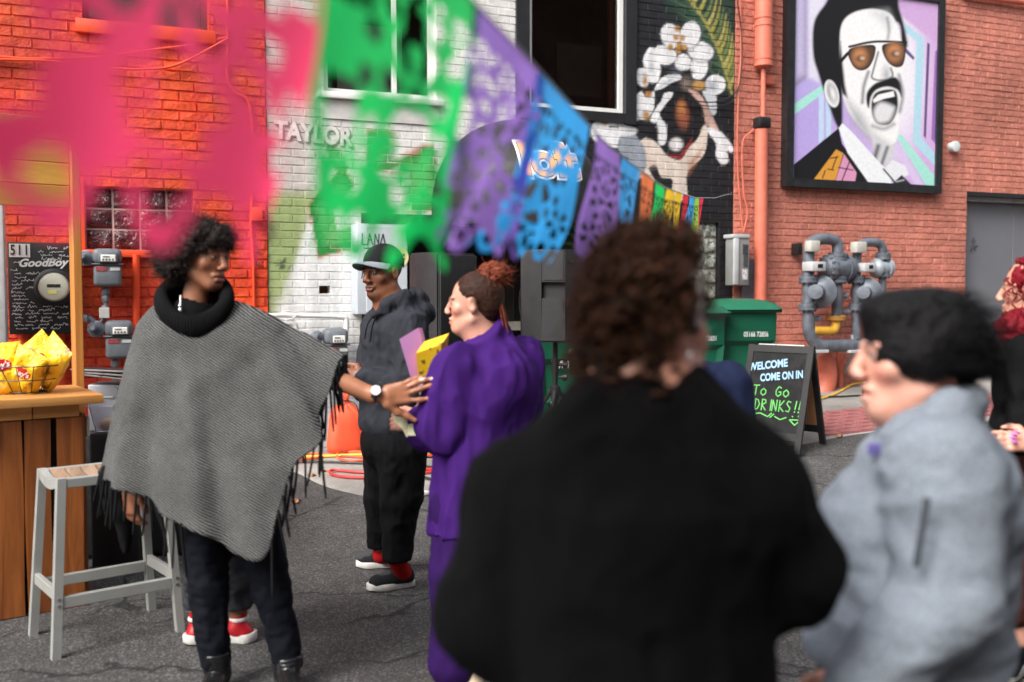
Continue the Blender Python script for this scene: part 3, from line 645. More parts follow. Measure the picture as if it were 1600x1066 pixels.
s_ = MB(); a, b, c, d = O_gb1; s_.rbox(a-0.06, b+0.06, YW-0.07, YW+0.05, c-0.06, c-0.004, 0.006); s_.box(a-0.075, a-0.004, YW-0.035, YW+0.05, c, d+0.05); s_.build('sill', M_orangep, bo)
# dark hole where a brick is missing
a, b, c, d = O_hole; s_ = MB(); s_.box(a, b, YW+0.12, YW+0.14, c, d); s_.build('hole_back', pm('hole_brown', srgb(96, 60, 40), 0.9, var=0.5, scale=40), bw)
# storefront opening under the awning
a, b, c, d = O_door; fl = float(gz((a+b)/2, YW)); s_ = MB(); s_.box(a, b, YW+0.35, YW+1.38, fl-0.05, fl+0.02); s_.build('floor', M_dark, bw)
s_ = MB(); s_.box(a, a+0.07, YW-0.03, YW+0.12, fl, d); s_.box(b-0.05, b, YW-0.03, YW+0.12, fl, d); s_.box(a+0.07, b-0.05, YW-0.028, YW+0.1, d-0.08, d); s_.build('door_surround', pm('black_trim', (0.018, 0.019, 0.022), 0.4), bw)
dm = pm('dark_door_paint', srgb(44, 40, 38), 0.4)
x0, x1, z0, z1 = wrect(790, 352, 858, 640, YW+0.45); s_ = MB(); s_.box(x0, x1, YW+0.45, YW+0.5, fl+0.02, z1); dr = s_.build('door', dm, bw)
for (p, q, r, s2) in ((802, 380, 822, 430), (828, 380, 848, 430), (802, 440, 822, 520), (828, 440, 848, 520)):
    x0, x1, z0, z1 = wrect(p, q, r, s2, YW+0.44); m = MB(); m.rbox(x0, x1, YW+0.438, YW+0.449, z0, z1, 0.004, 1); m.build('panel', pm('door_panel_dark', srgb(30, 27, 26), 0.35), dr)
for (p, q, r, s2, cc) in ((852, 354, 858, 367, srgb(214, 176, 120)), (816, 410, 824, 426, srgb(226, 216, 196)), (826, 370, 842, 374, srgb(150, 140, 126)), (700, 372, 712, 392, srgb(90, 84, 80))):
    x0, x1, z0, z1 = wrect(p, q, r, s2, YW+0.43); m = MB(); m.box(x0, x1, YW+0.43, YW+0.437, z0, z1); m.build('notice', pm('notice_%d' % p, cc, 0.7), dr)
x0, x1, z0, z1 = wrect(772, 503, 862, 516, YW+0.2); s_ = MB(); s_.box(x0, x1, YW+0.2, YW+0.4, z0, z1); s_.build('shelf', pm('shelf_grey', srgb(150, 146, 138), 0.5), bw)
# grey double door of the salmon building
a, b, c, d = O_gdoor; fl = float(gz(a, YW)); M_gd = pm('grey_door_paint', srgb(112, 114, 120), 0.45, var=0.06, scale=3)
xm = wp(1578, 450, YW+0.16).x
for (p, q) in ((a+0.015, xm-0.004), (xm+0.004, b-0.015)):
    s_ = MB(); s_.rbox(p, q, YW+0.14, YW+0.19, fl+0.02, d-0.1, 0.004, 1); dd = s_.build('door', M_gd, br)
    hx = xm+0.06 if p > xm-0.01 else xm-0.06
    if p > xm-0.01:
        h = MB(); z = wp(1583, 437, YW+0.12).z; h.rbox(hx-0.03, hx+0.03, YW+0.125, YW+0.14, z-0.12, z+0.12, 0.004); h.tube([(hx, YW+0.13, z-0.02), (hx, YW+0.085, z-0.02), (hx+0.1, YW+0.085, z-0.02)], 0.01); h.build('handle', M_steel, dd)
s_ = MB(); s_.box(a, b, YW-0.012, YW+0.2, d-0.045, d); s_.build('lintel', pm('black_trim', (0.018, 0.019, 0.022), 0.4), br)
s_ = MB(); s_.box(a, b, YW+0.07, YW+0.2, d-0.095, d-0.047); s_.build('head_strip', pm('strip_grey', srgb(176, 176, 176), 0.4), br)
M_ = frameM(wp(1521, 386, YW+0.138), (1, 0, 0), (0, 0, 1))
ribbons('graffiti', [[(-.03, .06), (0, .1), (.03, .06), (0, .03), (-.03, .06)], [(-.02, .06), (.02, .07)], [(-.04, 0), (-.01, .02), (0, -.02), (.03, .02), (.05, .01)], [(-.06, -.08), (-.03, -.01), (-.02, -.08)], [(-.05, -.05), (.06, .01)], [(0, -.07), (.02, -.02), (.04, -.06)], [(.03, -.03), (.07, .02)]], M_, 0.007, pm('graffiti_black', (0.02, 0.02, 0.025), 0.5), br)
# eaves gutter at the top of the salmon wall
g = MB(); z = wp(1560, 2).z; g.tube([(8.9, YW-0.05, z), (12.4, YW-0.05, z+0.05)], 0.035, 10); tag(g.build('wall_pipe', M_redp), 'salmon painted pipe running level high on the red wall', 'pipe')
# ------------------------------------------------------------------ domed awning with lettering
M_awn = pm('awning_canvas', (0.006, 0.006, 0.007), 0.55, var=0.2, scale=5, bump=0.15, bscale=25)
ax0, ax1, az0, az1 = wrect(700, 176, 962, 322, YW-0.45); acx = (ax0+ax1)/2; ahw = (ax1-ax0)/2; ah = az1-az0; apj = 0.85
aw = empty('awning', (acx, YW, az0), 'black domed canvas awning with orange lettering over the doorway', 'awning')
def awn_y(x, z):
    k = 1-((x-acx)/ahw)**2-(max(z-az0, 0)/ah)**2; return YW-apj*math.sqrt(max(k, 0))
V = []; F = []; NA, NBq = 24, 14
for j in range(NBq+1):
    ph = j/NBq*math.pi/2
    for i in range(NA+1):
        th = math.pi*i/NA; V.append((acx-ahw*math.cos(th)*math.cos(ph), YW-0.01-apj*math.sin(th)*math.cos(ph)*(1+0.012*math.cos(th*8)), az0+ah*math.sin(ph)))
for j in range(NBq):
    for i in range(NA): q = j*(NA+1)+i; F.append((q, q+1, q+NA+2, q+NA+1))
b0 = len(V)
for zz in (az0, az0-0.17):
    for i in range(NA+1): th = math.pi*i/NA; V.append((acx-ahw*math.cos(th), YW-0.01-apj*math.sin(th)*(1+0.012*math.cos(th*8)), zz))
for i in range(NA): q = b0+i; F.append((q, q+1, q+NA+2, q+NA+1))
canopy = mesh_obj('canopy', V, F, M_awn, aw, smooth=40)
fr = MB()
for th in (0, 0.25, 0.5, 0.75, 1.0):
    fr.tube([(acx-ahw*0.985*math.cos(th*math.pi)*math.cos(p), YW-0.02-apj*0.98*math.sin(th*math.pi)*math.cos(p), az0+ah*0.98*math.sin(p)) for p in np.linspace(0, 1.5, 8)], 0.01, 6)
fr.build('frame', M_steel, aw)
def on_awning(name, body, cx, cy, size, mat, off, bold, sx=1.0):
    q = wp(cx, cy, YW-0.8); vs, fs = text_mesh(body, size, 0.0, bold, 0.95)
    bm = bmesh.new(); bv = [bm.verts.new((v.x*sx, 0, v.y)) for v in vs]
    for f in fs:
        try: bm.faces.new([bv[i] for i in f])
        except ValueError: pass
    bmesh.ops.subdivide_edges(bm, edges=[e for e in bm.edges if e.calc_length() > 0.05], cuts=3, use_grid_fill=True); bmesh.ops.triangulate(bm, faces=bm.faces); bm.verts.index_update()
    return mesh_obj(name, [(q.x+v.co.x, awn_y(q.x+v.co.x, q.z+v.co.z)-off, q.z+v.co.z) for v in bm.verts], [[v.index for v in f.verts] for f in bm.faces], mat, aw)
M_lo = pm('letter_orange', srgb(244, 172, 92), 0.5); M_lw = pm('letter_white', (0.78, 0.78, 0.78), 0.5)
on_awning('lettering_outline', 'loft', 862, 252, 0.42, M_lw, 0.022, 0.034, 0.98); on_awning('lettering_line', 'loft', 862, 252, 0.42, pm('letter_black', (0.02, 0.02, 0.02), 0.5), 0.027, 0.014, 0.98); on_awning('lettering', 'loft', 862, 252, 0.42, M_lo, 0.032, 0.008, 0.98)
# TAYLOR on the white wall
q = wp(490, 210, YW-0.012); lettering('painted_lettering', 'TAYLOR', frameM(q, (1, 0, -0.05), (0, 0, 1)), 0.2, pm('white_letter_paint', srgb(214, 208, 206), 0.6, var=0.2, scale=20), bw, bold=0.008, sx=0.85)
q = wp(491, 211, YW-0.008); lettering('painted_lettering_shade', 'TAYLOR', frameM(q, (1, 0, -0.05), (0, 0, 1)), 0.2, pm('grey_letter_paint', srgb(156, 146, 144), 0.6), bw, bold=0.014, sx=0.85)
# ------------------------------------------------------------------ electrical box with graffiti on the white wall
eb = empty('electrical_box', wp(598, 490, YW-0.1), 'pale grey electrical box with scribbled tags and a yellow sticker', 'electrical box')
Yb = YW-0.22
wbox('case', (558, 350, 637, 491), Yb, YW-0.005, pm('pale_box', srgb(186, 194, 202), 0.45, 0.1, var=0.06), eb, 0.008)
a, b, c, d = wrect(572, 354, 636, 488, Yb-0.004); m = MB(); m.rbox(a, b, Yb-0.008, Yb-0.001, c, d, 0.003, 1); m.build('door', pm('pale_box_door', srgb(196, 203, 210), 0.45, 0.1, var=0.06), eb)
pipe('conduit', [(582, 491), (582, 560), (583, 700)], YW-0.1, 0.055, M_white, eb, 14, 3)
M_gb = pm('graffiti_black', (0.02, 0.02, 0.025), 0.5)
M_ = frameM(wp(583, 375, Yb-0.012), (1, 0, 0), (0, 0, 1))
ribbons('graffiti', [[(-.09, .05), (-.095, -.04), (-.05, -.04)], [(-.05, -.04), (-.03, .05), (-.005, -.04)], [(-.04, 0), (-.015, 0)], [(.01, -.04), (.015, .05), (.045, -.03), (.05, .05)], [(.06, -.04), (.085, .05), (.105, -.04)], [(-.08, -.07), (.12, -.06)], [(.02, -.06), (.03, -.15), (.06, -.1)], [(-.11, -.2), (-.09, -.26), (-.1, -.32)]], M_, 0.009, M_gb, eb)
M_ = frameM(wp(626, 470, Yb-0.012), (1, 0, 0), (0, 0, 1)); ribbons('graffiti', [[(-.03, .05), (0, .08), (.03, .05), (.03, 0), (-.02, .02), (-.03, .05)], [(.03, .05), (.04, -.1)], [(-.05, -.05), (0, -.07), (-.03, -.12)]], M_, 0.009, M_gb, eb)
q = wp(625, 402, Yb-0.013); m = MB(); m.add([(q.x, q.y, q.z)]+[(q.x+0.075*math.cos(t_), q.y, q.z+0.085*math.sin(t_)) for t_ in np.linspace(0, 2*math.pi, 24)], [(0, k+1, k+2) for k in range(23)]); st = m.build('sticker', pm('sticker_yellow', srgb(232, 214, 160), 0.5), eb)
m = MB()
for dx, dz in ((-0.005, 0.02), (0.03, 0.02), (-0.005, -0.015), (0.03, -0.015)): m.lathe((q.x+dx, q.y-0.003, q.z+dz), (0, -1, 0), [(0, 0.011), (0.001, 0.011)], 10)
m.build('sticker_dots', M_gb, st)
# ------------------------------------------------------------------ gas meters
def gas_meter(label, rect, reg, pipes, Yf=YW-0.26, pmat=M_pipegrey, drop=None, group=None):
    a, b, c, d = wrect(*rect, Yf); cx = (a+b)/2; W_ = b-a; H = d-c; g = empty('gas_meter', (cx, Yf+0.1, c), label, 'gas meter', group)
    m = MB(); m.rbox(a+0.008, b-0.008, Yf, Yf+0.17, c, c+H*0.58, 0.03, 3); m.build('lower_case', M_metergrey, g)
    m = MB(); m.rbox(a-0.006, b+0.006, Yf-0.006, Yf+0.176, c+H*0.565, c+H*0.605, 0.006, 1); m.build('flange', M_metergrey, g)
    m = MB(); m.rbox(a+0.004, b-0.004, Yf+0.004, Yf+0.168, c+H*0.59, d, 0.04, 3); up = m.build('upper_case', M_metergrey, g)
    m = MB(); m.rbox(cx-W_*0.30, cx+W_*0.34, Yf-0.03, Yf+0.02, c+H*0.62, c+H*0.88, 0.012, 2); ix = m.build('index_housing', M_pipegrey, g)
    m = MB(); m.rbox(cx-W_*0.22, cx+W_*0.27, Yf-0.037, Yf-0.028, c+H*0.65, c+H*0.83, 0.004, 1); m.build('index_window', pm('index_white', srgb(222, 222, 216), 0.25), ix)
    m = MB()
    for k in range(4): x = cx-W_*0.14+k*W_*0.105; m.lathe((x, Yf-0.0375, c+H*0.70), (0, -1, 0), [(0, 0.009), (0.001, 0.009)], 8)
    for k in range(2): x = cx-W_*0.09+k*W_*0.1; m.box(x-0.012, x+0.012, Yf-0.0395, Yf-0.0375, c+H*0.76, c+H*0.79)
    m.build('dial', pm('dial_grey', srgb(110, 110, 108), 0.5), ix)
    m = MB(); m.box(cx-W_*0.38, cx-W_*0.02, Yf-0.004, Yf, c+H*0.41, c+H*0.52); m.build('red_badge', pm('badge_red', srgb(150, 66, 66), 0.5, var=0.3, scale=60), g)
    m = MB(); m.box(cx+W_*0.08, cx+W_*0.40, Yf-0.004, Yf, c+H*0.42, c+H*0.50); m.build('white_badge', pm('badge_white', srgb(206, 208, 206), 0.5), g)
    # pressure regulator
    rx, ry, rr = reg; q = wp(rx, ry, Yf+0.06); R = rr*0.0049
    m = MB(); m.lathe(q+Vector((0, 0.05, 0)), (-0.25, -1, 0.1), [(0, R*0.4), (0.01, R*0.95), (0.035, R), (0.042, R), (0.046, R*0.85), (0.07, R*0.55), (0.1, R*0.3), (0.125, R*0.3), (0.13, R*0.2)], 20)
    for k in range(6):
        th = k*math.pi/3; pp = q+Vector((R*0.9*math.cos(th), 0.02, R*0.9*math.sin(th))); m.lathe(pp, (0, -1, 0), [(0, 0.008), (0.02, 0.008)], 6)
    m.build('regulator', M_pipegrey, g)
    m = MB(); m.tube([(q.x+R*0.3, q.y+0.05, q.z), (a+0.03, Yf+0.08, q.z), (a+0.05, Yf+0.08, d-0.01)], 0.018, 8); m.build('inlet', M_pipegrey, g)
    for pl in pipes: pipe('pipe', pl, Yf+0.09, 0.019, pmat, g, 10, 4)
    if drop:
        for (x, y, r_) in drop: q = wp(x, y, Yf+0.09); m = MB(); m.lathe(q+Vector((0, 0, 0.03)), (0, 0, -1), [(0, r_*0.8), (0.008, r_), (0.045, r_), (0.055, r_*0.8)], 6); m.build('union', M_pipegrey, g)
    return g
gas_meter('grey gas meter below glass block window, upper of two on orange wall', (144, 388, 192, 448), (136, 404, 12), [[(165, 446), (165, 470), (164, 495), (150, 512)]], drop=((165, 456, 0.032), (165, 468, 0.028), (164, 484, 0.03)))
q = wp(163, 489, YW-0.2); m = MB(); m.rbox(q.x-0.036, q.x+0.036, q.y-0.02, q.y, q.z-0.04, q.z+0.04, 0.004, 1); tag(m.build('meter_tag', pm('tag_grey', srgb(190, 188, 184), 0.5)), 'small pale tag plate hanging on pipe between the two orange-wall gas meters', 'tag')
gas_meter('grey gas meter on orange wall, lower one above the folded trays', (163, 501, 210, 561), (152, 515, 13), [[(127, 498), (140, 497), (152, 508)], [(180, 560), (180, 580), (180, 660)]], drop=((180, 568, 0.034), (134, 498, 0.03)))
gas_meter('grey gas meter fed by white pipe on the white wall', (508, 514, 547, 575), (497, 528, 11), [], pmat=M_white)
pw = empty('wall_pipe', wp(480, 494, YW-0.1), 'white painted gas pipe running level across the white wall', 'pipe')
pipe('pipe', [(380, 493), (430, 493), (500, 494), (534, 495)], YW-0.17, 0.019, M_white, pw, 10, 3); pipe('elbow', [(528, 495), (538, 496), (541, 501), (541, 520)], YW-0.17, 0.024, M_white, pw, 10, 4)
pipe('drop', [(449, 505), (458, 506), (462, 514), (462, 545)], YW-0.15, 0.024, M_white, pw, 10, 4); pipe('wire_loop', [(432, 492), (448, 486), (462, 488), (462, 494), (448, 500), (436, 497)], YW-0.2, 0.004, M_white, pw, 6, 4)
# orange painted conduits and wires
cd_ = empty('conduit', wp(395, 500, YW-0.05), 'orange painted cable running down the orange wall near its corner', 'cable')
pipe('cable', [(355, -20), (356, 60), (355, 120), (368, 145), (390, 165), (396, 260), (392, 340), (396, 420), (398, 600)], YW-0.035, 0.011, M_orangep, cd_, 8, 5)
for y in (393, 412): q = wp(403, y, YW-0.03); m = MB(); m.lathe(q+Vector((0, 0.01, 0)), (0, -1, 0), [(0, 0.016), (0.02, 0.014)], 10); m.build('clip', pm('rust', srgb(90, 50, 36), 0.8), cd_)
q = MB(); a, b, c, d = wrect(394, 324, 410, 345, YW-0.1); q.rbox(a, b, YW-0.1, YW-0.02, c, d, 0.006); q.build('junction_box', M_orangep, cd_)
c2 = empty('conduit', wp(100, 92, YW-0.05), 'pair of loose orange painted cables sagging across the upper orange wall', 'cable')
pipe('cable', [(-60, 84), (0, 89), (60, 92), (150, 90), (220, 80), (300, 70), (357, 58)], YW-0.05, 0.010, M_orangep, c2, 8, 5); pipe('cable', [(-60, 90), (0, 93), (80, 96), (170, 106), (230, 108), (280, 100), (357, 60)], YW-0.06, 0.010, M_orangep, c2, 8, 5)
tag(pipe('conduit', [(213, 398), (213, 470), (214, 690)], YW-0.06, 0.028, M_orangep, None, 12, 3), 'orange painted vertical pipe below the glass block window', 'pipe')
# ------------------------------------------------------------------ black meter cabinet scrawled with names
mc = empty('meter_cabinet', wp(62, 522, YW-0.1), 'black meter cabinet covered in white handwriting, numbered 511', 'meter cabinet'); Yc = YW-0.2
wbox('case', (13, 379, 113, 522), Yc, YW-0.03, pm('blackboard', (0.012, 0.012, 0.013), 0.5), mc, 0.006)
a, b, c, d = wrect(14, 381, 47, 402, Yc-0.003); m = MB(); m.box(a, b, Yc-0.004, Yc-0.0005, c, d); m.build('number_plate', M_white, mc)
lettering('house_number', '511', frameM(Vector(((a+b)/2, Yc-0.007, (c+d)/2)), (1, 0, 0), (0, 0, 1)), 0.105, pm('letter_black', (0.02, 0.02, 0.02), 0.5), mc, bold=0.002, spacing=1.25, sx=0.68)
M_chalk = pm('white_marker', (0.75, 0.75, 0.73), 0.7)
lettering('script_lettering', 'GoodBoy', frameM(wp(66, 411, Yc-0.004), (1, 0, 0.03), (0, 0, 1)), 0.080, M_chalk, mc, shear=0.35, bold=0.003, sx=1.05)
strokes = []; a, b, c, d = wrect(16, 384, 111, 518, Yc); rs = random.Random(5); mx, mz = wp(85, 449, Yc).x, wp(85, 449, Yc).z
z = d-0.02
while z > c+0.02:
    x = a+0.005+rs.random()*0.03
    while x < b-0.04:
        L = 0.03+rs.random()*0.08; h = 0.010+rs.random()*0.008
        if x+L < b-0.004 and not ((x < a+0.18 and z > d-0.11) or (abs(z-(d-0.147)) < 0.045 and a+0.08 < x+L and x < a+0.34) or math.hypot(x+L/2-mx, z-mz) < 0.15):
            s_ = []; xx = x; sl = (rs.random()-0.5)*0.1
            while xx < x+L: s_.append((xx, z+(rs.random()-0.5)*h*0.9+(h*0.7 if rs.random() < 0.15 else 0)+(xx-x)*sl)); xx += 0.003+rs.random()*0.003
            if len(s_) > 1: strokes.append(s_)
        x += L+0.012+rs.random()*0.03
    z -= 0.027
ribbons('handwriting', strokes, frameM(Vector((0, Yc-0.004, 0)), (1, 0, 0), (0, 0, 1)), 0.0034, M_chalk, mc)['kind'] = 'stuff'
q = Vector((mx, Yc, mz)); m = MB(); m.lathe(q, (0, -1, 0), [(0, 0.14), (0.03, 0.14), (0.045, 0.125), (0.05, 0.112)], 32); em = m.build('meter_ring', M_blackmetal, mc)
m = MB(); m.lathe(q+Vector((0, -0.05, 0)), (0, -1, 0), [(-0.01, 0.108), (0.05, 0.104), (0.07, 0.095), (0.078, 0.08)], 32); m.build('meter_dome', pm('meter_face', srgb(196, 194, 176), 0.12, var=0.1), em)
m = MB(); m.box(mx-0.045, mx+0.045, Yc-0.1315, Yc-0.129, mz, mz+0.022); m.build('meter_display', pm('display', (0.03, 0.035, 0.03), 0.2), em)
m = MB(); m.box(mx-0.04, mx+0.02, Yc-0.1315, Yc-0.129, mz-0.05, mz-0.025); m.build('meter_label', pm('label_yellow', srgb(216, 206, 110), 0.4), em)
for x in (38, 92): pipe('conduit', [(x, 521), (x+1, 560), (x+2, 700)], YW-0.1, 0.045, M_orangep, mc, 14, 3)
# grey post at the far left
a, b, c, d = wrect(-45, 318, 9, 560, YW-0.5); m = MB(); m.rbox(a, b, YW-0.55, YW-0.35, float(gz(a, YW)), d+0.02, 0.02); tag(m.build('metal_cabinet', pm('cabinet_grey', srgb(190, 190, 188), 0.4, 0.1)), 'tall plain pale grey cabinet beside the black meter cabinet', 'cabinet')
# ------------------------------------------------------------------ things on the salmon wall
dp = empty('downspout', wp(1190, 470, YW-0.08), 'salmon painted pipe with wide upper section on the red wall', 'pipe')
q0, q1 = wp(1194, -60, YW-0.1), wp(1193, 102, YW-0.1); m = MB(); m.tube([q0, q1], 0.088, 18); m.lathe(q1, (0, 0, -1), [(-0.02, 0.094), (0.012, 0.094), (0.02, 0.08), (0.03, 0.06)], 18); m.build('upper_section', M_redp, dp)
for y in (28, 40, 92): m = MB(); q = wp(1193, y, YW-0.1); m.lathe(q, (0, 0, -1), [(-0.012, 0.093), (0.012, 0.093)], 18); m.build('band', M_redp, dp)
pipe('middle_section', [(1193, 100), (1192, 195)], YW-0.1, 0.026, M_redp, dp, 10, 0); pipe('lower_section', [(1190, 202), (1188, 470), (1186, 640)], YW-0.1, 0.064, M_redp, dp, 18, 3)
m = MB(); q = wp(1190, 190, YW-0.1); m.rbox(q.x-0.07, q.x+0.07, q.y-0.07, q.y+0.06, q.z-0.07, q.z+0.04, 0.02, 2, None); m.build('black_collar', M_blackmetal, dp)
a, b, c, d = wrect(1196, 118, 1210, 132, YW-0.06); m = MB(); m.rbox(a, b, YW-0.08, YW+0.0, c, d, 0.01); m.build('junction_box', M_redp, dp)
wv = empty('cable', wp(1158, 360, YW-0.06), 'thin salmon cables hanging down the red wall above the grey utility box', 'cable')
pipe('wire', [(1156, -20), (1158, 80), (1154, 140), (1152, 250), (1158, 330), (1161, 362)], YW-0.04, 0.008, M_redp, wv, 6, 5); pipe('wire', [(1188, 190), (1175, 205), (1160, 225), (1162, 300), (1168, 330), (1162, 362)], YW-0.05, 0.008, M_redp, wv, 6, 5)
pipe('wire', [(1152, 0), (1159, 60), (1156, 130), (1140, 152), (1110, 160), (1075, 156)], YW-0.05, 0.006, M_cable, wv, 6, 5); pipe('wire', [(1156, 130), (1145, 158), (1115, 166), (1080, 163)], YW-0.05, 0.005, M_cable, wv, 6, 5)
ub = empty('utility_box', wp(1158, 446, YW-0.15), 'narrow grey utility box with stickers beside the salmon pipe', 'utility box')
wbox('back_plate', (1160, 405, 1181, 560), YW-0.05, YW-0.02, M_pipegrey, ub, 0.003, 1); wbox('case', (1147, 370, 1171, 446), YW-0.2, YW-0.05, pm('box_grey', srgb(140, 140, 138), 0.45, 0.2, var=0.12), ub, 0.01); wbox('side_cover', (1147, 372, 1155, 445), YW-0.215, YW-0.19, M_lightgrey, ub, 0.008); wbox('lid', (1146, 366, 1172, 372), YW-0.21, YW-0.04, M_lightgrey, ub, 0.006)
for i, (x0, y0, x1, y1) in enumerate(((1161, 382, 1169, 398), (1162, 399, 1169, 417), (1160, 421, 1168, 437))):
    a, b, c, d = wrect(x0, y0, x1, y1, YW-0.204); m = MB(); m.box(a, b, YW-0.204, YW-0.2005, c, d); m.build('sticker', pm('sticker_%d' % i, [srgb(60, 62, 66), srgb(70, 72, 74), srgb(226, 228, 230)][i], 0.5, var=0.9, scale=60), ub)
q = wp(1492, 229, YW-0.06); m = MB(); m.lathe(Vector((q.x, YW+0.004, q.z)), (0, -1, 0), [(0, 0.05), (0.05, 0.05), (0.052, 0.058), (0.085, 0.058), (0.09, 0.045)], 20); tag(m.build('wall_light', pm('light_white', srgb(206, 212, 214), 0.4)), 'small round white fitting on the red wall beside the portrait', 'wall light')
# framed portrait
pn = empty('framed_painting', wp(1350, 297, YW-0.08), 'large black framed painting of a laughing man in tinted glasses', 'painting')
a, b, c, d = wrect(1231, -26, 1475, 297, YW-0.1); fw_ = 0.085; Yp = YW-0.1
m = MB(); m.box(a, a+fw_, Yp, YW-0.002, c, d); m.box(b-fw_, b, Yp, YW-0.002, c, d); m.box(a+fw_, b-fw_, Yp+0.002, YW-0.002, c, c+fw_); m.box(a+fw_, b-fw_, Yp+0.002, YW-0.002, d-fw_, d); m.build('frame', pm('frame_black', (0.016, 0.017, 0.019), 0.45, var=0.4, scale=20, bump=0.2), pn)
nx = int((b-a-2*fw_)/0.0065); nz = int((d-c-2*fw_)/0.0065); Xg, Zg = np.meshgrid(np.linspace(a+fw_, b-fw_, nx), np.linspace(c+fw_, d-fw_, nz)); V = np.stack([Xg.ravel(), np.full(Xg.size, Yp+0.025), Zg.ravel()], 1); i, j = np.meshgrid(np.arange(nx-1), np.arange(nz-1)); k = (j*nx+i).ravel()
u, v = project(V[:, 0], V[:, 1], V[:, 2]); t = NT('panel_paint', rough=0.4); at = t.n('Attribute', attribute_name='Col'); t.base(t.mix(1, at.outputs['Color'], t.ramp(t.noise(30, 5), [(0.3, 0.9), (0.6, 1.0)]), 'MULTIPLY'))
mesh_obj('picture', V, np.stack([k, k+1, k+1+nx, k+nx], 1), t.m, pn, col=paint_portrait(u, v))
# ------------------------------------------------------------------ large gas regulator set
gs = empty('gas_meter_set', wp(1320, 620, YW-0.3), 'large grey industrial gas meter set with looped pipes on the red wall', 'gas meter'); Yg_ = YW-0.32; MG = M_pipegrey
pipe('left_riser', [(1263, 500), (1263, 440), (1264, 395), (1268, 380), (1280, 374), (1298, 374), (1308, 381), (1309, 404)], Yg_, 0.058, MG, gs, 16, 5)
pipe('right_riser', [(1338, 530), (1338, 460), (1339, 400), (1341, 388), (1350, 380), (1366, 379), (1377, 384), (1380, 402)], Yg_, 0.046, MG, gs, 14, 5)
pipe('header_pipe', [(1263, 495), (1265, 520), (1276, 537), (1300, 540), (1345, 539), (1400, 538)], Yg_, 0.064, MG, gs, 16, 5)
pipe('left_outlet', [(1307, 430), (1308, 470), (1307, 508)], Yg_, 0.055, MG, gs, 16, 3); pipe('right_outlet', [(1379, 425), (1379, 500), (1379, 538)], Yg_, 0.04, MG, gs, 12, 3)
pipe('yellow_elbow', [(1270, 517), (1290, 517), (1302, 516), (1306, 508), (1306, 498)], Yg_-0.02, 0.045, M_yellow, gs, 14, 5)
def flange(x, y, r, h=0.03, ax=(0, 0, 1), mat=MG, name='flange'):
    q = wp(x, y, Yg_); m = MB(); A = Vector(ax); m.lathe(q-A*h, A, [(0, r), (h*0.8, r), (h*0.8, r*0.94), (h*1.2, r*0.94), (h*1.2, r), (2*h, r)], 20)
    e1 = A.orthogonal().normalized(); e2 = A.cross(e1)
    for k in range(8): th = k*math.pi/4; p = q+(e1*math.cos(th)+e2*math.sin(th))*r*0.82; m.lathe(p-A*h*1.5, A, [(0, 0.012), (3*h, 0.012)], 6)
    m.build(name, mat, gs)
for (x, y, r) in ((1309, 402, 0.1), (1308, 437, 0.1), (1263, 437, 0.095), (1262, 480, 0.09), (1380, 401, 0.075), (1379, 428, 0.075), (1338, 437, 0.085), (1338, 480, 0.075)): flange(x, y, r)
flange(1306, 497, 0.1, 0.02, mat=pm('yellow_brown', srgb(176, 128, 60), 0.6), name='yellow_flange')
q0 = wp(1284, 419, Yg_); q1 = wp(1333, 419, Yg_); m = MB(); A = (q1-q0); L = A.length
m.lathe(q0, A, [(0, 0.05), (0.02, 0.1), (0.06, 0.125), (0.08, 0.135), (0.10, 0.135), (0.10, 0.118), (L-0.12, 0.118), (L-0.12, 0.135), (L-0.08, 0.135), (L-0.05, 0.12), (L-0.01, 0.09), (L, 0.04)], 26)
for k in range(14): th = 2*math.pi*k/14; p = q0+A.normalized()*0.06+Vector((0, math.cos(th), math.sin(th)))*0.122; m.rbox(p.x-0.02, p.x+0.055, p.y-0.012, p.y+0.012, p.z-0.012, p.z+0.012, 0.003, 1)
m.build('rotary_meter', MG, gs)
q0 = wp(1362, 419, Yg_); q1 = wp(1394, 419, Yg_); A = q1-q0; L = A.length; m = MB(); m.lathe(q0, A, [(0, 0.04), (0.02, 0.08), (0.05, 0.1), (0.07, 0.1), (0.07, 0.08), (L-0.09, 0.08), (L-0.09, 0.098), (L-0.05, 0.098), (L-0.02, 0.06), (L, 0.03)], 22); m.build('rotary_meter', pm('pale_meter', srgb(150, 160, 168), 0.45, 0.2), gs)
for (x0, y0, x1, y1) in ((1267, 409, 1289, 424), (1349, 411, 1366, 425)):
    a, b, c, d = wrect(x0, y0, x1, y1, Yg_-0.12); m = MB(); m.rbox(a, b, Yg_-0.14, Yg_+0.02, c, d, 0.012); cb = m.build('counter_box', M_lightgrey, gs); m = MB(); m.box(a+(b-a)*0.4, a+(b-a)*0.75, Yg_-0.143, Yg_-0.1395, c+(d-c)*0.35, c+(d-c)*0.75); m.build('counter_window', M_blackmetal, cb)
for (x0, y0, x1, y1) in ((1267, 376, 1282, 393), (1339, 378, 1355, 395)): wbox('junction_box', (x0, y0, x1, y1), Yg_-0.12, Yg_-0.02, pm('box_beige', srgb(186, 184, 176), 0.5), gs, 0.01)
for (x, y, r) in ((1281, 456, 0.17), (1354, 457, 0.155)):
    q = wp(x, y, Yg_-0.02); m = MB(); A = Vector((-0.75, -0.65, 0)); m.lathe(q-A.normalized()*-0.03, A, [(-0.05, r*0.5), (-0.03, r*0.9), (-0.01, r), (0.015, r), (0.02, r*0.93), (0.05, r*0.75), (0.07, r*0.42), (0.2, r*0.36), (0.205, r*0.42), (0.23, r*0.42), (0.235, r*0.2)], 28)
    m.build('pressure_regulator', MG, gs)
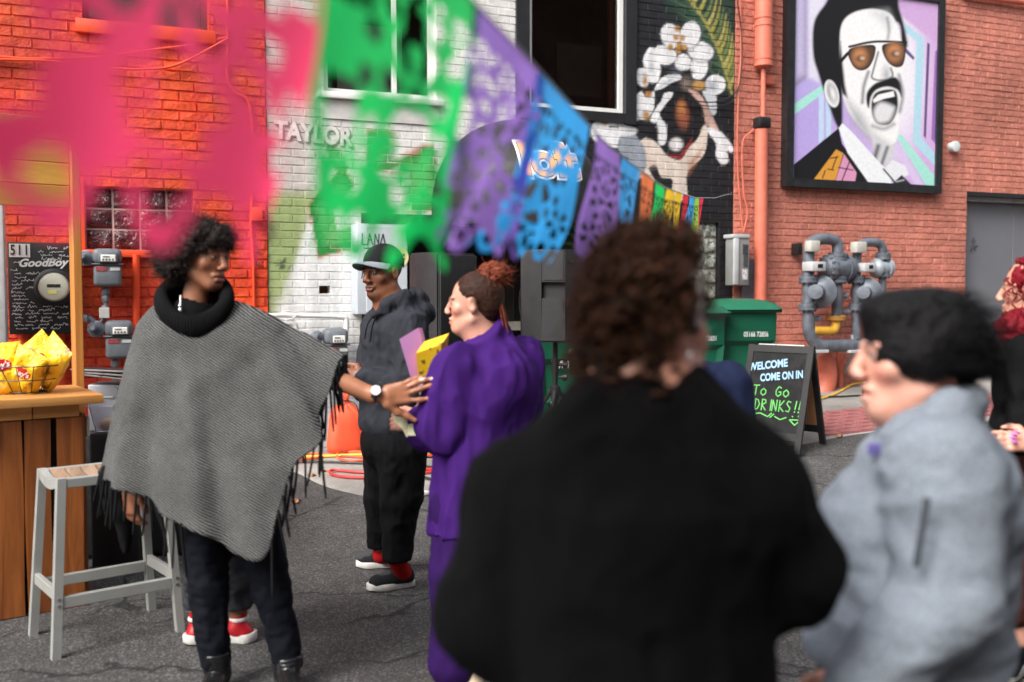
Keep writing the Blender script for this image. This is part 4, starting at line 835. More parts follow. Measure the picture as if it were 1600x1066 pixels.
for (x, y) in ((1320, 462), (1322, 488), (1277, 498), (1345, 490)): q = wp(x, y, Yg_); m = MB(); m.lathe(q+Vector((-0.06, 0, 0)), (1, -0.2, 0), [(0, 0.024), (0.05, 0.024), (0.05, 0.034), (0.08, 0.034)], 8); m.build('valve', MG, gs)
for (x, y0, y1) in ((1276, 548, 582), (1331, 548, 584)):
    q = wp(x, y0, Yg_); m = MB(); m.rbox(q.x-0.09, q.x+0.09, q.y-0.08, q.y+0.1, q.z-0.02, q.z+0.01, 0.004, 1); e = wp(x-12, y1, YW-0.02)
    for s_ in (0,): m.tube([q+Vector((0.05, 0.02, 0)), Vector((e.x, YW-0.02, e.z))], 0.02, 4)
    m.tube([q+Vector((0, 0, 0)), q+Vector((0, 0, 0.16))], 0.012, 6); m.build('support_bracket', M_lightgrey, gs)
m = MB(); m.rbox(*wrect(1247, 380, 1254, 398, YW-0.12)[:2], YW-0.12, YW-0.01, *wrect(1247, 380, 1254, 398, YW-0.12)[2:], 0.005); m.build('black_bracket', M_blackmetal, gs)
pipe('floor_pipe', [(1283, 550), (1292, 575), (1291, 600), (1280, 630)], YW-0.12, 0.1, M_redp, gs, 14, 4); pipe('floor_pipe', [(1313, 548), (1313, 640)], YW-0.05, 0.03, M_redp, gs, 10, 0)
# ------------------------------------------------------------------ wheeled bins
M_bin = pm('bin_green', srgb(14, 84, 62), 0.42, var=0.12, scale=4, bump=0.12, bscale=40); M_lid = pm('bin_lid_green', srgb(18, 96, 70), 0.4, var=0.12, scale=5, bump=0.12); M_tyre = pm('tyre', (0.02, 0.02, 0.02), 0.8)
def wheelie_bin(label, x, y, rz, number, logo=False):
    z = float(gz(x, y)); root = empty('wheelie_bin', (x, y, z), label, 'bin', 'green wheeled bins against the black wall'); M = Matrix.Translation((x, y, z)) @ Matrix.Rotation(rz, 4, 'Z')
    T = lambda p: tuple(M @ Vector(p)); H = 1.04; w0, w1, d0, d1 = 0.21, 0.262, 0.23, 0.31
    def sec(f, ins=0): 
        w = w0+(w1-w0)*f; dd = d0+(d1-d0)*f; return [(-w+ins, -dd+ins), (w-ins, -dd+ins), (w-ins, dd-ins), (-w+ins, dd-ins)]
    bm = bmesh.new(); rings = []
    for f in (0.0, 0.35, 0.7, 1.0): rings.append([bm.verts.new((a, b, 0.06+f*(H-0.06))) for a, b in sec(f)])
    for i in range(3):
        for k in range(4): bm.faces.new([rings[i][k], rings[i][(k+1) % 4], rings[i+1][(k+1) % 4], rings[i+1][k]])
    bm.faces.new(rings[0][::-1]); bm.faces.new(rings[3])
    vert_e = [e for e in bm.edges if abs(e.verts[0].co.z-e.verts[1].co.z) > 0.1]; bmesh.ops.bevel(bm, geom=vert_e, offset=0.05, segments=4, profile=0.5, affect='EDGES')
    # recessed grab panel on the front
    fr = [f for f in bm.faces if f.normal.y < -0.9 or f.calc_center_median().y < -0.2 and abs(f.calc_center_median().x) < 0.02 and f.calc_area() > 0.05]
    for f in fr:
        if 0.1 < f.calc_center_median().z < 0.7:
            r = bmesh.ops.inset_region(bm, faces=[f], thickness=0.07, depth=-0.035)
    bm.verts.index_update(); mesh_obj('body', [T(v.co) for v in bm.verts], [[v.index for v in f.verts] for f in bm.faces], M_bin, root, smooth=35); bm.free()
    m = MB(); m.rbox(-w1-0.025, w1+0.025, -d1-0.03, d1+0.02, H-0.05, H-0.005, 0.018, 3, M); m.build('rim', M_bin, root)
    bm = bmesh.new(); N = 10; g = [[bm.verts.new(((-1+2*i/N)*(w1+0.035), (-1+2*j/N)*(d1+0.04)-0.01, H+0.012+0.06*(1-abs(-1+2*i/N)**3)*(1-abs(-1+2*j/N)**4)-(0.035 if i in (0, N) or j in (0, N) else 0))) for i in range(N+1)] for j in range(N+1)]
    for j in range(N):
        for i in range(N): bm.faces.new([g[j][i], g[j][i+1], g[j+1][i+1], g[j+1][i]])
    bm.verts.index_update(); lid = mesh_obj('lid', [T(v.co) for v in bm.verts], [[v.index for v in f.verts] for f in bm.faces], M_lid, root, smooth=60); bm.free()
    m = MB(); m.tube([T((-w1+0.02, d1+0.06, H-0.01)), T((w1-0.02, d1+0.06, H-0.01))], 0.018, 8); m.rbox(-w1+0.01, -w1+0.04, d1-0.01, d1+0.07, H-0.03, H+0.01, 0.006, 1, M); m.rbox(w1-0.04, w1-0.01, d1-0.01, d1+0.07, H-0.03, H+0.01, 0.006, 1, M); m.build('handle', M_bin, root)
    for s_ in (-1, 1):
        m = MB(); m.lathe(T((s_*0.19, d0+0.03, 0.12)), M.to_3x3() @ Vector((s_, 0, 0)), [(0, 0.10), (0.005, 0.118), (0.05, 0.118), (0.055, 0.10), (0.055, 0.05)], 20); m.build('wheel', M_tyre, root)
    m = MB(); m.tube([T((-0.16, -d0-0.045, 0.4)), T((0.16, -d0-0.045, 0.4))], 0.012, 8); m.build('catch_bar', M_steel, root)
    tl = (d1-d0)/(H-0.06); yy = lambda zz: -(d0+(d1-d0)*(zz-0.06)/(H-0.06))-0.004
    lettering('bin_number', number, M @ frameM((0.06, yy(0.80), 0.80), (1, 0, 0), (0, -tl, 1)), 0.062, M_lw, root, bold=0.001, sx=0.7)
    if logo:
        lettering('bin_logo', 'WM', M @ frameM((-0.08, yy(0.70), 0.70), (1, 0, 0), (0, -tl, 1)), 0.075, M_lw, root, bold=0.004); m = MB()
    return root
def gat(px, D): p = pt(px, 560, D); return p.x, p.y
x, y = gat(1150, 8.95); wheelie_bin('green wheeled bin nearest the salmon pipe behind the chalkboard sign', x, y, R_(-13), '05166 72856')
x, y = gat(1068, 8.75); wheelie_bin('green wheeled bin between the other bins below the glass block window', x, y, R_(-8), '05166 72831')
x, y = gat(955, 8.35); wheelie_bin('green wheeled bin below the painted palm leaf', x, y, R_(-10), '0513041')
x, y = gat(880, 8.1); wheelie_bin('green wheeled bin behind the speaker tripod beside the doorway', x, y, R_(-14), '0513077', True)
# ------------------------------------------------------------------ loudspeakers on tripods
M_spk = pm('speaker_black', (0.022, 0.022, 0.024), 0.5, var=0.15, bump=0.25, bscale=200, bdist=0.002); M_grl = pm('speaker_grille', (0.006, 0.006, 0.0065), 0.6, bump=0.5, bscale=300, bdist=0.003)
def loudspeaker(px, D, ytop, rz, l1, l2):
    p = pt(px, ytop, D); x, y, zt_ = p.x, p.y, p.z; g0 = float(gz(x, y)); Hs, Ws, Ds = 0.66, 0.38, 0.34; zb = zt_-Hs
    s = empty('loudspeaker', (x, y, zb), l1, 'speaker', 'black loudspeakers on stands'); M = Matrix.Translation((x, y, zb)) @ Matrix.Rotation(rz, 4, 'Z')
    V = []; 
    prof = [(-Ws/2, -Ds/2), (Ws/2, -Ds/2), (Ws/2, Ds*0.05), (Ws*0.30, Ds/2), (-Ws*0.30, Ds/2), (-Ws/2, Ds*0.05)]
    bm = bmesh.new(); lo = [bm.verts.new((a, b, 0)) for a, b in prof]; hi = [bm.verts.new((a, b, Hs)) for a, b in prof]
    bm.faces.new(lo[::-1]); bm.faces.new(hi)
    for k in range(6): bm.faces.new([lo[k], lo[(k+1) % 6], hi[(k+1) % 6], hi[k]])
    # handle recesses in the two angled cheeks
    for f in list(bm.faces):
        c = f.calc_center_median()
        if abs(c.x) > 0.12 and c.y > 0.04 and abs(c.z-Hs/2) < 0.01:
            r = bmesh.ops.inset_region(bm, faces=[f], thickness=0.05, depth=0.0); 
            for v in f.verts: v.co.z = Hs*0.56+(0.06 if v.co.z > Hs/2 else -0.06)
            bmesh.ops.inset_region(bm, faces=[f], thickness=0.008, depth=-0.05)
    bmesh.ops.bevel(bm, geom=[e for e in bm.edges if e.calc_length() > 0.15 and len(e.link_faces) == 2 and e.calc_face_angle(0) > 0.3], offset=0.012, segments=2, affect='EDGES')
    bm.verts.index_update(); mesh_obj('cabinet', [tuple(M @ v.co) for v in bm.verts], [[v.index for v in f.verts] for f in bm.faces], M_spk, s, smooth=35); bm.free()
    m = MB(); m.rbox(-Ws/2+0.012, Ws/2-0.012, -Ds/2-0.014, -Ds/2+0.001, 0.015, Hs-0.015, 0.006, 2, M); m.build('grille', M_grl, s)
    m = MB(); m.rbox(-0.09, 0.09, Ds/2-0.001, Ds/2+0.006, 0.08, 0.30, 0.003, 1, M); pn_ = m.build('rear_panel', M_blackmetal, s)
    for k in range(3): m = MB(); m.lathe(M @ Vector((-0.05+k*0.05, Ds/2+0.005, 0.22)), M.to_3x3() @ Vector((0, 1, 0)), [(0, 0.014), (0.015, 0.012)], 10); m.build('knob', M_steel, pn_)
    for zz in (0.1, 0.56): m = MB(); m.rbox(-Ws*0.15, Ws*0.15, Ds/2-0.002, Ds/2+0.012, zz, zz+0.02, 0.004, 1, M); m.build('rib', M_spk, s)
    t_ = empty('tripod_stand', (x, y, g0), l2, 'speaker stand', 'black tripod speaker stands'); m = MB(); m.cyl((x, y, g0+0.22), (x, y, zb-0.003), 0.019, 12); m.build('pole', M_blackmetal, t_)
    ha = zb-0.36
    m = MB(); m.lathe((x, y, ha), (0, 0, 1), [(-0.06, 0.03), (0.0, 0.038), (0.03, 0.038), (0.04, 0.026)], 14); m.build('collar', M_blackmetal, t_); m = MB(); m.lathe((x, y, zb-0.18), (0, 0, 1), [(-0.05, 0.026), (0.05, 0.026)], 12); m.build('collar', M_blackmetal, t_)
    for zz in (ha+0.1, zb-0.17): m = MB(); m.lathe((x+0.02, y-0.02, zz), (0.8, -0.5, 0), [(0, 0.012), (0.03, 0.012), (0.03, 0.028), (0.06, 0.028), (0.066, 0.015)], 12); m.build('knob', M_blackmetal, t_)
    for k in range(3):
        th = rz+0.5+k*2.094; f = Vector((x+0.5*math.cos(th), y+0.5*math.sin(th), 0)); f.z = float(gz(f.x, f.y))+0.012; m = MB(); m.tube([(x+0.03*math.cos(th), y+0.03*math.sin(th), ha), tuple(f)], 0.013, 8); lg = m.build('leg', M_blackmetal, t_)
        m = MB(); m.lathe(f, (0, 0, 1), [(-0.012, 0.02), (0.02, 0.018)], 10); m.build('rubber_foot', M_tyre, lg)
        mid = f.lerp(Vector((x, y, ha)), 0.45); m = MB(); m.tube([tuple(mid), (x, y, g0+0.26)], 0.007, 6); m.build('brace', M_blackmetal, t_)
loudspeaker(868, 7.2, 391, R_(208), 'black loudspeaker in front of the painted palm, showing its back', 'black tripod under the loudspeaker beside the green bins')
loudspeaker(686, 6.7, 396, R_(28), 'black loudspeaker in front of the dark doorway, grille facing out', 'black tripod under the loudspeaker in front of the dark doorway')
# cables hanging at the doorway shelf
m = MB(); m.tube(bez([pt(832, 455, 7.3), pt(815, 450, 7.5), pt(812, 480, 7.6), pt(818, 505, 7.6), pt(822, 560, 7.5)], 6), 0.006, 6); tag(m.build('speaker_cable', M_cable), 'thin black cable hanging from the speaker by the doorway shelf', 'cable')
# ------------------------------------------------------------------ A-frame chalkboard
f0 = gp(1250, 716); th = YAW-R_(90)-R_(42); wx = Vector((math.cos(th), math.sin(th), 0)); back = Vector((-wx.y, wx.x, 0)); Wd, Hb, sp = 0.57, 0.86, 0.46
fl_ = f0-wx*Wd; ctr = f0-wx*Wd/2
af = empty('sandwich_board', ctr+back*sp/2, 'black sandwich board chalked with a drinks notice beside the green bin', 'sandwich board')
def board(sgn, name, mat_in):
    base = ctr if sgn > 0 else ctr+back*sp; top = ctr+back*sp/2+Vector((0, 0, Hb)); base = Vector((base.x, base.y, float(gz(base.x, base.y)))); up = (top-base); L = up.length
    M = frameM(base, wx, up); M[0][3], M[1][3], M[2][3] = base
    o_ = 1 if sgn > 0 else -1; m = MB(); t0 = -0.012; t1 = 0.012
    m.box(-Wd/2, -Wd/2+0.05, t0, t1, 0.0, L, M); m.box(Wd/2-0.05, Wd/2, t0, t1, 0.0, L, M); m.box(-Wd/2+0.05, Wd/2-0.05, t0+0.001, t1-0.001, L-0.06, L-0.005, M); m.box(-Wd/2+0.05, Wd/2-0.05, t0+0.001, t1-0.001, 0.10, 0.16, M)
    leg = m.build(name, pm('sign_frame_black', (0.006, 0.006, 0.0065), 0.5), af); m = MB(); m.box(-Wd/2+0.05, Wd/2-0.05, -0.004, 0.004, 0.16, L-0.06, M); m.build('board', mat_in, leg); return M, L, leg
Mf, Lf, legf = board(1, 'front_frame', pm('chalkboard', (0.006, 0.0065, 0.0072), 0.85, var=0.4, scale=6)); board(-1, 'back_frame', M_ply)
q = ctr+back*sp/2; m = MB(); m.tube([q-wx*0.2+Vector((0, 0, Hb+0.003)), q+wx*0.2+Vector((0, 0, Hb+0.003))], 0.008, 8); m.build('hinge', M_steel, af)
M_cb = pm('chalk_blue', srgb(146, 184, 214), 0.7); M_cg = pm('chalk_green', srgb(98, 182, 92), 0.7)
yo = -0.008
lettering('chalk_lettering', 'WELCOME', Mf @ frameM((-0.09, yo, Lf-0.17), (1, 0, 0.16), (0, 0, 1)), 0.088, M_cb, legf, bold=0.003, sx=0.8); lettering('chalk_lettering', 'COME ON IN', Mf @ frameM((0.04, yo, Lf-0.255), (1, 0, 0.14), (0, 0, 1)), 0.086, M_cb, legf, bold=0.003, sx=0.72)
def glyphs(txt, x, z, h, w):
    G = {'T': [[(0, 1), (1, 1)], [(.5, 1), (.45, 0)]], 'O': [[(.5, 1), (.1, .7), (.1, .3), (.5, 0), (.9, .3), (.9, .7), (.5, 1)]], 'G': [[(.9, .85), (.5, 1), (.1, .6), (.15, .2), (.5, 0), (.9, .2), (.9, .45), (.55, .45)]], 'D': [[(.1, 0), (.1, 1), (.6, .9), (.9, .5), (.6, .1), (.1, 0)]], 'R': [[(.1, 0), (.1, 1), (.7, .95), (.8, .7), (.1, .5), (.85, 0)]], 'I': [[(.5, 0), (.5, 1)]], 'N': [[(.1, 0), (.1, 1), (.85, 0), (.85, 1)]], 'K': [[(.1, 0), (.1, 1)], [(.85, 1), (.1, .45), (.9, 0)]], 'S': [[(.85, .9), (.4, 1), (.15, .75), (.8, .35), (.6, .02), (.1, .1)]], '!': [[(.6, 1.05), (.45, .3)], [(.42, .1), (.40, .02)]]}
    out = []
    for c_ in txt:
        hh = h*(0.7 if c_ == 'o' else 1)
        for st in G.get(c_.upper(), []): out.append([(x+a*w*0.8, z+b*hh+0.02*(a-0.5)*h) for a, b in st])
        x += w*(0.55 if c_ in 'I!' else 1.0)
    return out
st = glyphs('To Go', -0.19, Lf-0.42, 0.080, 0.066)+glyphs('DRINKS!!', -0.16, Lf-0.54, 0.088, 0.060)+[[(-.16, Lf-0.580), (-.10, Lf-0.565), (-.03, Lf-0.590)], [(-.03, Lf-0.590), (0.0, Lf-0.560)], [(-.01, Lf-0.595), (.02, Lf-0.565)], [(.03, Lf-0.585), (.08, Lf-0.605), (.13, Lf-0.585)], [(.16, Lf-0.600), (.25, Lf-0.595), (.21, Lf-0.640), (.16, Lf-0.600)], [(.18, Lf-0.570), (.185, Lf-0.575)], [(.23, Lf-0.565), (.235, Lf-0.570)]]
ribbons('chalk_writing', st, Mf @ Matrix.Translation((0, yo, 0)), 0.009, M_cg, legf)
# ------------------------------------------------------------------ sandbag, cables
sb = gp(541, 709); sb = Vector((sb.x, min(sb.y, YW-0.14), 0)); sb.z = float(gz(sb.x, sb.y))+0.012; V = []; F = []; N, K = 28, 22; Hh = 0.50
prof = [(0, 0.0), (0.0, 0.85), (0.03, 1.0), (0.12, 1.04), (0.25, 1.0), (0.40, 0.93), (0.54, 0.86), (0.66, 0.78), (0.74, 0.58), (0.80, 0.32), (0.84, 0.13), (0.87, 0.10), (0.90, 0.16), (0.95, 0.22), (1.0, 0.16), (1.0, 0.0)]
for (hz, r) in prof:
    for k in range(N):
        a = 2*math.pi*k/N; ca, sa = math.cos(a), math.sin(a); e = 0.55 if hz < 0.75 else 1.0
        xx = math.copysign(abs(ca)**e, ca)*0.155*r; yy = math.copysign(abs(sa)**0.8, sa)*0.10*r
        nz_ = mnoise.noise(Vector((xx*16, yy*16+3, hz*5)))*0.014*(r > 0.05); fold = 0.012*math.sin(a*9+hz*4)*(0.3 < hz < 0.9)*(hz-0.3)*1.5
        V.append((sb.x+xx*(1+nz_*4)+ca*fold, sb.y+yy+sa*fold, sb.z+hz*Hh+nz_*0.6*(hz > 0.02)+0.02*math.sin(a)*(hz > 0.5)))
for i in range(len(prof)-1):
    for k in range(N): F.append((i*N+k, i*N+(k+1) % N, (i+1)*N+(k+1) % N, (i+1)*N+k))
sbo = empty('sandbag', sb, 'orange sandbag tied at the top standing against the white wall', 'sandbag'); mesh_obj('sack', V, F, pm('sandbag_orange', srgb(238, 92, 58), 0.5, var=0.1, scale=9, bump=0.4, bscale=25, bdist=0.008), sbo, smooth=80)
m = MB(); m.tube([(sb.x+0.022*math.cos(t_), sb.y+0.018*math.sin(t_), sb.z+0.43) for t_ in np.linspace(0, 6.0, 16)], 0.004, 6); m.tube(bez([(sb.x+0.02, sb.y-0.02, sb.z+0.43), (sb.x+0.07, sb.y-0.05, sb.z+0.40), (sb.x+0.10, sb.y-0.06, sb.z+0.30)], 6), 0.004, 6); m.build('tie', M_cable, sbo)
def gcable(pxs, mat, r, label, name='extension_cord', lift=0.02, loops=None):
    p = [gp(x, y)+Vector((0, 0, r+0.018+(lift if i % 3 == 1 else 0)*0.3)) for i, (x, y) in enumerate(pxs)]; p = bez(p, 7); p = [Vector((q.x, min(q.y, YW-0.03), max(q.z, float(gz(q.x, q.y))+r+0.014))) for q in p]
    m = MB(); m.tube(p, r, 8); return tag(m.build(name, mat), label, 'cable')
M_cy = pm('cord_yellow', srgb(232, 184, 60), 0.45); M_co = pm('cord_orange', srgb(232, 92, 52), 0.45); M_cr = pm('cord_red', srgb(206, 52, 46), 0.45)
gcable([(380, 726), (450, 722), (520, 718), (575, 716), (640, 716), (720, 712), (800, 708)], M_cy, 0.012, 'yellow extension cord lying along the pavement by the sandbag')
gcable([(380, 733), (450, 728), (500, 720), (530, 712), (560, 712), (585, 716), (575, 724), (545, 727), (528, 720), (535, 712), (600, 714), (690, 708)], M_co, 0.010, 'orange extension cord looped in front of the sandbag')
gcable([(400, 712), (470, 714), (540, 718), (620, 722), (690, 716), (760, 712)], M_co, 0.009, 'orange extension cord running straight along the base of the white wall')
gcable([(690, 742), (600, 752), (550, 752), (520, 748), (516, 743), (530, 741), (570, 744), (640, 742), (700, 738)], M_cr, 0.011, 'red extension cord in a long loop on the concrete behind the trousers')
gcable([(440, 728), (500, 728), (560, 729), (620, 730), (680, 738), (700, 750), (690, 757), (660, 752), (650, 745), (700, 740)], M_cable, 0.009, 'black cable snaking over the concrete beside the red cord')
gcable([(662, 705), (690, 695), (720, 702), (700, 712), (668, 714), (655, 707), (680, 700), (715, 708), (690, 720), (660, 716)], M_cr, 0.011, 'red cord in a heap behind the woman in purple')
gcable([(1180, 640), (1260, 632), (1300, 622), (1330, 606), (1350, 596), (1380, 590)], M_cy, 0.012, 'yellow extension cord crossing the pavement behind the sandwich board')
gcable([(1200, 632), (1270, 626), (1310, 624), (1350, 622), (1400, 622)], M_cable, 0.009, 'black cable crossing the pavement below the large gas meters')
for (x, y, rz) in ((663, 774, 0.3),):
    g = gp(x, y); m = MB(); m.rbox(-0.03, 0.03, -0.03, 0.03, 0.002, 0.03, 0.008, 2, Matrix.Translation(g) @ Matrix.Rotation(rz, 4, 'Z')); tag(m.build('paper_scrap', M_white), 'crumpled white paper scrap on the ground at the pavement edge', 'litter')
# wheeled cord reel half hidden at the right
g = gp(1362, 632); rl = empty('cord_reel', g, 'small black wheeled reel with orange hub on the right pavement', 'reel')
m = MB(); m.lathe(Vector((g.x, g.y, g.z+0.115)), RT*-0.9+DH*-0.35, [(-0.03, 0.06), (-0.03, 0.1), (-0.01, 0.112), (0.02, 0.112), (0.035, 0.1), (0.035, 0.05)], 22); m.build('wheel', M_tyre, rl); m = MB(); m.lathe(Vector((g.x, g.y, g.z+0.115)), RT*-0.9+DH*-0.35, [(-0.035, 0.06), (0.04, 0.055), (0.045, 0.03)], 16); m.build('hub', M_co, rl)
# ------------------------------------------------------------------ crate counter with post and header boards
cA = gp(134, 946); cB0 = gp(0, 971); ux = (cA-cB0); ux.z = 0; ux.normalize(); uy = Vector((-ux.y, ux.x, 0)); CL, CD, CH = 1.35, 0.50, 1.01
Mc = Matrix(((ux.x, uy.x, 0, cA.x), (ux.y, uy.y, 0, cA.y), (0, 0, 1, 0), (0, 0, 0, 1)))      # origin at the front right bottom corner; -x runs left along the front
ct = empty('crate_counter', cA, 'counter knocked together from brown crate planks with a pale wooden top', 'counter')
m = MB(); m.box(-CL+0.01, -0.045, 0.06, CD-0.02, 0.02, CH-0.04, Mc); m.build('inner_case', pm('counter_dark', (0.012, 0.009, 0.007), 0.8), ct)
edges = [0.0, 0.112, 0.138, 0.248, 0.258, 0.366, 0.372, 0.478, 0.488, 0.60, 0.606, 0.72, 0.728, 0.84, 0.85, 0.96, 0.97, 1.08, 1.09, 1.2, 1.21, 1.33]
for i in range(0, len(edges)-1, 2):
    m = MB(); j = (random.random()-0.5)*0.006; ph = random.random()*6; x1_, x0_ = -edges[i], -edges[i+1]; V = []; K = 9
    for k in range(K):
        z = 0.012+(CH-0.10-0.012)*k/(K-1); wv_ = 0.003*math.sin(ph+z*6); V += [(x0_+wv_, j, z), (x1_+wv_, j, z), (x1_+wv_, j+0.02, z), (x0_+wv_, j+0.02, z)]
    Fq = [(3, 2, 1, 0), (4*(K-1), 4*(K-1)+1, 4*(K-1)+2, 4*(K-1)+3)]+[(4*k+q, 4*k+(q+1) % 4, 4*k+4+(q+1) % 4, 4*k+4+q) for k in range(K-1) for q in range(4)]
    m.add([tuple(Mc @ Vector(v)) for v in V], Fq); m.build('plank', M_crate, ct, None)
for k in range(4):
    m = MB(); m.box(0.0+0.002, 0.022, 0.03+k*0.115, 0.03+k*0.115+0.104, 0.012, CH-0.09, Mc); m.build('plank', M_crate, ct, None)
for (xa, xb) in ((-0.21, -0.012), (-0.80, -0.214), (-CL, -0.804)): m = MB(); m.rbox(xa, xb, -0.008, 0.03, CH-0.095, CH-0.035, 0.003, 1, Mc); m.build('rail', M_top, ct)
M_top2 = M_top
for (ya, yb) in ((-0.07, 0.105), (0.108, 0.285), (0.288, 0.52)): m = MB(); m.rbox(-CL-0.05, 0.085, ya, yb, CH-0.034, CH+0.008, 0.006, 2, Mc); m.build('top_plank', M_top, ct)
m = MB(); m.rbox(-0.40, -0.372, -0.022, -0.009, CH-0.20, CH-0.06, 0.004, 1, Mc); m.rbox(-0.398, -0.374, -0.036, -0.02, CH-0.17, CH-0.10, 0.006, 2, Mc); m.tube([tuple(Mc @ Vector(v)) for v in ((-0.386, -0.03, CH-0.17), (-0.386, -0.04, CH-0.21), (-0.386, -0.028, CH-0.23))], 0.008, 8); m.build('latch', M_steel, ct)
m = MB(); m.rbox(0.023, 0.04, 0.02, 0.05, CH-0.2, CH-0.1, 0.004, 1, Mc); m.build('hinge', M_steel, ct)
ps = empty('timber_frame', Mc @ Vector((0.03, 0.56, 0)), 'upright timber post with header boards rising behind the crate counter', 'timber frame')
m = MB(); m.rbox(0.094, 0.137, 0.55, 0.64, 0.0, 2.62, 0.004, 1, Mc); m.build('post', M_post, ps); zt_ = 2.38
for k in range(4):
    m = MB(); m.rbox(-CL-0.4, 0.093, 0.59, 0.615, 1.93+k*0.115, 1.93+k*0.115+0.112, 0.003, 1, Mc); m.build('header_board', wood('header_wood', srgb(196, 140, 60), srgb(226, 176, 84), 0, 0.6, 0.5) if k == 0 else bpy.data.materials['header_wood'], ps)
m = MB(); m.rbox(-CL-0.4, -CL-0.34, 0.55, 0.64, 0.0, 2.62, 0.004, 1, Mc); m.build('post', M_post, ps)
# ------------------------------------------------------------------ wire basket of crisps
cb = Mc @ Vector((-0.195, 0.20, CH+0.012)); bk = empty('wire_basket', cb, 'round black wire basket on the counter top', 'basket'); r0, r1, hb = 0.09, 0.165, 0.13
m = MB()
for (r, z) in ((r0, 0.004), (r1, hb), ((r0+r1)/2+0.01, hb*0.5)): m.tube([cb+Vector((r*math.cos(t_), r*math.sin(t_), z)) for t_ in np.linspace(0, 2*math.pi, 33)[:-1]], 0.0028, 6, closed=True)
m.build('ring', M_blackmetal, bk); m = MB()
for k in range(14): t_ = 2*math.pi*k/14; m.tube([cb+Vector((0, 0, 0.004)), cb+Vector((r0*math.cos(t_), r0*math.sin(t_), 0.004)), cb+Vector((r1*math.cos(t_), r1*math.sin(t_), hb))], 0.0022, 5)
m.build('wire', M_blackmetal, bk)
t = NT('crisp_bag_foil', rough=0.28, spec=0.6); c = t.ramp(t.noise(16, 4), [(0.34, srgb(150, 104, 10)), (0.46, srgb(240, 190, 24)), (0.6, srgb(246, 206, 40)), (0.78, srgb(250, 232, 150))]); t.base(c); t.bump(t.noise(28, 3, dist=1.5), 0.7, 0.015); M_bag = t.m
M_bred = pm('bag_red', srgb(190, 24, 36), 0.3); M_bwh = pm('bag_white', (0.75, 0.74, 0.7), 0.3)
def bag(off, yaw, tilt, roll, sc=1.0, lab=''):
    M = Matrix.Translation(cb+Vector(off)) @ Matrix.Rotation(yaw, 4, 'Z') @ Matrix.Rotation(tilt, 4, 'X') @ Matrix.Rotation(roll, 4, 'Y'); N, K = 14, 18; w_, h_ = 0.085*sc, 0.115*sc; V = []; F = []; seed = Vector((off[0]*90, off[1]*90, yaw))
    for s_ in (-1, 1):
        for j in range(K+1):
            for i in range(N+1):
                a, b = -1+2*i/N, -1+2*j/K; th_ = 0.045*sc*max(0, (1-a**4))**0.6*max(0, 1-abs(b)**2.6)**0.8
                x_ = a*w_*(1-0.10*(1-b*b)); z_ = b*h_; wr = mnoise.noise(Vector((a*3, b*3, s_*2))+seed)*0.012*(1-a**6)*(1-b**6); crimp = 0.003*math.sin(i*3.1)*(abs(b) > 0.88); V.append(tuple(M @ Vector((x_, s_*th_+wr*s_+crimp+s_*0.0006, z_))))
    n1 = (N+1)*(K+1)
    for s_ in (0, 1):
        for j in range(K):
            for i in range(N): q = s_*n1+j*(N+1)+i; F.append((q, q+1, q+N+2, q+N+1) if s_ == 0 else (q, q+N+1, q+N+2, q+1))
    root = empty('crisp_bag', cb+Vector(off), lab, 'crisp bag', 'yellow crisp bags in the basket'); bd = mesh_obj('pouch', V, F, M_bag, root, smooth=70)
    Mf_ = M @ Matrix.Translation((0, -0.045*sc-0.006, 0.012*sc)); mm = MB(); mm.add([tuple(Mf_ @ Vector((0, -0.001, 0)))]+[tuple(Mf_ @ Vector((0.042*sc*math.cos(t_), 0.007*abs(math.cos(t_)), 0.027*sc*math.sin(t_)))) for t_ in np.linspace(0, 2*math.pi, 21)], [(0, k+1, k+2) for k in range(20)]); mm.build('red_badge', M_bred, root, 60)
    lettering('brand_lettering', "Lay's", Mf_ @ frameM((0, -0.005, 0), (1, 0, 0.1), (0, 0, 1)), 0.036*sc, M_bwh, root, shear=0.2, bold=0.001)
vy = math.atan2(-DH.x, DH.y)
bag((-0.10, -0.03, 0.115), vy+0.35, -0.15, -0.12, 1.05, 'yellow crisp bag standing upright at the edge of the wire basket')
bag((0.005, -0.065, 0.10), vy-0.1, 0.25, 0.5, 1.0, 'yellow crisp bag slumped low in the middle of the wire basket'); bag((0.02, 0.05, 0.155), vy+0.1, -0.2, 0.9, 1.05, 'yellow crisp bag lying across the back of the heap in the basket'); bag((0.105, -0.01, 0.135), vy-0.5, -0.1, 0.62, 1.1, 'yellow crisp bag leaning out of the basket with its corner up')
# ------------------------------------------------------------------ bar stool
M_stl = pm('stool_grey', srgb(158, 160, 156), 0.45, 0.1, var=0.06, bump=0.05); fFL, fBL, fFR, fBR = gp(79, 1030), gp(59, 992), gp(276, 988), gp(242, 951)
sc_ = (fFL+fBL+fFR+fBR)/4; sx_ = ((fFR+fBR)/2-(fFL+fBL)/2); Lx = sx_.length; sx_.normalize(); sy_ = Vector((-sx_.y, sx_.x, 0)); Ly = 0.36; Hs_ = 0.735
Ms = Matrix(((sx_.x, sy_.x, 0, sc_.x), (sx_.y, sy_.y, 0, sc_.y), (0, 0, 1, 0), (0, 0, 0, 1))); stl = empty('bar_stool', sc_, 'light grey metal bar stool with slatted wooden seat', 'stool')
tx, ty = Lx/2-0.045, Ly/2-0.035; bx_, by_ = Lx/2, Ly/2
def leg_at(a, b, f): return Vector((a*(bx_+(tx-bx_)*f), b*(by_+(ty-by_)*f), Hs_*f))
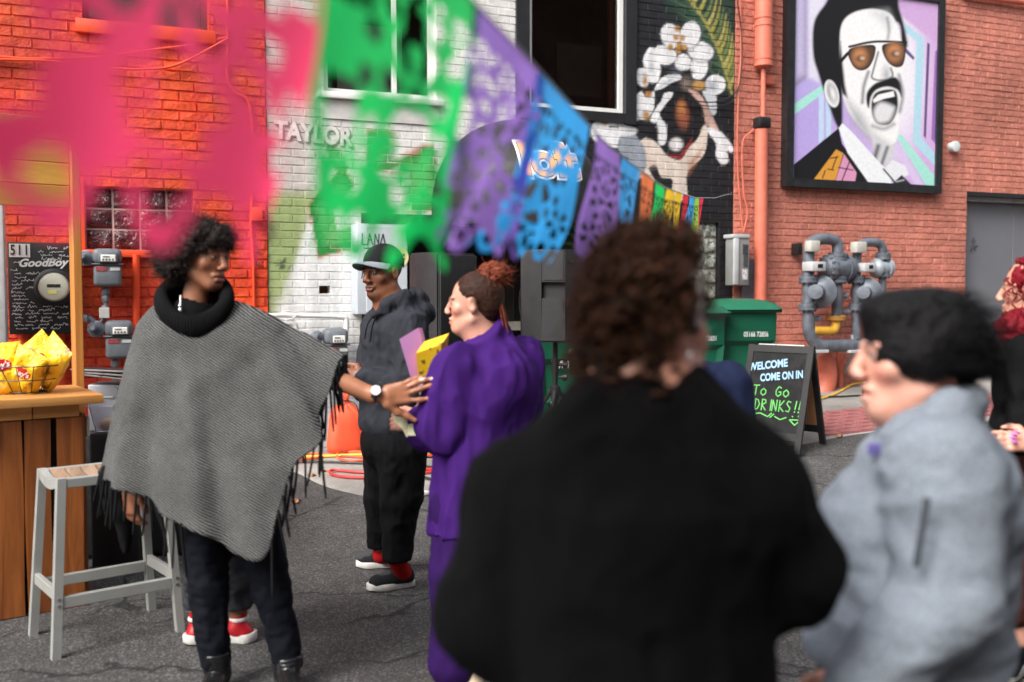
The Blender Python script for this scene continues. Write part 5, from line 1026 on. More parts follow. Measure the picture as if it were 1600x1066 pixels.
for a in (-1, 1):
    for b in (-1, 1):
        p0_, p1_ = leg_at(a, b, 0), leg_at(a, b, 1); m = MB(); V = []
        for p_ in (p0_, p1_): V += [tuple(Ms @ (p_+Vector((dx, dy, 0)))) for dx, dy in ((-.017, -.017), (.017, -.017), (.017, .017), (-.017, .017))]
        m.add(V, [(3, 2, 1, 0), (4, 5, 6, 7)]+[(q, (q+1) % 4, 4+(q+1) % 4, 4+q) for q in range(4)]); lg = m.build('leg', M_stl, stl, None)
        for dz in (0.0, 0.028):
            p_ = leg_at(a, b, 0.30)+Vector((0, -0.018, dz))
            if b < 0: m = MB(); m.lathe(Ms @ p_, Ms.to_3x3() @ Vector((0, -1, 0)), [(0, 0.007), (0.003, 0.006)], 8); m.build('bolt', M_steel, lg)
for b in (-1, 1):
    p0_, p1_ = leg_at(-1, b, 0.31), leg_at(1, b, 0.31); m = MB(); m.rbox(p0_.x+0.018, p1_.x-0.018, p0_.y-0.013, p0_.y+0.013, p0_.z-0.024, p0_.z+0.024, 0.003, 1, Ms); m.build('stretcher', M_stl, stl)
    m = MB(); m.rbox(-tx+0.018, tx-0.018, b*ty-0.016, b*ty+0.016, Hs_-0.042, Hs_-0.002, 0.003, 1, Ms); m.build('seat_rail', M_stl, stl)
for a in (-1, 1):
    p0_ = leg_at(a, -1, 0.36); m = MB(); m.rbox(p0_.x-0.012, p0_.x+0.012, -abs(p0_.y)+0.018, abs(p0_.y)-0.018, p0_.z-0.03, p0_.z+0.018, 0.003, 1, Ms); m.build('stretcher', M_stl, stl)
    V = []; K = 9
    for k in range(K): b_ = -1+2*k/(K-1); z_ = Hs_-0.022*(1-b_*b_); V += [tuple(Ms @ Vector((a*tx+dx, b_*(ty-0.017), z_+dz))) for dx, dz in ((-.016, -.04), (.016, -.04), (.016, 0), (-.016, 0))]
    m = MB(); m.add(V, [(3, 2, 1, 0), (4*(K-1), 4*(K-1)+1, 4*(K-1)+2, 4*(K-1)+3)]+[(4*k+q, 4*k+(q+1) % 4, 4*k+4+(q+1) % 4, 4*k+4+q) for k in range(K-1) for q in range(4)]); m.build('seat_rail', M_stl, stl)
ns = 6; wS = (2*tx-0.04)/ns
for k in range(ns):
    x0_ = -tx+0.02+k*wS; V = []; K = 9
    for q in range(K): b_ = -1+2*q/(K-1); z_ = Hs_-0.004-0.022*(1-b_*b_); V += [tuple(Ms @ Vector((x_, b_*(ty-0.018), z_+dz))) for x_, dz in ((x0_+0.003, -.016), (x0_+wS-0.003, -.016), (x0_+wS-0.003, 0), (x0_+0.003, 0))]
    m = MB(); m.add(V, [(3, 2, 1, 0), (4*(K-1), 4*(K-1)+1, 4*(K-1)+2, 4*(K-1)+3)]+[(4*q+r, 4*q+(r+1) % 4, 4*q+4+(r+1) % 4, 4*q+4+r) for q in range(K-1) for r in range(4)]); m.build('slat', M_slat, stl, None)
# ------------------------------------------------------------------ food stand behind the counter: black table, steel box, trays, clear tub
def camM(px, py, D, yaw=0.0): p = pt(px, py, D); th_ = YAW-R_(90)+yaw; return Matrix.Translation(p) @ Matrix.Rotation(th_, 4, 'Z')
Mt = camM(195, 690, 5.7, 0.1); g0 = float(gz(Mt.translation.x, Mt.translation.y)); zz = Mt.translation.z; tb = empty('prep_table', (Mt.translation.x, Mt.translation.y, g0), 'black cloth covered table behind the crate counter', 'table')
m = MB(); m.rbox(-0.22, 0.5, -0.25, 0.25, g0-zz+0.01, 0.06, 0.02, 2, Mt); m.build('table_cloth', pm('black_cloth', (0.012, 0.012, 0.013), 0.9, bump=0.4, bscale=12, bdist=0.02), tb)
m = MB(); m.rbox(-0.2, 0.3, 0.0, 0.22, 0.063, 0.33, 0.01, 2, Mt); wm = m.build('warming_box', pm('box_steel', srgb(150, 152, 156), 0.35, 0.6), None); tag(wm, 'grey steel warming box with vents on the black table', 'warming box')
for k in range(3): m = MB(); m.rbox(-0.13, -0.06, -0.006, -0.001, 0.25-k*0.025, 0.262-k*0.025, 0.002, 1, Mt); m.build('vent_slot', M_lightgrey, wm)
for k in range(3):
    m = MB(); Mk = Mt @ Matrix.Translation((0.03-0.02*k, 0.0, 0.345+0.022*k+0.01)) @ Matrix.Rotation(R_(7-k*2), 4, 'Y') @ Matrix.Rotation(R_(-3), 4, 'X'); m.rbox(-0.24, 0.24, -0.12, 0.2, 0, 0.014, 0.004, 1, Mk); tr = m.build('serving_tray', M_blackmetal, None); tag(tr, ['black tray with silver rim, lowest of the stack on the steel box', 'black tray with silver rim, middle of the stack on the steel box', 'black tray with silver rim, topmost of the stack on the steel box'][k], 'tray', 'stacked trays')
    m = MB(); m.rbox(-0.242, 0.242, -0.126, -0.1205, 0.002, 0.012, 0.002, 1, Mk); m.build('rim', M_steel, tr)
Mb = camM(183, 672, 5.25, 0.15); t = NT('clear_plastic', rough=0.12, color=(0.8, 0.82, 0.88)); t.set(trans=0.85); t.b.inputs['IOR'].default_value = 1.2; M_clear = t.m
tbz = empty('plastic_tub', Mb.translation, 'clear plastic tub of food held in front of the black table', 'tub'); m = MB(); pr = [(-0.09, -0.07), (0.09, -0.07), (0.09, 0.07), (-0.09, 0.07)]
V = [tuple(Mb @ Vector((a, b, 0))) for a, b in pr]+[tuple(Mb @ Vector((a*1.3, b*1.3, 0.135))) for a, b in pr]+[tuple(Mb @ Vector((a*1.42, b*1.42, 0.135))) for a, b in pr]+[tuple(Mb @ Vector((a*1.42, b*1.42, 0.148))) for a, b in pr]+[tuple(Mb @ Vector((a*1.27, b*1.27, 0.148))) for a, b in pr]+[tuple(Mb @ Vector((a*0.95, b*0.95, 0.006))) for a, b in pr]
Fq = [(3, 2, 1, 0)]+[(4*r+q, 4*r+(q+1) % 4, 4*r+4+(q+1) % 4, 4*r+4+q) for r in range(5) for q in range(4)]+[(20, 21, 22, 23)]; m.add(V, Fq); m.build('tub', M_clear, tbz); m = MB(); m.rbox(-0.08, 0.08, -0.06, 0.06, 0.008, 0.06, 0.02, 2, Mb); m.build('contents', pm('bread', srgb(176, 140, 104), 0.8, var=0.4, scale=30), tbz)
q = Mb.translation; m = MB(); gg = float(gz(q.x, q.y)); m.rbox(-0.12, 0.12, -0.09, 0.09, gg-q.z+0.005, -0.002, 0.015, 2, Mb); tag(m.build('storage_case', pm('case_black', (0.014, 0.014, 0.015), 0.5)), 'tall black case standing under the clear plastic tub', 'case')
# ------------------------------------------------------------------ smooth bodies: signed distance fields meshed with surface nets
class Vol:
    def __init__(s, lo, hi, h, fine=()):
        s.ax = []
        for a in range(3):
            cuts = [(lo[a], hi[a], h)]
            iv = sorted((max(f[0][a], lo[a]), min(f[1][a], hi[a]), f[2]) for f in fine)
            mg = []
            for q in iv:
                if mg and q[0] < mg[-1][1]: mg[-1] = (mg[-1][0], max(mg[-1][1], q[1]), min(mg[-1][2], q[2]))
                else: mg.append(q)
            xs = []; cur = lo[a]
            for (f0, f1, hf) in mg:
                if f0 > cur: xs += list(np.arange(cur, f0, h))
                xs += list(np.arange(f0, f1, hf)); cur = f1
            xs += list(np.arange(cur, hi[a]+h, h)); s.ax.append(np.array(xs, dtype=np.float32))
        s.D = np.full(tuple(len(x) for x in s.ax), 0.25, dtype=np.float32)
    def _sl(s, lo, hi):
        return tuple(slice(max(int(np.searchsorted(s.ax[a], lo[a]))-1, 0), int(np.searchsorted(s.ax[a], hi[a]))+1) for a in range(3))
    def _pt(s, sl): return s.ax[0][sl[0]][:, None, None], s.ax[1][sl[1]][None, :, None], s.ax[2][sl[2]][None, None, :]
    def _op(s, sl, d, k, op):
        A = s.D[sl]
        if op == 'add':
            if k > 0: h = np.clip(0.5+0.5*(A-d)/k, 0, 1); r = A+(d-A)*h-k*h*(1-h)
            else: r = np.minimum(A, d)
        else:
            d = -d
            if k > 0: h = np.clip(0.5-0.5*(A-d)/k, 0, 1); r = A+(d-A)*h+k*h*(1-h)
            else: r = np.maximum(A, d)
        s.D[sl] = r
    def cone(s, p0, p1, r0, r1=None, k=0.02, op='add', sq=None):
        r1 = r0 if r1 is None else r1; p0 = np.array(p0, float); p1 = np.array(p1, float); m = max(r0, r1)+k+0.03
        sl = s._sl(np.minimum(p0, p1)-m, np.maximum(p0, p1)+m); X, Y, Z = s._pt(sl); e = p1-p0; X, Y, Z = X-p0[0], Y-p0[1], Z-p0[2]
        if sq is not None:
            dv, fac = np.array(sq[0], float), sq[1]; dv = dv/np.linalg.norm(dv); q = (X*dv[0]+Y*dv[1]+Z*dv[2])*(1/fac-1); X, Y, Z = X+q*dv[0], Y+q*dv[1], Z+q*dv[2]; e = e+dv*(e@dv)*(1/fac-1)
        t = np.clip((X*e[0]+Y*e[1]+Z*e[2])/(e@e+1e-12), 0, 1)
        d = np.sqrt((X-t*e[0])**2+(Y-t*e[1])**2+(Z-t*e[2])**2)-(r0+(r1-r0)*t); s._op(sl, d.astype(np.float32), k, op); return s
    def chain(s, pts, rs, k=0.02, op='add', sq=None):
        for i in range(len(pts)-1): s.cone(pts[i], pts[i+1], rs[i], rs[i+1], k, op, sq)
        return s
    def ell(s, c, rad, axes=None, k=0.02, op='add'):
        c = np.array(c, float); m = max(rad)+k+0.03; sl = s._sl(c-m, c+m); X, Y, Z = s._pt(sl); X, Y, Z = X-c[0], Y-c[1], Z-c[2]
        if axes is None: axes = np.eye(3)
        q = [(X*a[0]+Y*a[1]+Z*a[2]) for a in axes]
        k0 = np.sqrt((q[0]/rad[0])**2+(q[1]/rad[1])**2+(q[2]/rad[2])**2); k1 = np.sqrt((q[0]/rad[0]**2)**2+(q[1]/rad[1]**2)**2+(q[2]/rad[2]**2)**2)+1e-9
        s._op(sl, (k0*(k0-1)/k1).astype(np.float32), k, op); return s
    def half(s, p, n, k=0.005):
        # keep only the side the normal points away from
        X, Y, Z = s.ax[0][:, None, None], s.ax[1][None, :, None], s.ax[2][None, None, :]; n = np.array(n, float); n /= np.linalg.norm(n)
        d = (X-p[0])*n[0]+(Y-p[1])*n[1]+(Z-p[2])*n[2]; s.D = np.maximum(s.D, d.astype(np.float32)); return s
    def mesh(s):
        D = s.D; S = D < 0; nx, ny, nz = D.shape
        c = S[:-1, :-1, :-1].astype(np.int8)
        for a in (0, 1):
            for b in (0, 1):
                for e in (0, 1):
                    if a+b+e: c = c+S[a:nx-1+a, b:ny-1+b, e:nz-1+e]
        I, J, K = np.where((c > 0) & (c < 8)); n = len(I); acc = np.zeros((n, 3)); cnt = np.zeros(n)
        A = s.ax
        def co(i, j, k): return np.stack([A[0][i], A[1][j], A[2][k]], 1)
        E = [((a, b, e), (a+d[0], b+d[1], e+d[2])) for a in (0, 1) for b in (0, 1) for e in (0, 1) for d in ((1, 0, 0), (0, 1, 0), (0, 0, 1)) if a+d[0] < 2 and b+d[1] < 2 and e+d[2] < 2]
        for (p, q) in E:
            d0 = D[I+p[0], J+p[1], K+p[2]]; d1 = D[I+q[0], J+q[1], K+q[2]]; m = (d0 < 0) != (d1 < 0); t = (d0/(d0-d1+1e-12))[m, None]
            acc[m] += co(I+p[0], J+p[1], K+p[2])[m]*(1-t)+co(I+q[0], J+q[1], K+q[2])[m]*t; cnt[m] += 1
        V = acc/cnt[:, None]; idx = np.full((nx-1, ny-1, nz-1), -1, dtype=np.int64); idx[I, J, K] = np.arange(n); F = []
        for ax in range(3):
            d = [0, 0, 0]; d[ax] = 1; a = S[:nx-d[0], :ny-d[1], :nz-d[2]]; b = S[d[0]:, d[1]:, d[2]:]; i, j, k = np.where(a != b); o1, o2 = [(1, 2), (2, 0), (0, 1)][ax]
            P = np.stack([i, j, k], 1); ok = (P[:, o1] > 0) & (P[:, o2] > 0)
            for q in range(3): ok &= P[:, q] < (nx-1, ny-1, nz-1)[q]
            P = P[ok]; flip = a[P[:, 0], P[:, 1], P[:, 2]]
            def g(u, v): Q = P.copy(); Q[:, o1] -= u; Q[:, o2] -= v; return idx[Q[:, 0], Q[:, 1], Q[:, 2]]
            q = np.stack([g(1, 1), g(0, 1), g(0, 0), g(1, 0)], 1); q[~flip] = q[~flip][:, ::-1]; F.append(q)
        F = np.concatenate(F); F = F[(F >= 0).all(1)]; return V, F
def vnorm(V, F):
    n = np.cross(V[F[:, 1]]-V[F[:, 0]], V[F[:, 2]]-V[F[:, 0]]); N = np.zeros_like(V)
    for k in range(4): np.add.at(N, F[:, k], n)
    return N/(np.linalg.norm(N, axis=1)[:, None]+1e-12)
def folds(V, F, amp, sc, seed=0, ridge=True, mask=None):
    """cloth folds: push the surface along its normal by stretched noise"""
    N = vnorm(V, F); P = V*np.array(sc); P = P+0.35*np.stack([vnoise(V, 5, seed+9), vnoise(V, 5, seed+10), vnoise(V, 5, seed+11)], 1)
    h = vnoise(P, 1.0, seed)+0.5*vnoise(P, 2.1, seed+1)
    if ridge: h = 0.55-np.abs(h)*1.5
    if mask is not None: h = h*mask
    return V+N*(amp*h)[:, None]
def relax(V, F, n=1, lam=0.5):
    for _ in range(n):
        A = np.zeros_like(V); c = np.zeros(len(V))
        for a, b in ((0, 1), (1, 2), (2, 3), (3, 0)):
            np.add.at(A, F[:, a], V[F[:, b]]); np.add.at(A, F[:, b], V[F[:, a]]); np.add.at(c, F[:, a], 1); np.add.at(c, F[:, b], 1)
        V = V+lam*(A/np.maximum(c, 1)[:, None]-V)
    return V
def bb(*pts, m=0.1):
    P = np.array([tuple(p) for p in pts]); return P.min(0)-m, P.max(0)+m
def nrm(v): v = np.array(v, float); return v/np.linalg.norm(v)
RTn, DHn, UPn = np.array(RT), np.array(DH), np.array([0., 0., 1.])
def dirv(a, b, c=0.0): return nrm(RTn*a+DHn*b+UPn*c)            # right, away, up
def Q(x, y, D): return np.array(pt(x, y, D))
# ------------------------------------------------------------------ head
class Head:
    def __init__(s, c, f, u=(0, 0, 1), size=1.0):
        s.c = np.array(c, float); s.f = nrm(f); u = np.array(u, float); s.u = nrm(u-s.f*(u@s.f)); s.s = np.cross(s.f, s.u); s.k = size
    def P(s, a, b, c): return s.c+(s.s*a+s.f*b+s.u*c)*s.k
    def loc(s, V): d = (V-s.c)/s.k; return d@s.s, d@s.f, d@s.u
    def ell(s, v, p, r, k, op='add', tilt=None):
        ax = [s.s, s.f, s.u]
        v.ell(s.P(*p), [q*s.k for q in r], ax, k*s.k, op)
    def cone(s, v, p, q, r0, r1, k, op='add'): v.cone(s.P(*p), s.P(*q), r0*s.k, r1*s.k, k*s.k, op)
    def build(s, v, jaw=1.0, nose=1.0, lips=1.0, neck=None, nr=0.055, mouth_open=0.0, cheek=1.0, nl=1.0):
        s.ell(v, (0, -0.012, 0.035), (0.074, 0.094, 0.084), 0.0); s.ell(v, (0, 0.026, -0.035), (0.057*jaw, 0.064, 0.082), 0.04)
        s.cone(v, (0, 0.072, -0.094), (0, 0.066, -0.098), 0.020*jaw, 0.02*jaw, 0.03); 
        for g in (-1, 1):
            s.cone(v, (g*0.056*jaw, 0.0, -0.062), (g*0.02, 0.066, -0.098), 0.014, 0.014, 0.025); s.ell(v, (g*0.043, 0.058, -0.022), (0.022*cheek, 0.02, 0.02), 0.02)
            s.ell(v, (g*0.031, 0.098, 0.006), (0.017, 0.014, 0.011), 0.012, 'sub'); s.ell(v, (g*0.031, 0.077, 0.005), (0.0135, 0.0135, 0.0125), 0.003)
            s.cone(v, (g*0.012, 0.090, 0.020), (g*0.046, 0.078, 0.023), 0.0075, 0.006, 0.010)
            s.cone(v, (g*0.018, 0.0905, 0.0155), (g*0.043, 0.083, 0.014), 0.0035, 0.003, 0.004)     # upper lid
            s.ell(v, (g*0.077, -0.006, -0.006), (0.009, 0.019, 0.031), 0.006); s.ell(v, (g*0.086, -0.002, -0.002), (0.007, 0.011, 0.018), 0.005, 'sub')
            s.ell(v, (g*0.0125*nose, 0.104, -0.034), (0.009*nose, 0.011, 0.008), 0.006)
        s.cone(v, (0, 0.090, 0.016), (0, 0.098+0.014*nl, -0.026), 0.0075*nose, 0.0115*nose, 0.010)
        s.cone(v, (-0.021, 0.086, -0.062), (0.021, 0.086, -0.062), 0.007*lips, 0.007*lips, 0.010); s.cone(v, (-0.013, 0.0935, -0.0585), (0.013, 0.0935, -0.0585), 0.0062*lips, 0.0062*lips, 0.006); s.cone(v, (-0.013, 0.0925, -0.0735-mouth_open), (0.013, 0.0925, -0.0735-mouth_open), 0.0072*lips, 0.0072*lips, 0.006)
        s.cone(v, (-0.021, 0.096, -0.0662-mouth_open/2), (0.021, 0.096, -0.0662-mouth_open/2), 0.0022+mouth_open/2, 0.0022+mouth_open/2, 0.003, 'sub')
        if neck is not None: v.cone(s.P(0, -0.018, -0.06), neck, nr*0.95, nr*1.08, 0.03)
    def paint(s, V, col, skin, lipc, brow, iris=(0.02, 0.012, 0.008), stubble=0.0, blush=0.15, hairline=None):
        a, b, c = s.loc(V); skin = np.array(skin); m = (np.abs(a) < 0.11) & (np.abs(b) < 0.16) & (np.abs(c) < 0.16)
        aa = np.abs(a)
        def cov(x0, x1, d): return 1-sstep((d-x0)/(x1-x0))
        fr = sstep((b-0.045)/0.02)*m
        w = cov(0.012, 0.03, np.hypot(aa-0.045, c+0.03))*fr*blush; col[:] = col*(1-w[:, None])+np.array([skin[0]*1.15, skin[1]*0.72, skin[2]*0.7])*w[:, None]
        if stubble > 0: w = stubble*fr*np.maximum(cov(0.02, 0.045, np.hypot(aa*0.9, (c+0.088)*0.8)), cov(0.008, 0.018, np.hypot(aa*0.5, (c+0.05)))); col[:] = col*(1-w[:, None])+np.array([0.012, 0.009, 0.007])*w[:, None]
        w = cov(0.004, 0.0068, np.abs(c+0.066)*0.9+0*a)*cov(0.018, 0.025, aa)*fr*(b > 0.083); col[:] = col*(1-w[:, None])+np.array(lipc)*w[:, None]
        w = cov(0.0012, 0.0024, np.abs(c+0.0662))*cov(0.02, 0.024, aa)*fr; col[:] = col*(1-0.8*w[:, None])+np.array([0.02, 0.008, 0.006])*0.8*w[:, None]
        bl = 0.0245+0.10*(aa-0.03)*(aa < 0.03)-0.18*(aa-0.03)*(aa > 0.03); w = cov(0.003, 0.0062, np.abs(c-bl))*cov(0.030, 0.036, np.abs(aa-0.031)*1.6+0.006)*fr*0.85; col[:] = col*(1-w[:, None])+np.array(brow)*w[:, None]
        d = np.hypot((aa-0.031)/1.0, (c-0.005)*1.9); w = cov(0.0105, 0.0125, d)*fr; col[:] = col*(1-w[:, None])+np.array([0.55, 0.52, 0.48])*w[:, None]
        w = cov(0.0105, 0.014, d)*(1-cov(0.0085, 0.0105, d))*fr; col[:] = col*(1-0.85*w[:, None])+np.array([0.02, 0.012, 0.01])*0.85*w[:, None]
        w = cov(0.0048, 0.006, np.hypot(aa-0.031, c-0.006))*fr; col[:] = col*(1-w[:, None])+np.array(iris)*w[:, None]
        w = cov(0.003, 0.0045, np.hypot(aa-0.0105, c+0.0385))*fr*(b > 0.095); col[:] = col*(1-0.8*w[:, None])+np.array([0.03, 0.012, 0.01])*0.8*w[:, None]
        if hairline is not None: w = hairline(a, b, c)*m; col[:] = col*(1-w[:, None])+np.array(brow)*w[:, None]
        return col
def finger(v, pts, r=0.0085): v.chain([np.array(p) for p in pts], [r*1.05, r, r*0.92, r*0.8][:len(pts)], 0.006)
def hand(v, wrist, d, back, side, curl=0.5, size=1.0, spread=0.12, thumb=1.0):
    """palm with five bent fingers: d towards the fingers, back out of the back of the hand, side towards the thumb"""
    d = nrm(d); back = nrm(np.array(back)-d*(np.array(back)@d)); side = nrm(np.array(side)-d*(np.array(side)@d)-back*(np.array(side)@back)); w = np.array(wrist, float); S = size
    v.cone(w-d*0.02*S, w+d*0.03*S, 0.026*S, 0.03*S, 0.02, sq=(back, 0.72))
    for q in (-0.027, -0.009, 0.009, 0.027): v.cone(w+d*0.02*S+side*q*0.6*S, w+d*0.088*S+side*q*S, 0.015*S, 0.0125*S, 0.015)
    for q, L in ((0.03, 0.070), (0.010, 0.079), (-0.010, 0.073), (-0.028, 0.056)):
        p = w+d*0.09*S+side*q*S; dd = nrm(d+side*q*spread*8); pts = [p]; a = curl*0.55
        for fr, bend in ((0.45, 0.6), (0.32, 1.0), (0.23, 0.7)):
            a += curl*bend*0.55; p = p+(dd*math.cos(a)-back*math.sin(a))*L*fr*S; pts.append(p)
        finger(v, pts, 0.0087*S)
    p = w+d*0.03*S+side*0.028*S; t1 = p+(d*0.5+side*0.75*thumb-back*0.25)*0.036*S; t2 = t1+(d*0.85+side*0.25*thumb-back*0.35)*0.03*S; t3 = t2+(d*0.95-back*0.35)*0.024*S
    v.chain([p, t1, t2, t3], [0.016*S, 0.0125*S, 0.0105*S, 0.0085*S], 0.012)
# ------------------------------------------------------------------ cloth, skin, hair materials
def skinmat():
    t = NT('skin', rough=0.42, spec=0.45); at = t.n('Attribute', attribute_name='Col'); n1 = t.ramp(t.noise(45, 4), [(0.3, 0.90), (0.7, 1.06)]); t.base(t.mix(1, at.outputs['Color'], n1, 'MULTIPLY')); t.bump(t.noise(220, 3), 0.12, 0.002); t.l(t.ramp(t.noise(30, 3), [(0.3, 0.36), (0.7, 0.52)]), t.b.inputs['Roughness']); return t.m
M_skin = skinmat()
def clothmat(name, col, rough=0.9, weave=420, bump=0.3, var=0.12, sheen=0.0, spec=0.1, fleck=0.0, fleckcol=None):
    t = NT(name, rough=rough, spec=spec); P = t.coord('Object'); n1 = t.noise(9, 5, vec=P); c = t.ramp(n1, [(0.3, tuple(x*(1-var) for x in col)), (0.7, tuple(min(1, x*(1+var)) for x in col))])
    n2 = t.noise(weave, 2, 0.7, vec=P)
    if fleck: c = t.mix(t.math('MULTIPLY', t.ramp(n2, [(0.48, 0.0), (0.62, 1.0)]), fleck), c, fleckcol)
    t.base(c); t.bump(t.math('ADD', n2, t.math('MULTIPLY', t.noise(60, 3, vec=P), 0.6)), bump, 0.003); return t.m
def hairmat(name, c0, c1, rough=0.45):
    t = NT(name, rough=rough, spec=0.15); P = t.coord('Object'); t.base(t.ramp(t.noise(55, 5, 0.7, vec=P), [(0.3, c0), (0.72, c1)])); t.bump(t.noise(160, 4, vec=P), 0.8, 0.006); return t.m
def sdf_obj(name, v, mat, parent, smooth=180, fold=None, col=None, rel=0):
    V, F = v.mesh()
    if rel: V = relax(V, F, rel)
    if fold: 
        for f in fold: V = folds(V, F, *f)
    return mesh_obj(name, V, F, mat, parent, smooth=smooth, col=None if col is None else col(V)), V, F
def strands(name, V, F, mat, parent, n, length, width, flow=None, curl=0.5, lift=0.5, seg=4, seed=1, keep=None):
    """many thin ribbons rooted on the hair volume, so that its edge breaks up"""
    r = np.random.default_rng(seed); N = vnorm(V, F); cand = np.arange(len(V)) if keep is None else np.where(keep(V))[0]
    id_ = r.choice(cand, n); P = V[id_]+(r.random((n, 3))-0.5)*0.006; nn = N[id_]; d = nn*lift+(r.random((n, 3))-0.5)*0.9
    if flow is not None: d = d+np.array([flow(p) for p in P]) if callable(flow) else d+np.array(flow)
    d /= np.linalg.norm(d, axis=1)[:, None]; L = length*(0.5+r.random(n)); wv = np.cross(d, r.random((n, 3))-0.5); wv /= np.linalg.norm(wv, axis=1)[:, None]; ax2 = np.cross(d, wv); ph = r.random(n)*6.28
    rows = []; cur = P-nn*0.004
    for k in range(seg+1):
        f = k/seg; wd = width*(1-0.8*f); rows.append(cur-wv*wd[:, None]*1.0 if np.ndim(wd) else cur-wv*wd); rows.append(cur+wv*wd)
        st = d+curl*(wv*np.cos(ph+f*5)[:, None]+ax2*np.sin(ph+f*5)[:, None]); cur = cur+st*(L/seg)[:, None]
    VV = np.stack(rows, 1).reshape(-1, 3); W_ = 2*(seg+1); base = np.arange(n)*W_; FF = np.concatenate([np.stack([base+2*k, base+2*k+1, base+2*k+3, base+2*k+2], 1) for k in range(seg)])
    return mesh_obj(name, VV, FF, mat, parent)
# ------------------------------------------------------------------ shoes
def shoe(parent, heel, toe, uppermat, solemat, w=0.048, high=0.07, sole_h=0.028, name='shoe', toecap=None, ankle=None):
    heel, toe = np.array(heel, float), np.array(toe, float); d = toe-heel; d[2] = 0; L = np.linalg.norm(d); d /= L; sd_ = np.array([-d[1], d[0], 0]); z0 = heel[2]+0.002
    outl = []
    for k in range(28):
        a = 2*math.pi*k/28; f = 0.5-0.5*math.cos(a); sgn = math.sin(a); ww = w*(0.80+0.28*math.sin(math.pi*min(max((f-0.35)/0.65, 0), 1))-0.1*math.sin(math.pi*min(f/0.7, 1)))
        outl.append(heel+d*L*f+sd_*sgn*ww*min(1, 1.0)*(abs(math.sin(a))**-0.45 if abs(math.sin(a)) > 1e-3 else 0))
    m = MB(); n = len(outl)
    lv = [(0.0, 0.94), (0.004, 1.0), (sole_h, 1.0), (sole_h+0.004, 0.95)]; c = heel+d*L*0.5
    for (h, s_) in lv: m.v += [tuple(c+(p-c)*s_+np.array([0, 0, z0-heel[2]+h+0.010*max(0, ((p-heel)@d/L-0.75))*2])) for p in outl]
    for i in range(3):
        for k in range(n): m.f.append((i*n+k, i*n+(k+1) % n, (i+1)*n+(k+1) % n, (i+1)*n+k))
    m.f.append(tuple(range(n))[::-1]); m.f.append(tuple(3*n+k for k in range(n)))
    v = Vol(*bb(heel, toe, m=0.13), 0.0065); z = z0+sole_h; up = np.array([0, 0, 1.])
    v.cone(heel+d*0.045+up*(sole_h+0.02), toe-d*0.055+up*(sole_h+0.006), w*0.82, w*0.86, 0.02); v.cone(heel+d*0.05+up*(sole_h+0.03), heel+d*0.065+up*(sole_h+high), w*0.80, w*0.74, 0.02); v.cone(heel+d*L*0.40+up*(sole_h+0.03), toe-d*0.06+up*(sole_h+0.002), w*0.72, w*0.78, 0.02)
    v.half(heel+up*(z-heel[2]-0.004), (0, 0, -1)); v.half(heel+up*(sole_h+high), (0, 0, 1))
    o, V, F = sdf_obj(name, v, uppermat, parent); m.build('sole', solemat, o, 50); return o
# ------------------------------------------------------------------ people
M_darkden = clothmat('dark_denim', (0.006, 0.007, 0.011), 0.8, 500, 0.25); M_blackcloth = clothmat('black_clothing', (0.0055, 0.0055, 0.006), 0.9, 300, 0.3); M_blk_leather = pm('black_leather', (0.010, 0.010, 0.011), 0.25, var=0.2, bump=0.15, bscale=90); M_whsole = pm('white_rubber', (0.62, 0.61, 0.58), 0.6, var=0.12, scale=30)
def person(name, loc, label): return empty(name, loc, label, 'person')
def gfoot(x, y): return np.array(gp(x, y))
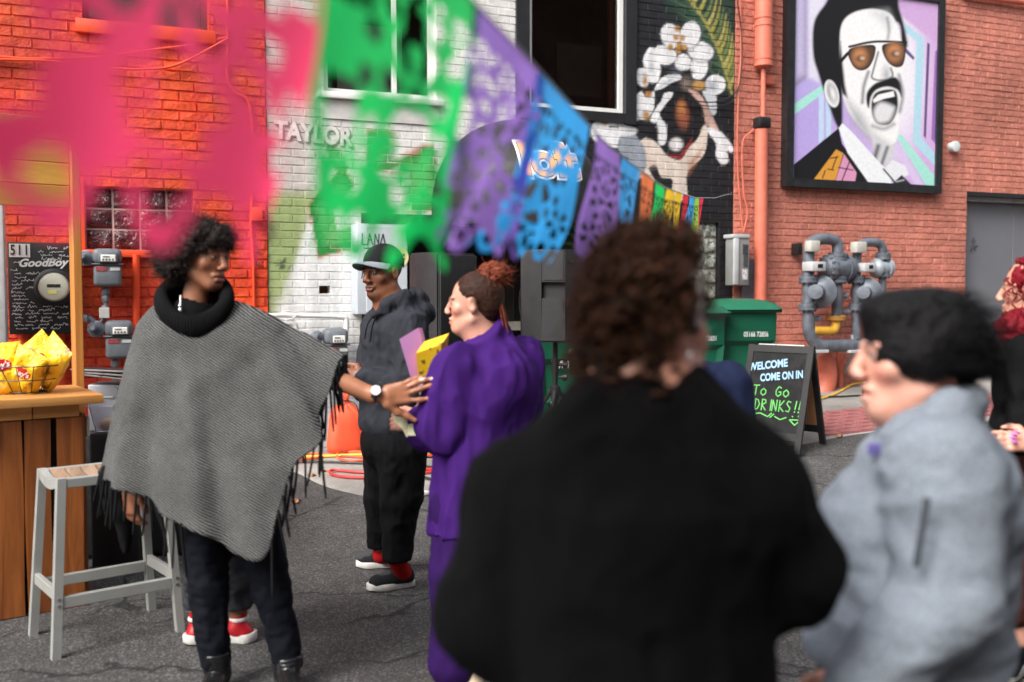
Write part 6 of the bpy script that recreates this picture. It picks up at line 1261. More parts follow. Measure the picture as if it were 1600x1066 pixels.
# ---- man in the grey hoodie and cap
def hoodie_man():
    D = 4.95; base = gfoot(612, 912); r = person('person', base, 'man in dark grey hoodie, black cap and red socks standing sideways')
    skin = np.array(srgb(128, 80, 56)); H = Head(Q(598, 427, D), dirv(-0.62, -0.78, -0.05), dirv(-0.05, 0, 1), 1.06)
    nb = Q(612, 480, D+0.02); tf = dirv(-0.85, -0.5); lf = dirv(0.5, -0.85)
    shN, shF = Q(640, 512, D-0.14), Q(592, 512, D+0.14); hip = Q(614, 690, D); elN, wrN = Q(643, 612, D-0.20), Q(572, 590, D-0.16); elF, wrF = Q(575, 605, D+0.10), Q(553, 585, D-0.04)
    knN, anN = Q(626, 780, D-0.06), Q(622, 872, D-0.05); knF, anF = Q(600, 775, D+0.12), Q(596, 862, D+0.22)
    hw = Q(556, 584, D-0.1)
    pts = [H.P(0, 0, 0.15), nb, shN, shF, hip, elN, elF, wrN, wrF, anN, anF]
    v = Vol(*bb(*pts, m=0.16), 0.012, [bb(H.P(0, 0, 0), m=0.145)+(0.0034,)]); H.build(v, 1.06, 1.18, 1.25, nb, 0.058, cheek=1.1, nl=0.95)
    v.cone(nb, hip, 0.09, 0.11, 0.05); v.chain([shN, elN, wrN], [0.05, 0.042, 0.028], 0.03); v.chain([shF, elF, wrF], [0.05, 0.042, 0.028], 0.03); v.cone(shN, shF, 0.06, 0.06, 0.05); v.chain([hip, knN, anN], [0.08, 0.055, 0.04], 0.03); v.chain([hip, knF, anF], [0.08, 0.055, 0.04], 0.03)
    hand(v, wrN, dirv(-1, -0.1, 0.1), dirv(0, -1, 0.3), dirv(0, -0.2, 1), 0.8); hand(v, wrF, dirv(-0.6, -0.8, 0.1), dirv(-0.5, 0.2, 0.8), dirv(0, 0, 1), 0.8)
    def col(V):
        c = np.tile(skin, (len(V), 1)); c *= (1+0.08*vnoise(V, 18, 2))[:, None]
        return H.paint(V, c, skin, srgb(126, 76, 66), (0.012, 0.009, 0.008), stubble=0.45, blush=0.05, hairline=lambda a, b, c_: sstep((c_-0.045)/0.01)+sstep((-0.02-b)/0.015)*sstep((c_+0.03)/0.01)*0.85)
    sdf_obj('body', v, M_skin, r, col=col)
    # hoodie
    v = Vol(*bb(nb, shN, shF, hip, elN, elF, wrN, wrF, m=0.24), 0.0075); ax = [lf, tf, UPn]
    v.ell(Q(618, 535, D), (0.215, 0.150, 0.20), ax, 0.0); v.ell(Q(612, 610, D), (0.20, 0.155, 0.22), ax, 0.08); v.ell(Q(612, 660, D), (0.195, 0.150, 0.10), ax, 0.06)
    v.cone(shN, shF, 0.085, 0.085, 0.06); v.cone(nb-UPn*0.03, Q(616, 520, D), 0.085, 0.15, 0.05)
    v.chain([shN, elN, wrN], [0.095, 0.084, 0.052], 0.012); v.chain([shF, elF, wrF], [0.09, 0.08, 0.052], 0.012)
    # hood folds round the neck
    hp = [Q(586, 492, D-0.13), Q(604, 478, D-0.14), Q(628, 468, D-0.11), Q(648, 468, D-0.02), Q(655, 473, D+0.08), Q(630, 474, D+0.12), Q(598, 480, D+0.10)]
    v.chain(hp, [0.018, 0.030, 0.042, 0.050, 0.05, 0.035, 0.018], 0.025); v.chain([Q(636, 484, D-0.12), Q(662, 490, D-0.01), Q(660, 500, D+0.08)], [0.030, 0.052, 0.045], 0.03); v.chain([Q(612, 478, D-0.11), Q(640, 464, D-0.03), Q(645, 470, D+0.06)], [0.014, 0.026, 0.03], 0.012)
    v.cone(H.P(0, 0.01, -0.08), nb+UPn*0.02, 0.066, 0.07, 0.012, 'sub'); v.cone(H.P(0, 0.05, -0.12), H.P(0, 0.10, -0.16), 0.03, 0.03, 0.02, 'sub')
    M_h = clothmat('charcoal_hoodie', srgb(48, 50, 56), 0.95, 500, 0.3, 0.1, 0.3)
    sdf_obj('hoodie', v, M_h, r, fold=[(0.010, (11, 11, 7), 3), (0.006, (26, 26, 14), 8)])
    m = MB(); m.tube(bez([Q(588, 494, D-0.17), Q(582, 510, D-0.19), Q(578, 535, D-0.20)], 5), 0.0035, 6); m.tube(bez([Q(584, 492, D-0.10), Q(574, 508, D-0.16), Q(570, 530, D-0.17)], 5), 0.0035, 6); tag(m.build('drawstrings', M_blackcloth, r), kind='stuff')
    # trousers
    v = Vol(*bb(hip, knN, anN, knF, anF, m=0.22), 0.0085); v.ell(Q(613, 690, D), (0.185, 0.150, 0.14), ax, 0.0); v.chain([Q(626, 705, D-0.08), knN, anN], [0.125, 0.100, 0.072], 0.03); v.chain([Q(602, 705, D+0.08), knF, anF], [0.120, 0.092, 0.066], 0.03); v.half(anN-UPn*0.01, (0, 0, -1))
    sdf_obj('trousers', v, clothmat('black_trousers', (0.006, 0.006, 0.007), 0.85, 500, 0.2), r, fold=[(0.012, (9, 9, 3.2), 21), (0.006, (20, 20, 12), 5)])
    # red socks and sneakers
    for (an, heel, toe) in ((anN, gfoot(648, 915), gfoot(573, 925)), (anF, gfoot(618, 886), gfoot(556, 886))):
        v = Vol(*bb(an, heel, m=0.14), 0.008); h = nrm(toe-heel); v.chain([an+UPn*0.04, an*1.0-UPn*0.02, heel+h*0.055+UPn*0.06], [0.046, 0.042, 0.044], 0.01); sdf_obj('sock', v, clothmat('red_sock', srgb(170, 26, 30), 0.9, 300, 0.3) if 'red_sock' not in bpy.data.materials else bpy.data.materials['red_sock'], r)
        s_ = shoe(r, heel, toe, clothmat('black_canvas_shoe', (0.016, 0.017, 0.019), 0.8, 400, 0.3), M_whsole, 0.050, 0.085, 0.030, 'sneaker')
        v = Vol(*bb(heel, toe, m=0.12), 0.007); v.cone(heel+h*0.05+UPn*0.06, heel+h*0.07+UPn*0.11, 0.043, 0.040, 0.01); v.cone(heel+h*0.13+UPn*0.055, heel+h*0.18+UPn*0.045, 0.038, 0.038, 0.01); v.half(heel+UPn*0.045, (0, 0, -1)); v.half(heel+UPn*0.118, (0, 0, 1)); sdf_obj('grey_panel', v, clothmat('grey_canvas', srgb(66, 67, 68), 0.9, 400, 0.3), s_)
    # cap with a grey peak
    v = Vol(*bb(H.P(0, 0, 0.05), m=0.2), 0.0048); H.ell(v, (0, -0.012, 0.046), (0.086, 0.106, 0.094), 0.0); v.half(H.P(0, -0.06, 0.028), -H.u*1.0+H.f*0.18, 0); H.ell(v, (0, -0.012, 0.031), (0.080, 0.100, 0.090), 0.0, 'sub'); sdf_obj('cap_crown', v, clothmat('black_cap', (0.012, 0.012, 0.014), 0.85, 300, 0.25), r)
    V = []; F = []; NI, NJ = 14, 6
    for top in (0, 1):
        for j in range(NJ+1):
            for i in range(NI+1):
                a = R_(-78+156*i/NI); q = j/NJ; x = math.sin(a)*(0.080+0.006*q); y = 0.072*math.cos(a)*1.28-0.0+q*0.078*math.cos(a)**0.7; z = 0.054-0.004*q-0.05*(math.sin(a)**2)*(0.35+0.4*q)+0.0035*top; V.append(H.P(x, y, z))
    n1 = (NI+1)*(NJ+1)
    for top in (0, 1):
        for j in range(NJ):
            for i in range(NI): q = top*n1+j*(NI+1)+i; F.append((q, q+1, q+NI+2, q+NI+1))
    for i in range(NI): q = NJ*(NI+1)+i; F.append((q, q+1, q+n1+1, q+n1))
    mesh_obj('cap_peak', [tuple(p) for p in V], F, clothmat('grey_peak', srgb(128, 134, 142), 0.85, 300, 0.2), r, smooth=60)
    return r
# ---- woman in purple
def purple_woman():
    D = 3.9; r = person('person', gfoot(735, 1050), 'woman in loose purple tunic and trousers with auburn hair in a bun')
    skin = np.array(srgb(200, 146, 126)); H = Head(Q(741, 474, D), dirv(-0.985, 0.14, -0.02), dirv(-0.08, 0, 1), 1.0)
    nb = Q(762, 528, D+0.02); tf = dirv(-0.72, 0.69); lf = dirv(-0.69, -0.72)
    shL, shR = Q(714, 572, D-0.14), Q(816, 566, D+0.14); hip = Q(752, 760, D); elL, wrL = Q(690, 668, D-0.12), Q(655, 664, D-0.02); elR, wrR = Q(800, 680, D+0.20), Q(700, 640, D+0.25)
    anL, anR = Q(712, 1020, D-0.08), Q(748, 1030, D+0.02); knL, knR = Q(716, 890, D-0.08), Q(750, 890, D+0.06)
    v = Vol(*bb(H.P(0, 0, 0.14), nb, shL, shR, wrL, wrR, anL, anR, hip, m=0.16), 0.013, [bb(H.P(0, 0, 0), m=0.14)+(0.0034,), bb(Q(640, 660, D-0.02), m=0.06)+(0.005,)])
    H.build(v, 1.0, 0.85, 0.95, nb, 0.054, nl=0.8); v.cone(H.P(0, 0.02, -0.085), H.P(0, -0.01, -0.13), 0.05, 0.055, 0.03)
    v.cone(nb-UPn*0.07, hip, 0.085, 0.12, 0.03); v.cone(shL-UPn*0.02, shR-UPn*0.02, 0.05, 0.05, 0.03); v.chain([shL, elL, wrL], [0.05, 0.042, 0.028], 0.02); v.chain([shR, elR, wrR], [0.05, 0.042, 0.028], 0.02); v.chain([hip, knL, anL], [0.09, 0.06, 0.04], 0.03); v.chain([hip, knR, anR], [0.09, 0.06, 0.04], 0.03)
    hand(v, wrL, dirv(-0.9, 0.1, 0.12), dirv(-0.2, -0.9, 0.3), dirv(0, 0.2, 1), 0.75, 0.92); hand(v, wrR, dirv(-1, 0, 0.2), dirv(0, 0.8, 0.4), dirv(0, 0, 1), 0.6, 0.92)
    def col(V):
        c = np.tile(skin, (len(V), 1)); c *= (1+0.05*vnoise(V, 25, 2))[:, None]
        return H.paint(V, c, skin, srgb(196, 120, 112), srgb(90, 60, 44), blush=0.45, hairline=lambda a, b, c_: sstep((c_-0.072+0.0*b)/0.02)*0.8+sstep((-0.0-b+0.4*c_)/0.02)*sstep((c_+0.02)/0.02)*0.9)
    sdf_obj('body', v, M_skin, r, col=col)
    M_hr = hairmat('auburn_hair', srgb(26, 17, 13), srgb(70, 42, 32))
    v = Vol(*bb(H.P(0, -0.03, 0.04), m=0.17), 0.0045); H.ell(v, (0, -0.022, 0.040), (0.080, 0.098, 0.087), 0.0); H.ell(v, (0, -0.062, -0.015), (0.062, 0.05, 0.06), 0.03); v.cone(H.P(0, 0.115, -0.05), H.P(0, 0.115, 0.048), 0.064, 0.050, 0.02, 'sub')
    for g in (-1, 1): H.ell(v, (g*0.08, 0.0, -0.012), (0.03, 0.026, 0.034), 0.012, 'sub')
    ho, hv, hf = sdf_obj('hair', v, M_hr, r, fold=[(0.0015, (50, 50, 50), 4)])
    bc = Q(772, 430, D+0.0); v = Vol(*bb(bc, m=0.13), 0.0045); v.ell(bc, (0.066, 0.062, 0.050), None, 0.01); v.cone(bc-RTn*0.02-UPn*0.02, H.P(0, -0.06, 0.08), 0.03, 0.04, 0.02); M_bun = hairmat('red_brown_bun', srgb(58, 26, 18), srgb(150, 74, 50))
    o, bv, bf = sdf_obj('bun', v, M_bun, r, fold=[(0.012, (45, 45, 70), 7), (0.006, (90, 90, 140), 9)])
    strands('stray_hair', bv, bf, M_bun, o, 500, 0.035, 0.0007, flow=(0.3, 0, -0.2), curl=0.5, seed=3)
    m = MB()
    for k in range(16):
        a = H.P((random.random()-0.5)*0.07, -0.10, 0.0+0.03*random.random()); m.tube(bez([a, a+np.array([0.012*random.random(), 0, -0.05])+RTn*0.01, a+RTn*(0.01+0.03*random.random())-UPn*(0.10+0.05*random.random())], 4), [0.003]*8+[0.001], 5)
    tag(m.build('loose_locks', M_bun, o), kind='stuff')
    strands('fine_hair', hv, hf, M_bun, ho, 3200, 0.06, 0.0008, flow=lambda p: nrm(bc-p)*3.0, curl=0.06, lift=0.12, seed=4)
    M_p = clothmat('purple_fabric', srgb(58, 26, 98), 0.8, 600, 0.15, 0.08, 0.25)
    ax = [lf, tf, UPn]; v = Vol(*bb(nb, shL, shR, elL, elR, wrL, Q(750, 830, D), m=0.27), 0.0085)
    v.ell(Q(762, 600, D), (0.205, 0.165, 0.19), ax, 0.0); v.cone(shL-UPn*0.01, shR-UPn*0.01, 0.066, 0.066, 0.06); v.cone(nb-UPn*0.005+RTn*0.012, Q(764, 580, D), 0.086, 0.165, 0.05)
    v.cone(Q(760, 620, D), Q(748, 840, D), 0.185, 0.205, 0.08, sq=(tf, 0.9)); v.half(Q(750, 822, D), dirv(0.1, 0, -1))
    v.chain([shL, elL, Q(674, 668, D-0.06)], [0.088, 0.098, 0.095], 0.02); v.chain([shR, elR, Q(740, 660, D+0.27)], [0.10, 0.095, 0.07], 0.03)
    v.cone(H.P(0, 0.02, -0.07), nb+UPn*0.02, 0.064, 0.066, 0.012, 'sub'); v.cone(H.P(0, 0.05, -0.13), H.P(0, 0.09, -0.17), 0.035, 0.045, 0.02, 'sub')
    sdf_obj('tunic', v, M_p, r, fold=[(0.024, (7.0, 7.0, 1.5), 31), (0.008, (15, 15, 4), 12)])
    v = Vol(*bb(hip, anL, anR, knL, knR, m=0.2), 0.009); v.ell(Q(750, 790, D), (0.19, 0.18, 0.16), ax, 0.0); v.chain([Q(728, 800, D-0.05), knL, anL-UPn*0.03], [0.13, 0.10, 0.105], 0.03); v.chain([Q(765, 800, D+0.06), knR, anR-UPn*0.03], [0.13, 0.10, 0.105], 0.03); v.half(Q(735, 1055, D), (0, 0, -1))
    sdf_obj('trousers', v, clothmat('dark_purple_fabric', srgb(44, 20, 74), 0.85, 600, 0.15, 0.08, 0.2), r, fold=[(0.014, (9, 9, 2.0), 41), (0.005, (18, 18, 8), 3)])
    shoe(r, gfoot(738, 1056), gfoot(696, 1052), pm('pale_shoe', srgb(206, 186, 160), 0.6), M_whsole, 0.042, 0.05, 0.02, 'shoe'); shoe(r, gfoot(765, 1074), gfoot(722, 1072), bpy.data.materials['pale_shoe'], M_whsole, 0.042, 0.05, 0.02, 'shoe')
    # what she carries
    f0, f1, f2, f3 = Q(624, 530, D-0.10), Q(654, 512, D-0.02), Q(676, 600, D-0.02), Q(648, 612, D-0.10); th = dirv(-0.3, -0.7, 0.1)*0.03; m = MB(); V = [f0, f1, f2, f3]; W_ = [p-th for p in V]; m.add([tuple(p) for p in V+W_], [(0, 1, 2, 3), (7, 6, 5, 4), (0, 4, 5, 1), (1, 5, 6, 2), (2, 6, 7, 3), (3, 7, 4, 0)])
    tag(m.build('folder', pm('lilac_card', srgb(206, 150, 214), 0.5, var=0.05), None, None), 'lilac folder held upright against the purple tunic', 'folder')
    bx = [Q(650, 552, D-0.10), Q(690, 538, D-0.05), Q(684, 600, D-0.04), Q(656, 618, D-0.10)]; dpt = dirv(0.25, 0.9, 0.1)*0.09; m = MB(); m.add([tuple(p) for p in bx+[p+dpt+UPn*0.03 for p in bx]], [(0, 1, 2, 3), (7, 6, 5, 4), (0, 4, 5, 1), (1, 5, 6, 2), (2, 6, 7, 3), (3, 7, 4, 0)])
    t = NT('yellow_packet_print', rough=0.35); c = t.ramp(t.noise(30, 2), [(0.44, srgb(236, 190, 30)), (0.5, srgb(240, 200, 40)), (0.6, srgb(232, 186, 40)), (0.66, srgb(120, 96, 30))]); t.base(c); yb = m.build('carton', t.m, None, None); tag(yb, 'yellow printed carton held between folder and purple sleeve', 'carton')
    q = [bx[3]*0.6+bx[0]*0.4, bx[2]*0.6+bx[1]*0.4, bx[2]*0.98+bx[1]*0.02, bx[3]*0.98+bx[0]*0.02]; off = -dirv(0.25, 0.9, 0.1)*0.004; m = MB(); m.add([tuple(p+off) for p in q], [(0, 1, 2, 3)]); m.build('label', pm('packet_white', srgb(206, 206, 204), 0.5, var=0.3, scale=50), yb, None)
    bn = [Q(612, 648, D-0.12), Q(634, 650, D-0.12), Q(640, 676, D-0.12), Q(636, 684, D-0.12), Q(628, 670, D-0.13), Q(616, 658, D-0.13)]; m = MB(); m.add([tuple(p) for p in bn]+[tuple(p+DHn*0.004) for p in bn], [(0, 1, 2, 3, 4, 5), (11, 10, 9, 8, 7, 6)]+[(i, (i+1) % 6, 6+(i+1) % 6, 6+i) for i in range(6)]); bo_ = m.build('banknote', pm('banknote', srgb(206, 206, 170), 0.7, var=0.2, scale=40), None, None); tag(bo_, 'folded pale banknotes gripped in the hand beside the purple sleeve', 'banknote')
    m = MB(); m.rbox(-0.014, 0.014, -0.002, 0.002, -0.022, 0.022, 0.001, 1, Matrix.Translation(Q(644, 672, D-0.13)) @ Matrix.Rotation(YAW-R_(90), 4, 'Z')); m.build('fold', bpy.data.materials['banknote'], bo_, None)
    return r
# ---- tall person in the grey poncho
def poncho_person():
    D = 3.76; r = person('person', gfoot(390, 1074), 'tall person in grey woven poncho with black cowl reaching out one arm')
    skin = np.array(srgb(158, 104, 76)); H = Head(Q(318, 402, D), dirv(0.86, -0.50, -0.10), dirv(0.10, 0, 1), 1.02)
    nb = Q(303, 486, D+0.01); shR, shL = Q(385, 515, D), Q(243, 518, D+0.02); hip = Q(345, 770, D)
    elR, wrR = Q(506, 584, D-0.03), Q(590, 618, D-0.05); elL, wrL = Q(205, 640, D+0.02), Q(203, 762, D-0.03)
    knA, anA = Q(326, 920, D-0.02), Q(336, 1032, D-0.02); knB, anB = Q(426, 925, D+0.02), Q(450, 1036, D+0.02)
    v = Vol(*bb(H.P(0, 0, 0.15), nb, shR, shL, wrR, wrL, Q(690, 600, D-0.05), anA, anB, m=0.14), 0.014, [bb(H.P(0, 0, 0), m=0.15)+(0.0034,), bb(Q(590, 590, D-0.05), Q(685, 658, D-0.05), m=0.03)+(0.0040,), bb(wrL, wrL-UPn*0.15, m=0.04)+(0.006,)])
    H.build(v, 0.98, 1.12, 1.25, nb, 0.046, mouth_open=0.003, nl=0.9); v.cone(nb-UPn*0.08, hip, 0.085, 0.11, 0.02); v.cone(shL, shR, 0.042, 0.042, 0.04); v.chain([shR, elR, wrR-RTn*0.02], [0.046, 0.042, 0.030], 0.02); v.chain([shL, elL, wrL], [0.05, 0.045, 0.028], 0.02); v.chain([Q(330, 790, D), Q(322, 830, D), knA, anA], [0.08, 0.07, 0.055, 0.042], 0.01); v.chain([Q(388, 790, D), Q(402, 830, D), knB, anB], [0.08, 0.068, 0.052, 0.042], 0.01)
    # the outstretched hand: back of the hand to the camera, thumb below
    dz = -0.06; q = lambda x, y, e=0: Q(x, y, D+dz+e)
    v.cone(q(586, 616), q(606, 618), 0.028, 0.030, 0.02, sq=(DHn, 0.75))
    for (a, b) in ((q(606, 608), q(626, 602)), (q(607, 613), q(632, 608)), (q(607, 620), q(636, 616)), (q(606, 628), q(637, 626))): v.cone(a, b, 0.017, 0.0135, 0.014, sq=(DHn, 0.85))
    finger(v, [q(626, 602), q(640, 595, 0.004), q(651, 591, 0.012), q(660, 590, 0.02)], 0.0092); finger(v, [q(632, 607), q(650, 599, 0.0), q(664, 594, 0.006), q(677, 592, 0.014)], 0.0096); finger(v, [q(636, 615), q(656, 608, 0), q(671, 603, 0.005), q(685, 600, 0.012)], 0.0098); finger(v, [q(637, 626), q(656, 625, 0.002), q(670, 623, 0.006), q(683, 621, 0.012)], 0.0092)
    v.chain([q(606, 632), q(622, 644, 0.012), q(636, 650, 0.02), q(649, 657, 0.022)], [0.018, 0.0135, 0.011, 0.009], 0.014)
    hand(v, wrL, dirv(0.05, -0.1, -1), dirv(-0.6, -0.8, 0), dirv(0.7, -0.6, 0), 0.6)
    def col(V):
        c = np.tile(skin, (len(V), 1)); c *= (1+0.07*vnoise(V, 18, 2))[:, None]
        for nx, ny in ((660, 590), (677, 592), (685, 600), (683, 621)):
            d = np.linalg.norm(V-q(nx-2, ny, 0.0), axis=1); w = (1-sstep((d-0.008)/0.006))[:, None]; c = c*(1-w)+np.array(srgb(226, 196, 186))*w
        return H.paint(V, c, skin, srgb(170, 104, 100), (0.02, 0.014, 0.011), stubble=0.38, blush=0.1, hairline=lambda a, b, c_: sstep((c_-0.062)/0.014)*0.9+sstep((0.0-b)/0.012)*sstep((c_-0.005)/0.012)*0.9)
    sdf_obj('body', v, M_skin, r, col=col)
    # hair
    M_hr = hairmat('black_curly_hair', (0.006, 0.005, 0.005), (0.035, 0.026, 0.022), 0.5)
    v = Vol(*bb(Q(296, 392, D), m=0.26), 0.0065); v.ell(Q(298, 384, D+0.01), (0.118, 0.125, 0.115), None, 0.0); v.ell(Q(274, 408, D), (0.074, 0.11, 0.074), None, 0.04); H.ell(v, (0, 0.02, 0.075), (0.09, 0.095, 0.06), 0.02); v.cone(H.P(0, 0.125, -0.09), H.P(0, 0.125, 0.012), 0.085, 0.056, 0.012, 'sub'); H.ell(v, (0.06, 0.04, -0.04), (0.05, 0.05, 0.06), 0.01, 'sub')
    ho, hv, hf = sdf_obj('hair', v, M_hr, r, fold=[(0.012, (38, 38, 38), 4, False), (0.006, (90, 90, 90), 5, False)])
    strands('curls', hv, hf, M_hr, ho, 6500, 0.036, 0.0007, flow=(0, 0, -0.15), curl=1.0, lift=0.8, seg=5, seed=2)
    m = MB(); m.lathe(H.P(0.088, 0.004, -0.034), H.s, [(-0.003, 0.004), (0.003, 0.005), (0.006, 0.002)], 8); m.build('ear_stud', M_steel, r)
    # trousers and boots
    v = Vol(*bb(hip, knA, anA, knB, anB, m=0.17), 0.0085); v.ell(Q(350, 785, D), (0.17, 0.14, 0.15), [RTn, DHn, UPn], 0.0); v.chain([Q(322, 815, D-0.01), knA, anA], [0.092, 0.070, 0.056], 0.03); v.chain([Q(400, 815, D+0.01), knB, anB], [0.090, 0.068, 0.054], 0.03)
    sdf_obj('jeans', v, M_darkden, r, fold=[(0.007, (16, 16, 9), 8), (0.005, (14, 14, 30), 15)])
    for (an, heel, toe) in ((anA, gfoot(348, 1070), gfoot(318, 1106)), (anB, gfoot(445, 1068), gfoot(462, 1108))):
        h = nrm(toe-heel); v = Vol(*bb(an, heel, toe, m=0.1), 0.0075); v.chain([an+UPn*0.03, heel+h*0.05+UPn*0.06], [0.056, 0.050], 0.01); v.half(an+UPn*0.035, (0, 0, 1)); b_, _, _ = sdf_obj('boot_shaft', v, M_blk_leather, r); shoe(r, heel, toe, M_blk_leather, pm('black_rubber', (0.012, 0.012, 0.012), 0.7), 0.047, 0.085, 0.025, 'boot')
    # wrist watch
    w0 = Q(590, 614, D-0.05); ad = nrm(elR-wrR); m = MB(); m.lathe(w0-ad*0.011, ad, [(0, 0.036), (0.0, 0.040), (0.022, 0.040), (0.022, 0.036)], 24); wt_ = m.build('watch_strap', pm('dark_steel', (0.06, 0.06, 0.065), 0.3, 0.8), r); fc = w0-DHn*0.040+UPn*0.012; m = MB(); m.lathe(fc, nrm(-DHn+UPn*0.35), [(-0.006, 0.018), (0.006, 0.0195), (0.009, 0.018)], 24); m.build('watch_case', M_steel, wt_); m = MB(); m.lathe(fc, nrm(-DHn+UPn*0.35), [(0.008, 0.0165), (0.0105, 0.016)], 24); m.build('watch_face', pm('watch_white', (0.75, 0.76, 0.78), 0.2), wt_)
    # poncho: rings from the neck opening over the shoulders to the slanting fringed hem
    s = 1/413.7
    def L(x, y, dd): return Q(x, y, D+dd)
    ang = [0, 30, 60, 90, 120, 150, 180, 205, 230, 255, 278, 296, 312, 328, 344]
    hem = [L(533, 556, -0.02), L(470, 640, 0.20), L(400, 690, 0.30), L(330, 700, 0.32), L(250, 700, 0.30), L(185, 720, 0.20), L(152, 747, 0.03), L(176, 752, -0.12), L(206, 774, -0.20), L(262, 808, -0.26), L(330, 840, -0.29), L(408, 872, -0.29), L(452, 760, -0.25), L(484, 690, -0.19), L(516, 622, -0.12)]
    sho = [L(438, 500, 0.0), L(415, 502, 0.10), L(360, 496, 0.13), L(305, 492, 0.14), L(255, 488, 0.13), L(228, 492, 0.09), L(211, 514, 0.01), L(216, 526, -0.08), L(240, 532, -0.13), L(275, 540, -0.145), L(310, 543, -0.155), L(348, 540, -0.15), L(378, 532, -0.135), L(410, 524, -0.12), L(434, 512, -0.07)]
    neck = [L(352, 472, -0.0), L(346, 466, 0.05), L(328, 462, 0.09), L(305, 461, 0.10), L(282, 462, 0.09), L(264, 466, 0.05), L(257, 474, 0.0), L(262, 484, -0.05), L(274, 494, -0.085), L(290, 502, -0.105), L(307, 505, -0.11), L(323, 502, -0.105), L(336, 496, -0.085), L(345, 488, -0.06), L(350, 480, -0.03)]
    def per(arr, n):
        P = np.array(arr); m_ = len(P); out = []
        for k in range(n):
            t = k/n*m_; i = int(t); f = t-i; a, b, c, d = P[(i-1) % m_], P[i % m_], P[(i+1) % m_], P[(i+2) % m_]; out.append(0.5*((2*b)+(c-a)*f+(2*a-5*b+4*c-d)*f*f+(3*b-a-3*c+d)*f**3))
        return np.array(out)
    NT_, NR = 180, 70; A, B, C_ = per(neck, NT_), per(sho, NT_), per(hem, NT_); cen = Q(320, 640, D)
    rows = []
    for j in range(NR+1):
        t = j/NR
        if t < 0.24: f = t/0.24; p = A+(B-A)*f; p = p+UPn*(0.018*math.sin(f*math.pi))
        else:
            f = (t-0.24)/0.76; p = B+(C_-B)*f; bulge = math.sin(f*math.pi)*0.004; out = p-cen; out[:, 2] = 0; out /= np.linalg.norm(out, axis=1)[:, None]+1e-9; p = p+out*bulge*1.0
            th = np.arange(NT_)/NT_*2*math.pi; wv = (np.sin(th*8+1.0+f*0.9)+0.6*np.sin(th*14+2.2-f*1.6)+0.6*np.sin(th*5-0.6))*0.020*f**0.9; p = p+out*wv[:, None]
        rows.append(p)
    V = np.concatenate(rows); V = V+0.006*np.stack([vnoise(V, 14, 3), vnoise(V, 14, 4), vnoise(V, 14, 5)], 1); F = []
    for j in range(NR):
        for i in range(NT_): F.append((j*NT_+i, j*NT_+(i+1) % NT_, (j+1)*NT_+(i+1) % NT_, (j+1)*NT_+i))
    inner = V-vnorm(V, np.array(F))*0.006*(1 if True else -1); n0 = len(V); Ff = np.array(F); sgn = np.sign(((vnorm(V, Ff))*(V-cen)).sum(1).mean()); inner = V-vnorm(V, Ff)*0.006*sgn
    VV = np.concatenate([V, inner]); FF = F+[tuple(i+n0 for i in f[::-1]) for f in F]+[(NR*NT_+i, NR*NT_+(i+1) % NT_, n0+NR*NT_+(i+1) % NT_, n0+NR*NT_+i) for i in range(NT_)]
    t = NT('poncho_weave', rough=0.95, spec=0.1); uvn = t.n('Attribute', attribute_name='Weave'); sx = t.n('SeparateXYZ'); t.l(uvn.outputs['Vector'], sx.inputs[0])
    sep_u, sep_v = sx.outputs[0], sx.outputs[1]
    dis = t.noise(60, 3); a1 = t.math('SINE', t.math('ADD', t.math('MULTIPLY', sep_v, 640.0), t.math('ADD', t.math('MULTIPLY', sep_u, 380.0), t.math('MULTIPLY', dis, 3.0)))); a2 = t.math('SINE', t.math('ADD', t.math('MULTIPLY', sep_u, 1300.0), t.math('MULTIPLY', dis, 4.0)))
    h = t.math('ADD', t.math('MULTIPLY', a1, 0.75), t.math('MULTIPLY', a2, 0.25)); bigv = t.ramp(t.noise(6, 5), [(0.3, 0.75), (0.7, 1.15)]); rowv = t.ramp(t.noise(300, 2), [(0.3, 0.7), (0.7, 1.2)])
    c = t.ramp(t.math('ADD', t.math('MULTIPLY', h, 0.5), 0.5), [(0.15, srgb(16, 17, 18)), (0.5, srgb(66, 67, 67)), (0.85, srgb(134, 135, 133))]); c = t.mix(1, t.mix(1, c, bigv, 'MULTIPLY'), rowv, 'MULTIPLY'); t.base(c); t.bump(t.math('ADD', h, t.noise(250, 3)), 0.5, 0.004)
    po = mesh_obj('poncho', VV, FF, t.m, r, smooth=180)
    at = po.data.attributes.new('Weave', 'FLOAT_VECTOR', 'POINT'); jj = np.repeat(np.arange(NR+1), NT_)/NR; ii = np.tile(np.arange(NT_), NR+1); th = ii/NT_*2*math.pi
    uvw = np.stack([(V-cen)@RTn*1.0, (V-cen)@UPn, np.zeros(len(V))], 1); uvw = np.concatenate([uvw, uvw]).astype(np.float32); at.data.foreach_set('vector', uvw.ravel())
    # fringe: each tassel a strand of black yarn hanging from the hem
    M_fr = clothmat('black_yarn', (0.010, 0.010, 0.011), 0.95, 200, 0.6); he = C_; rr = random.Random(3); hemrow = V[NR*NT_:]
    def curve_len():
        return [i for i in range(NT_)]
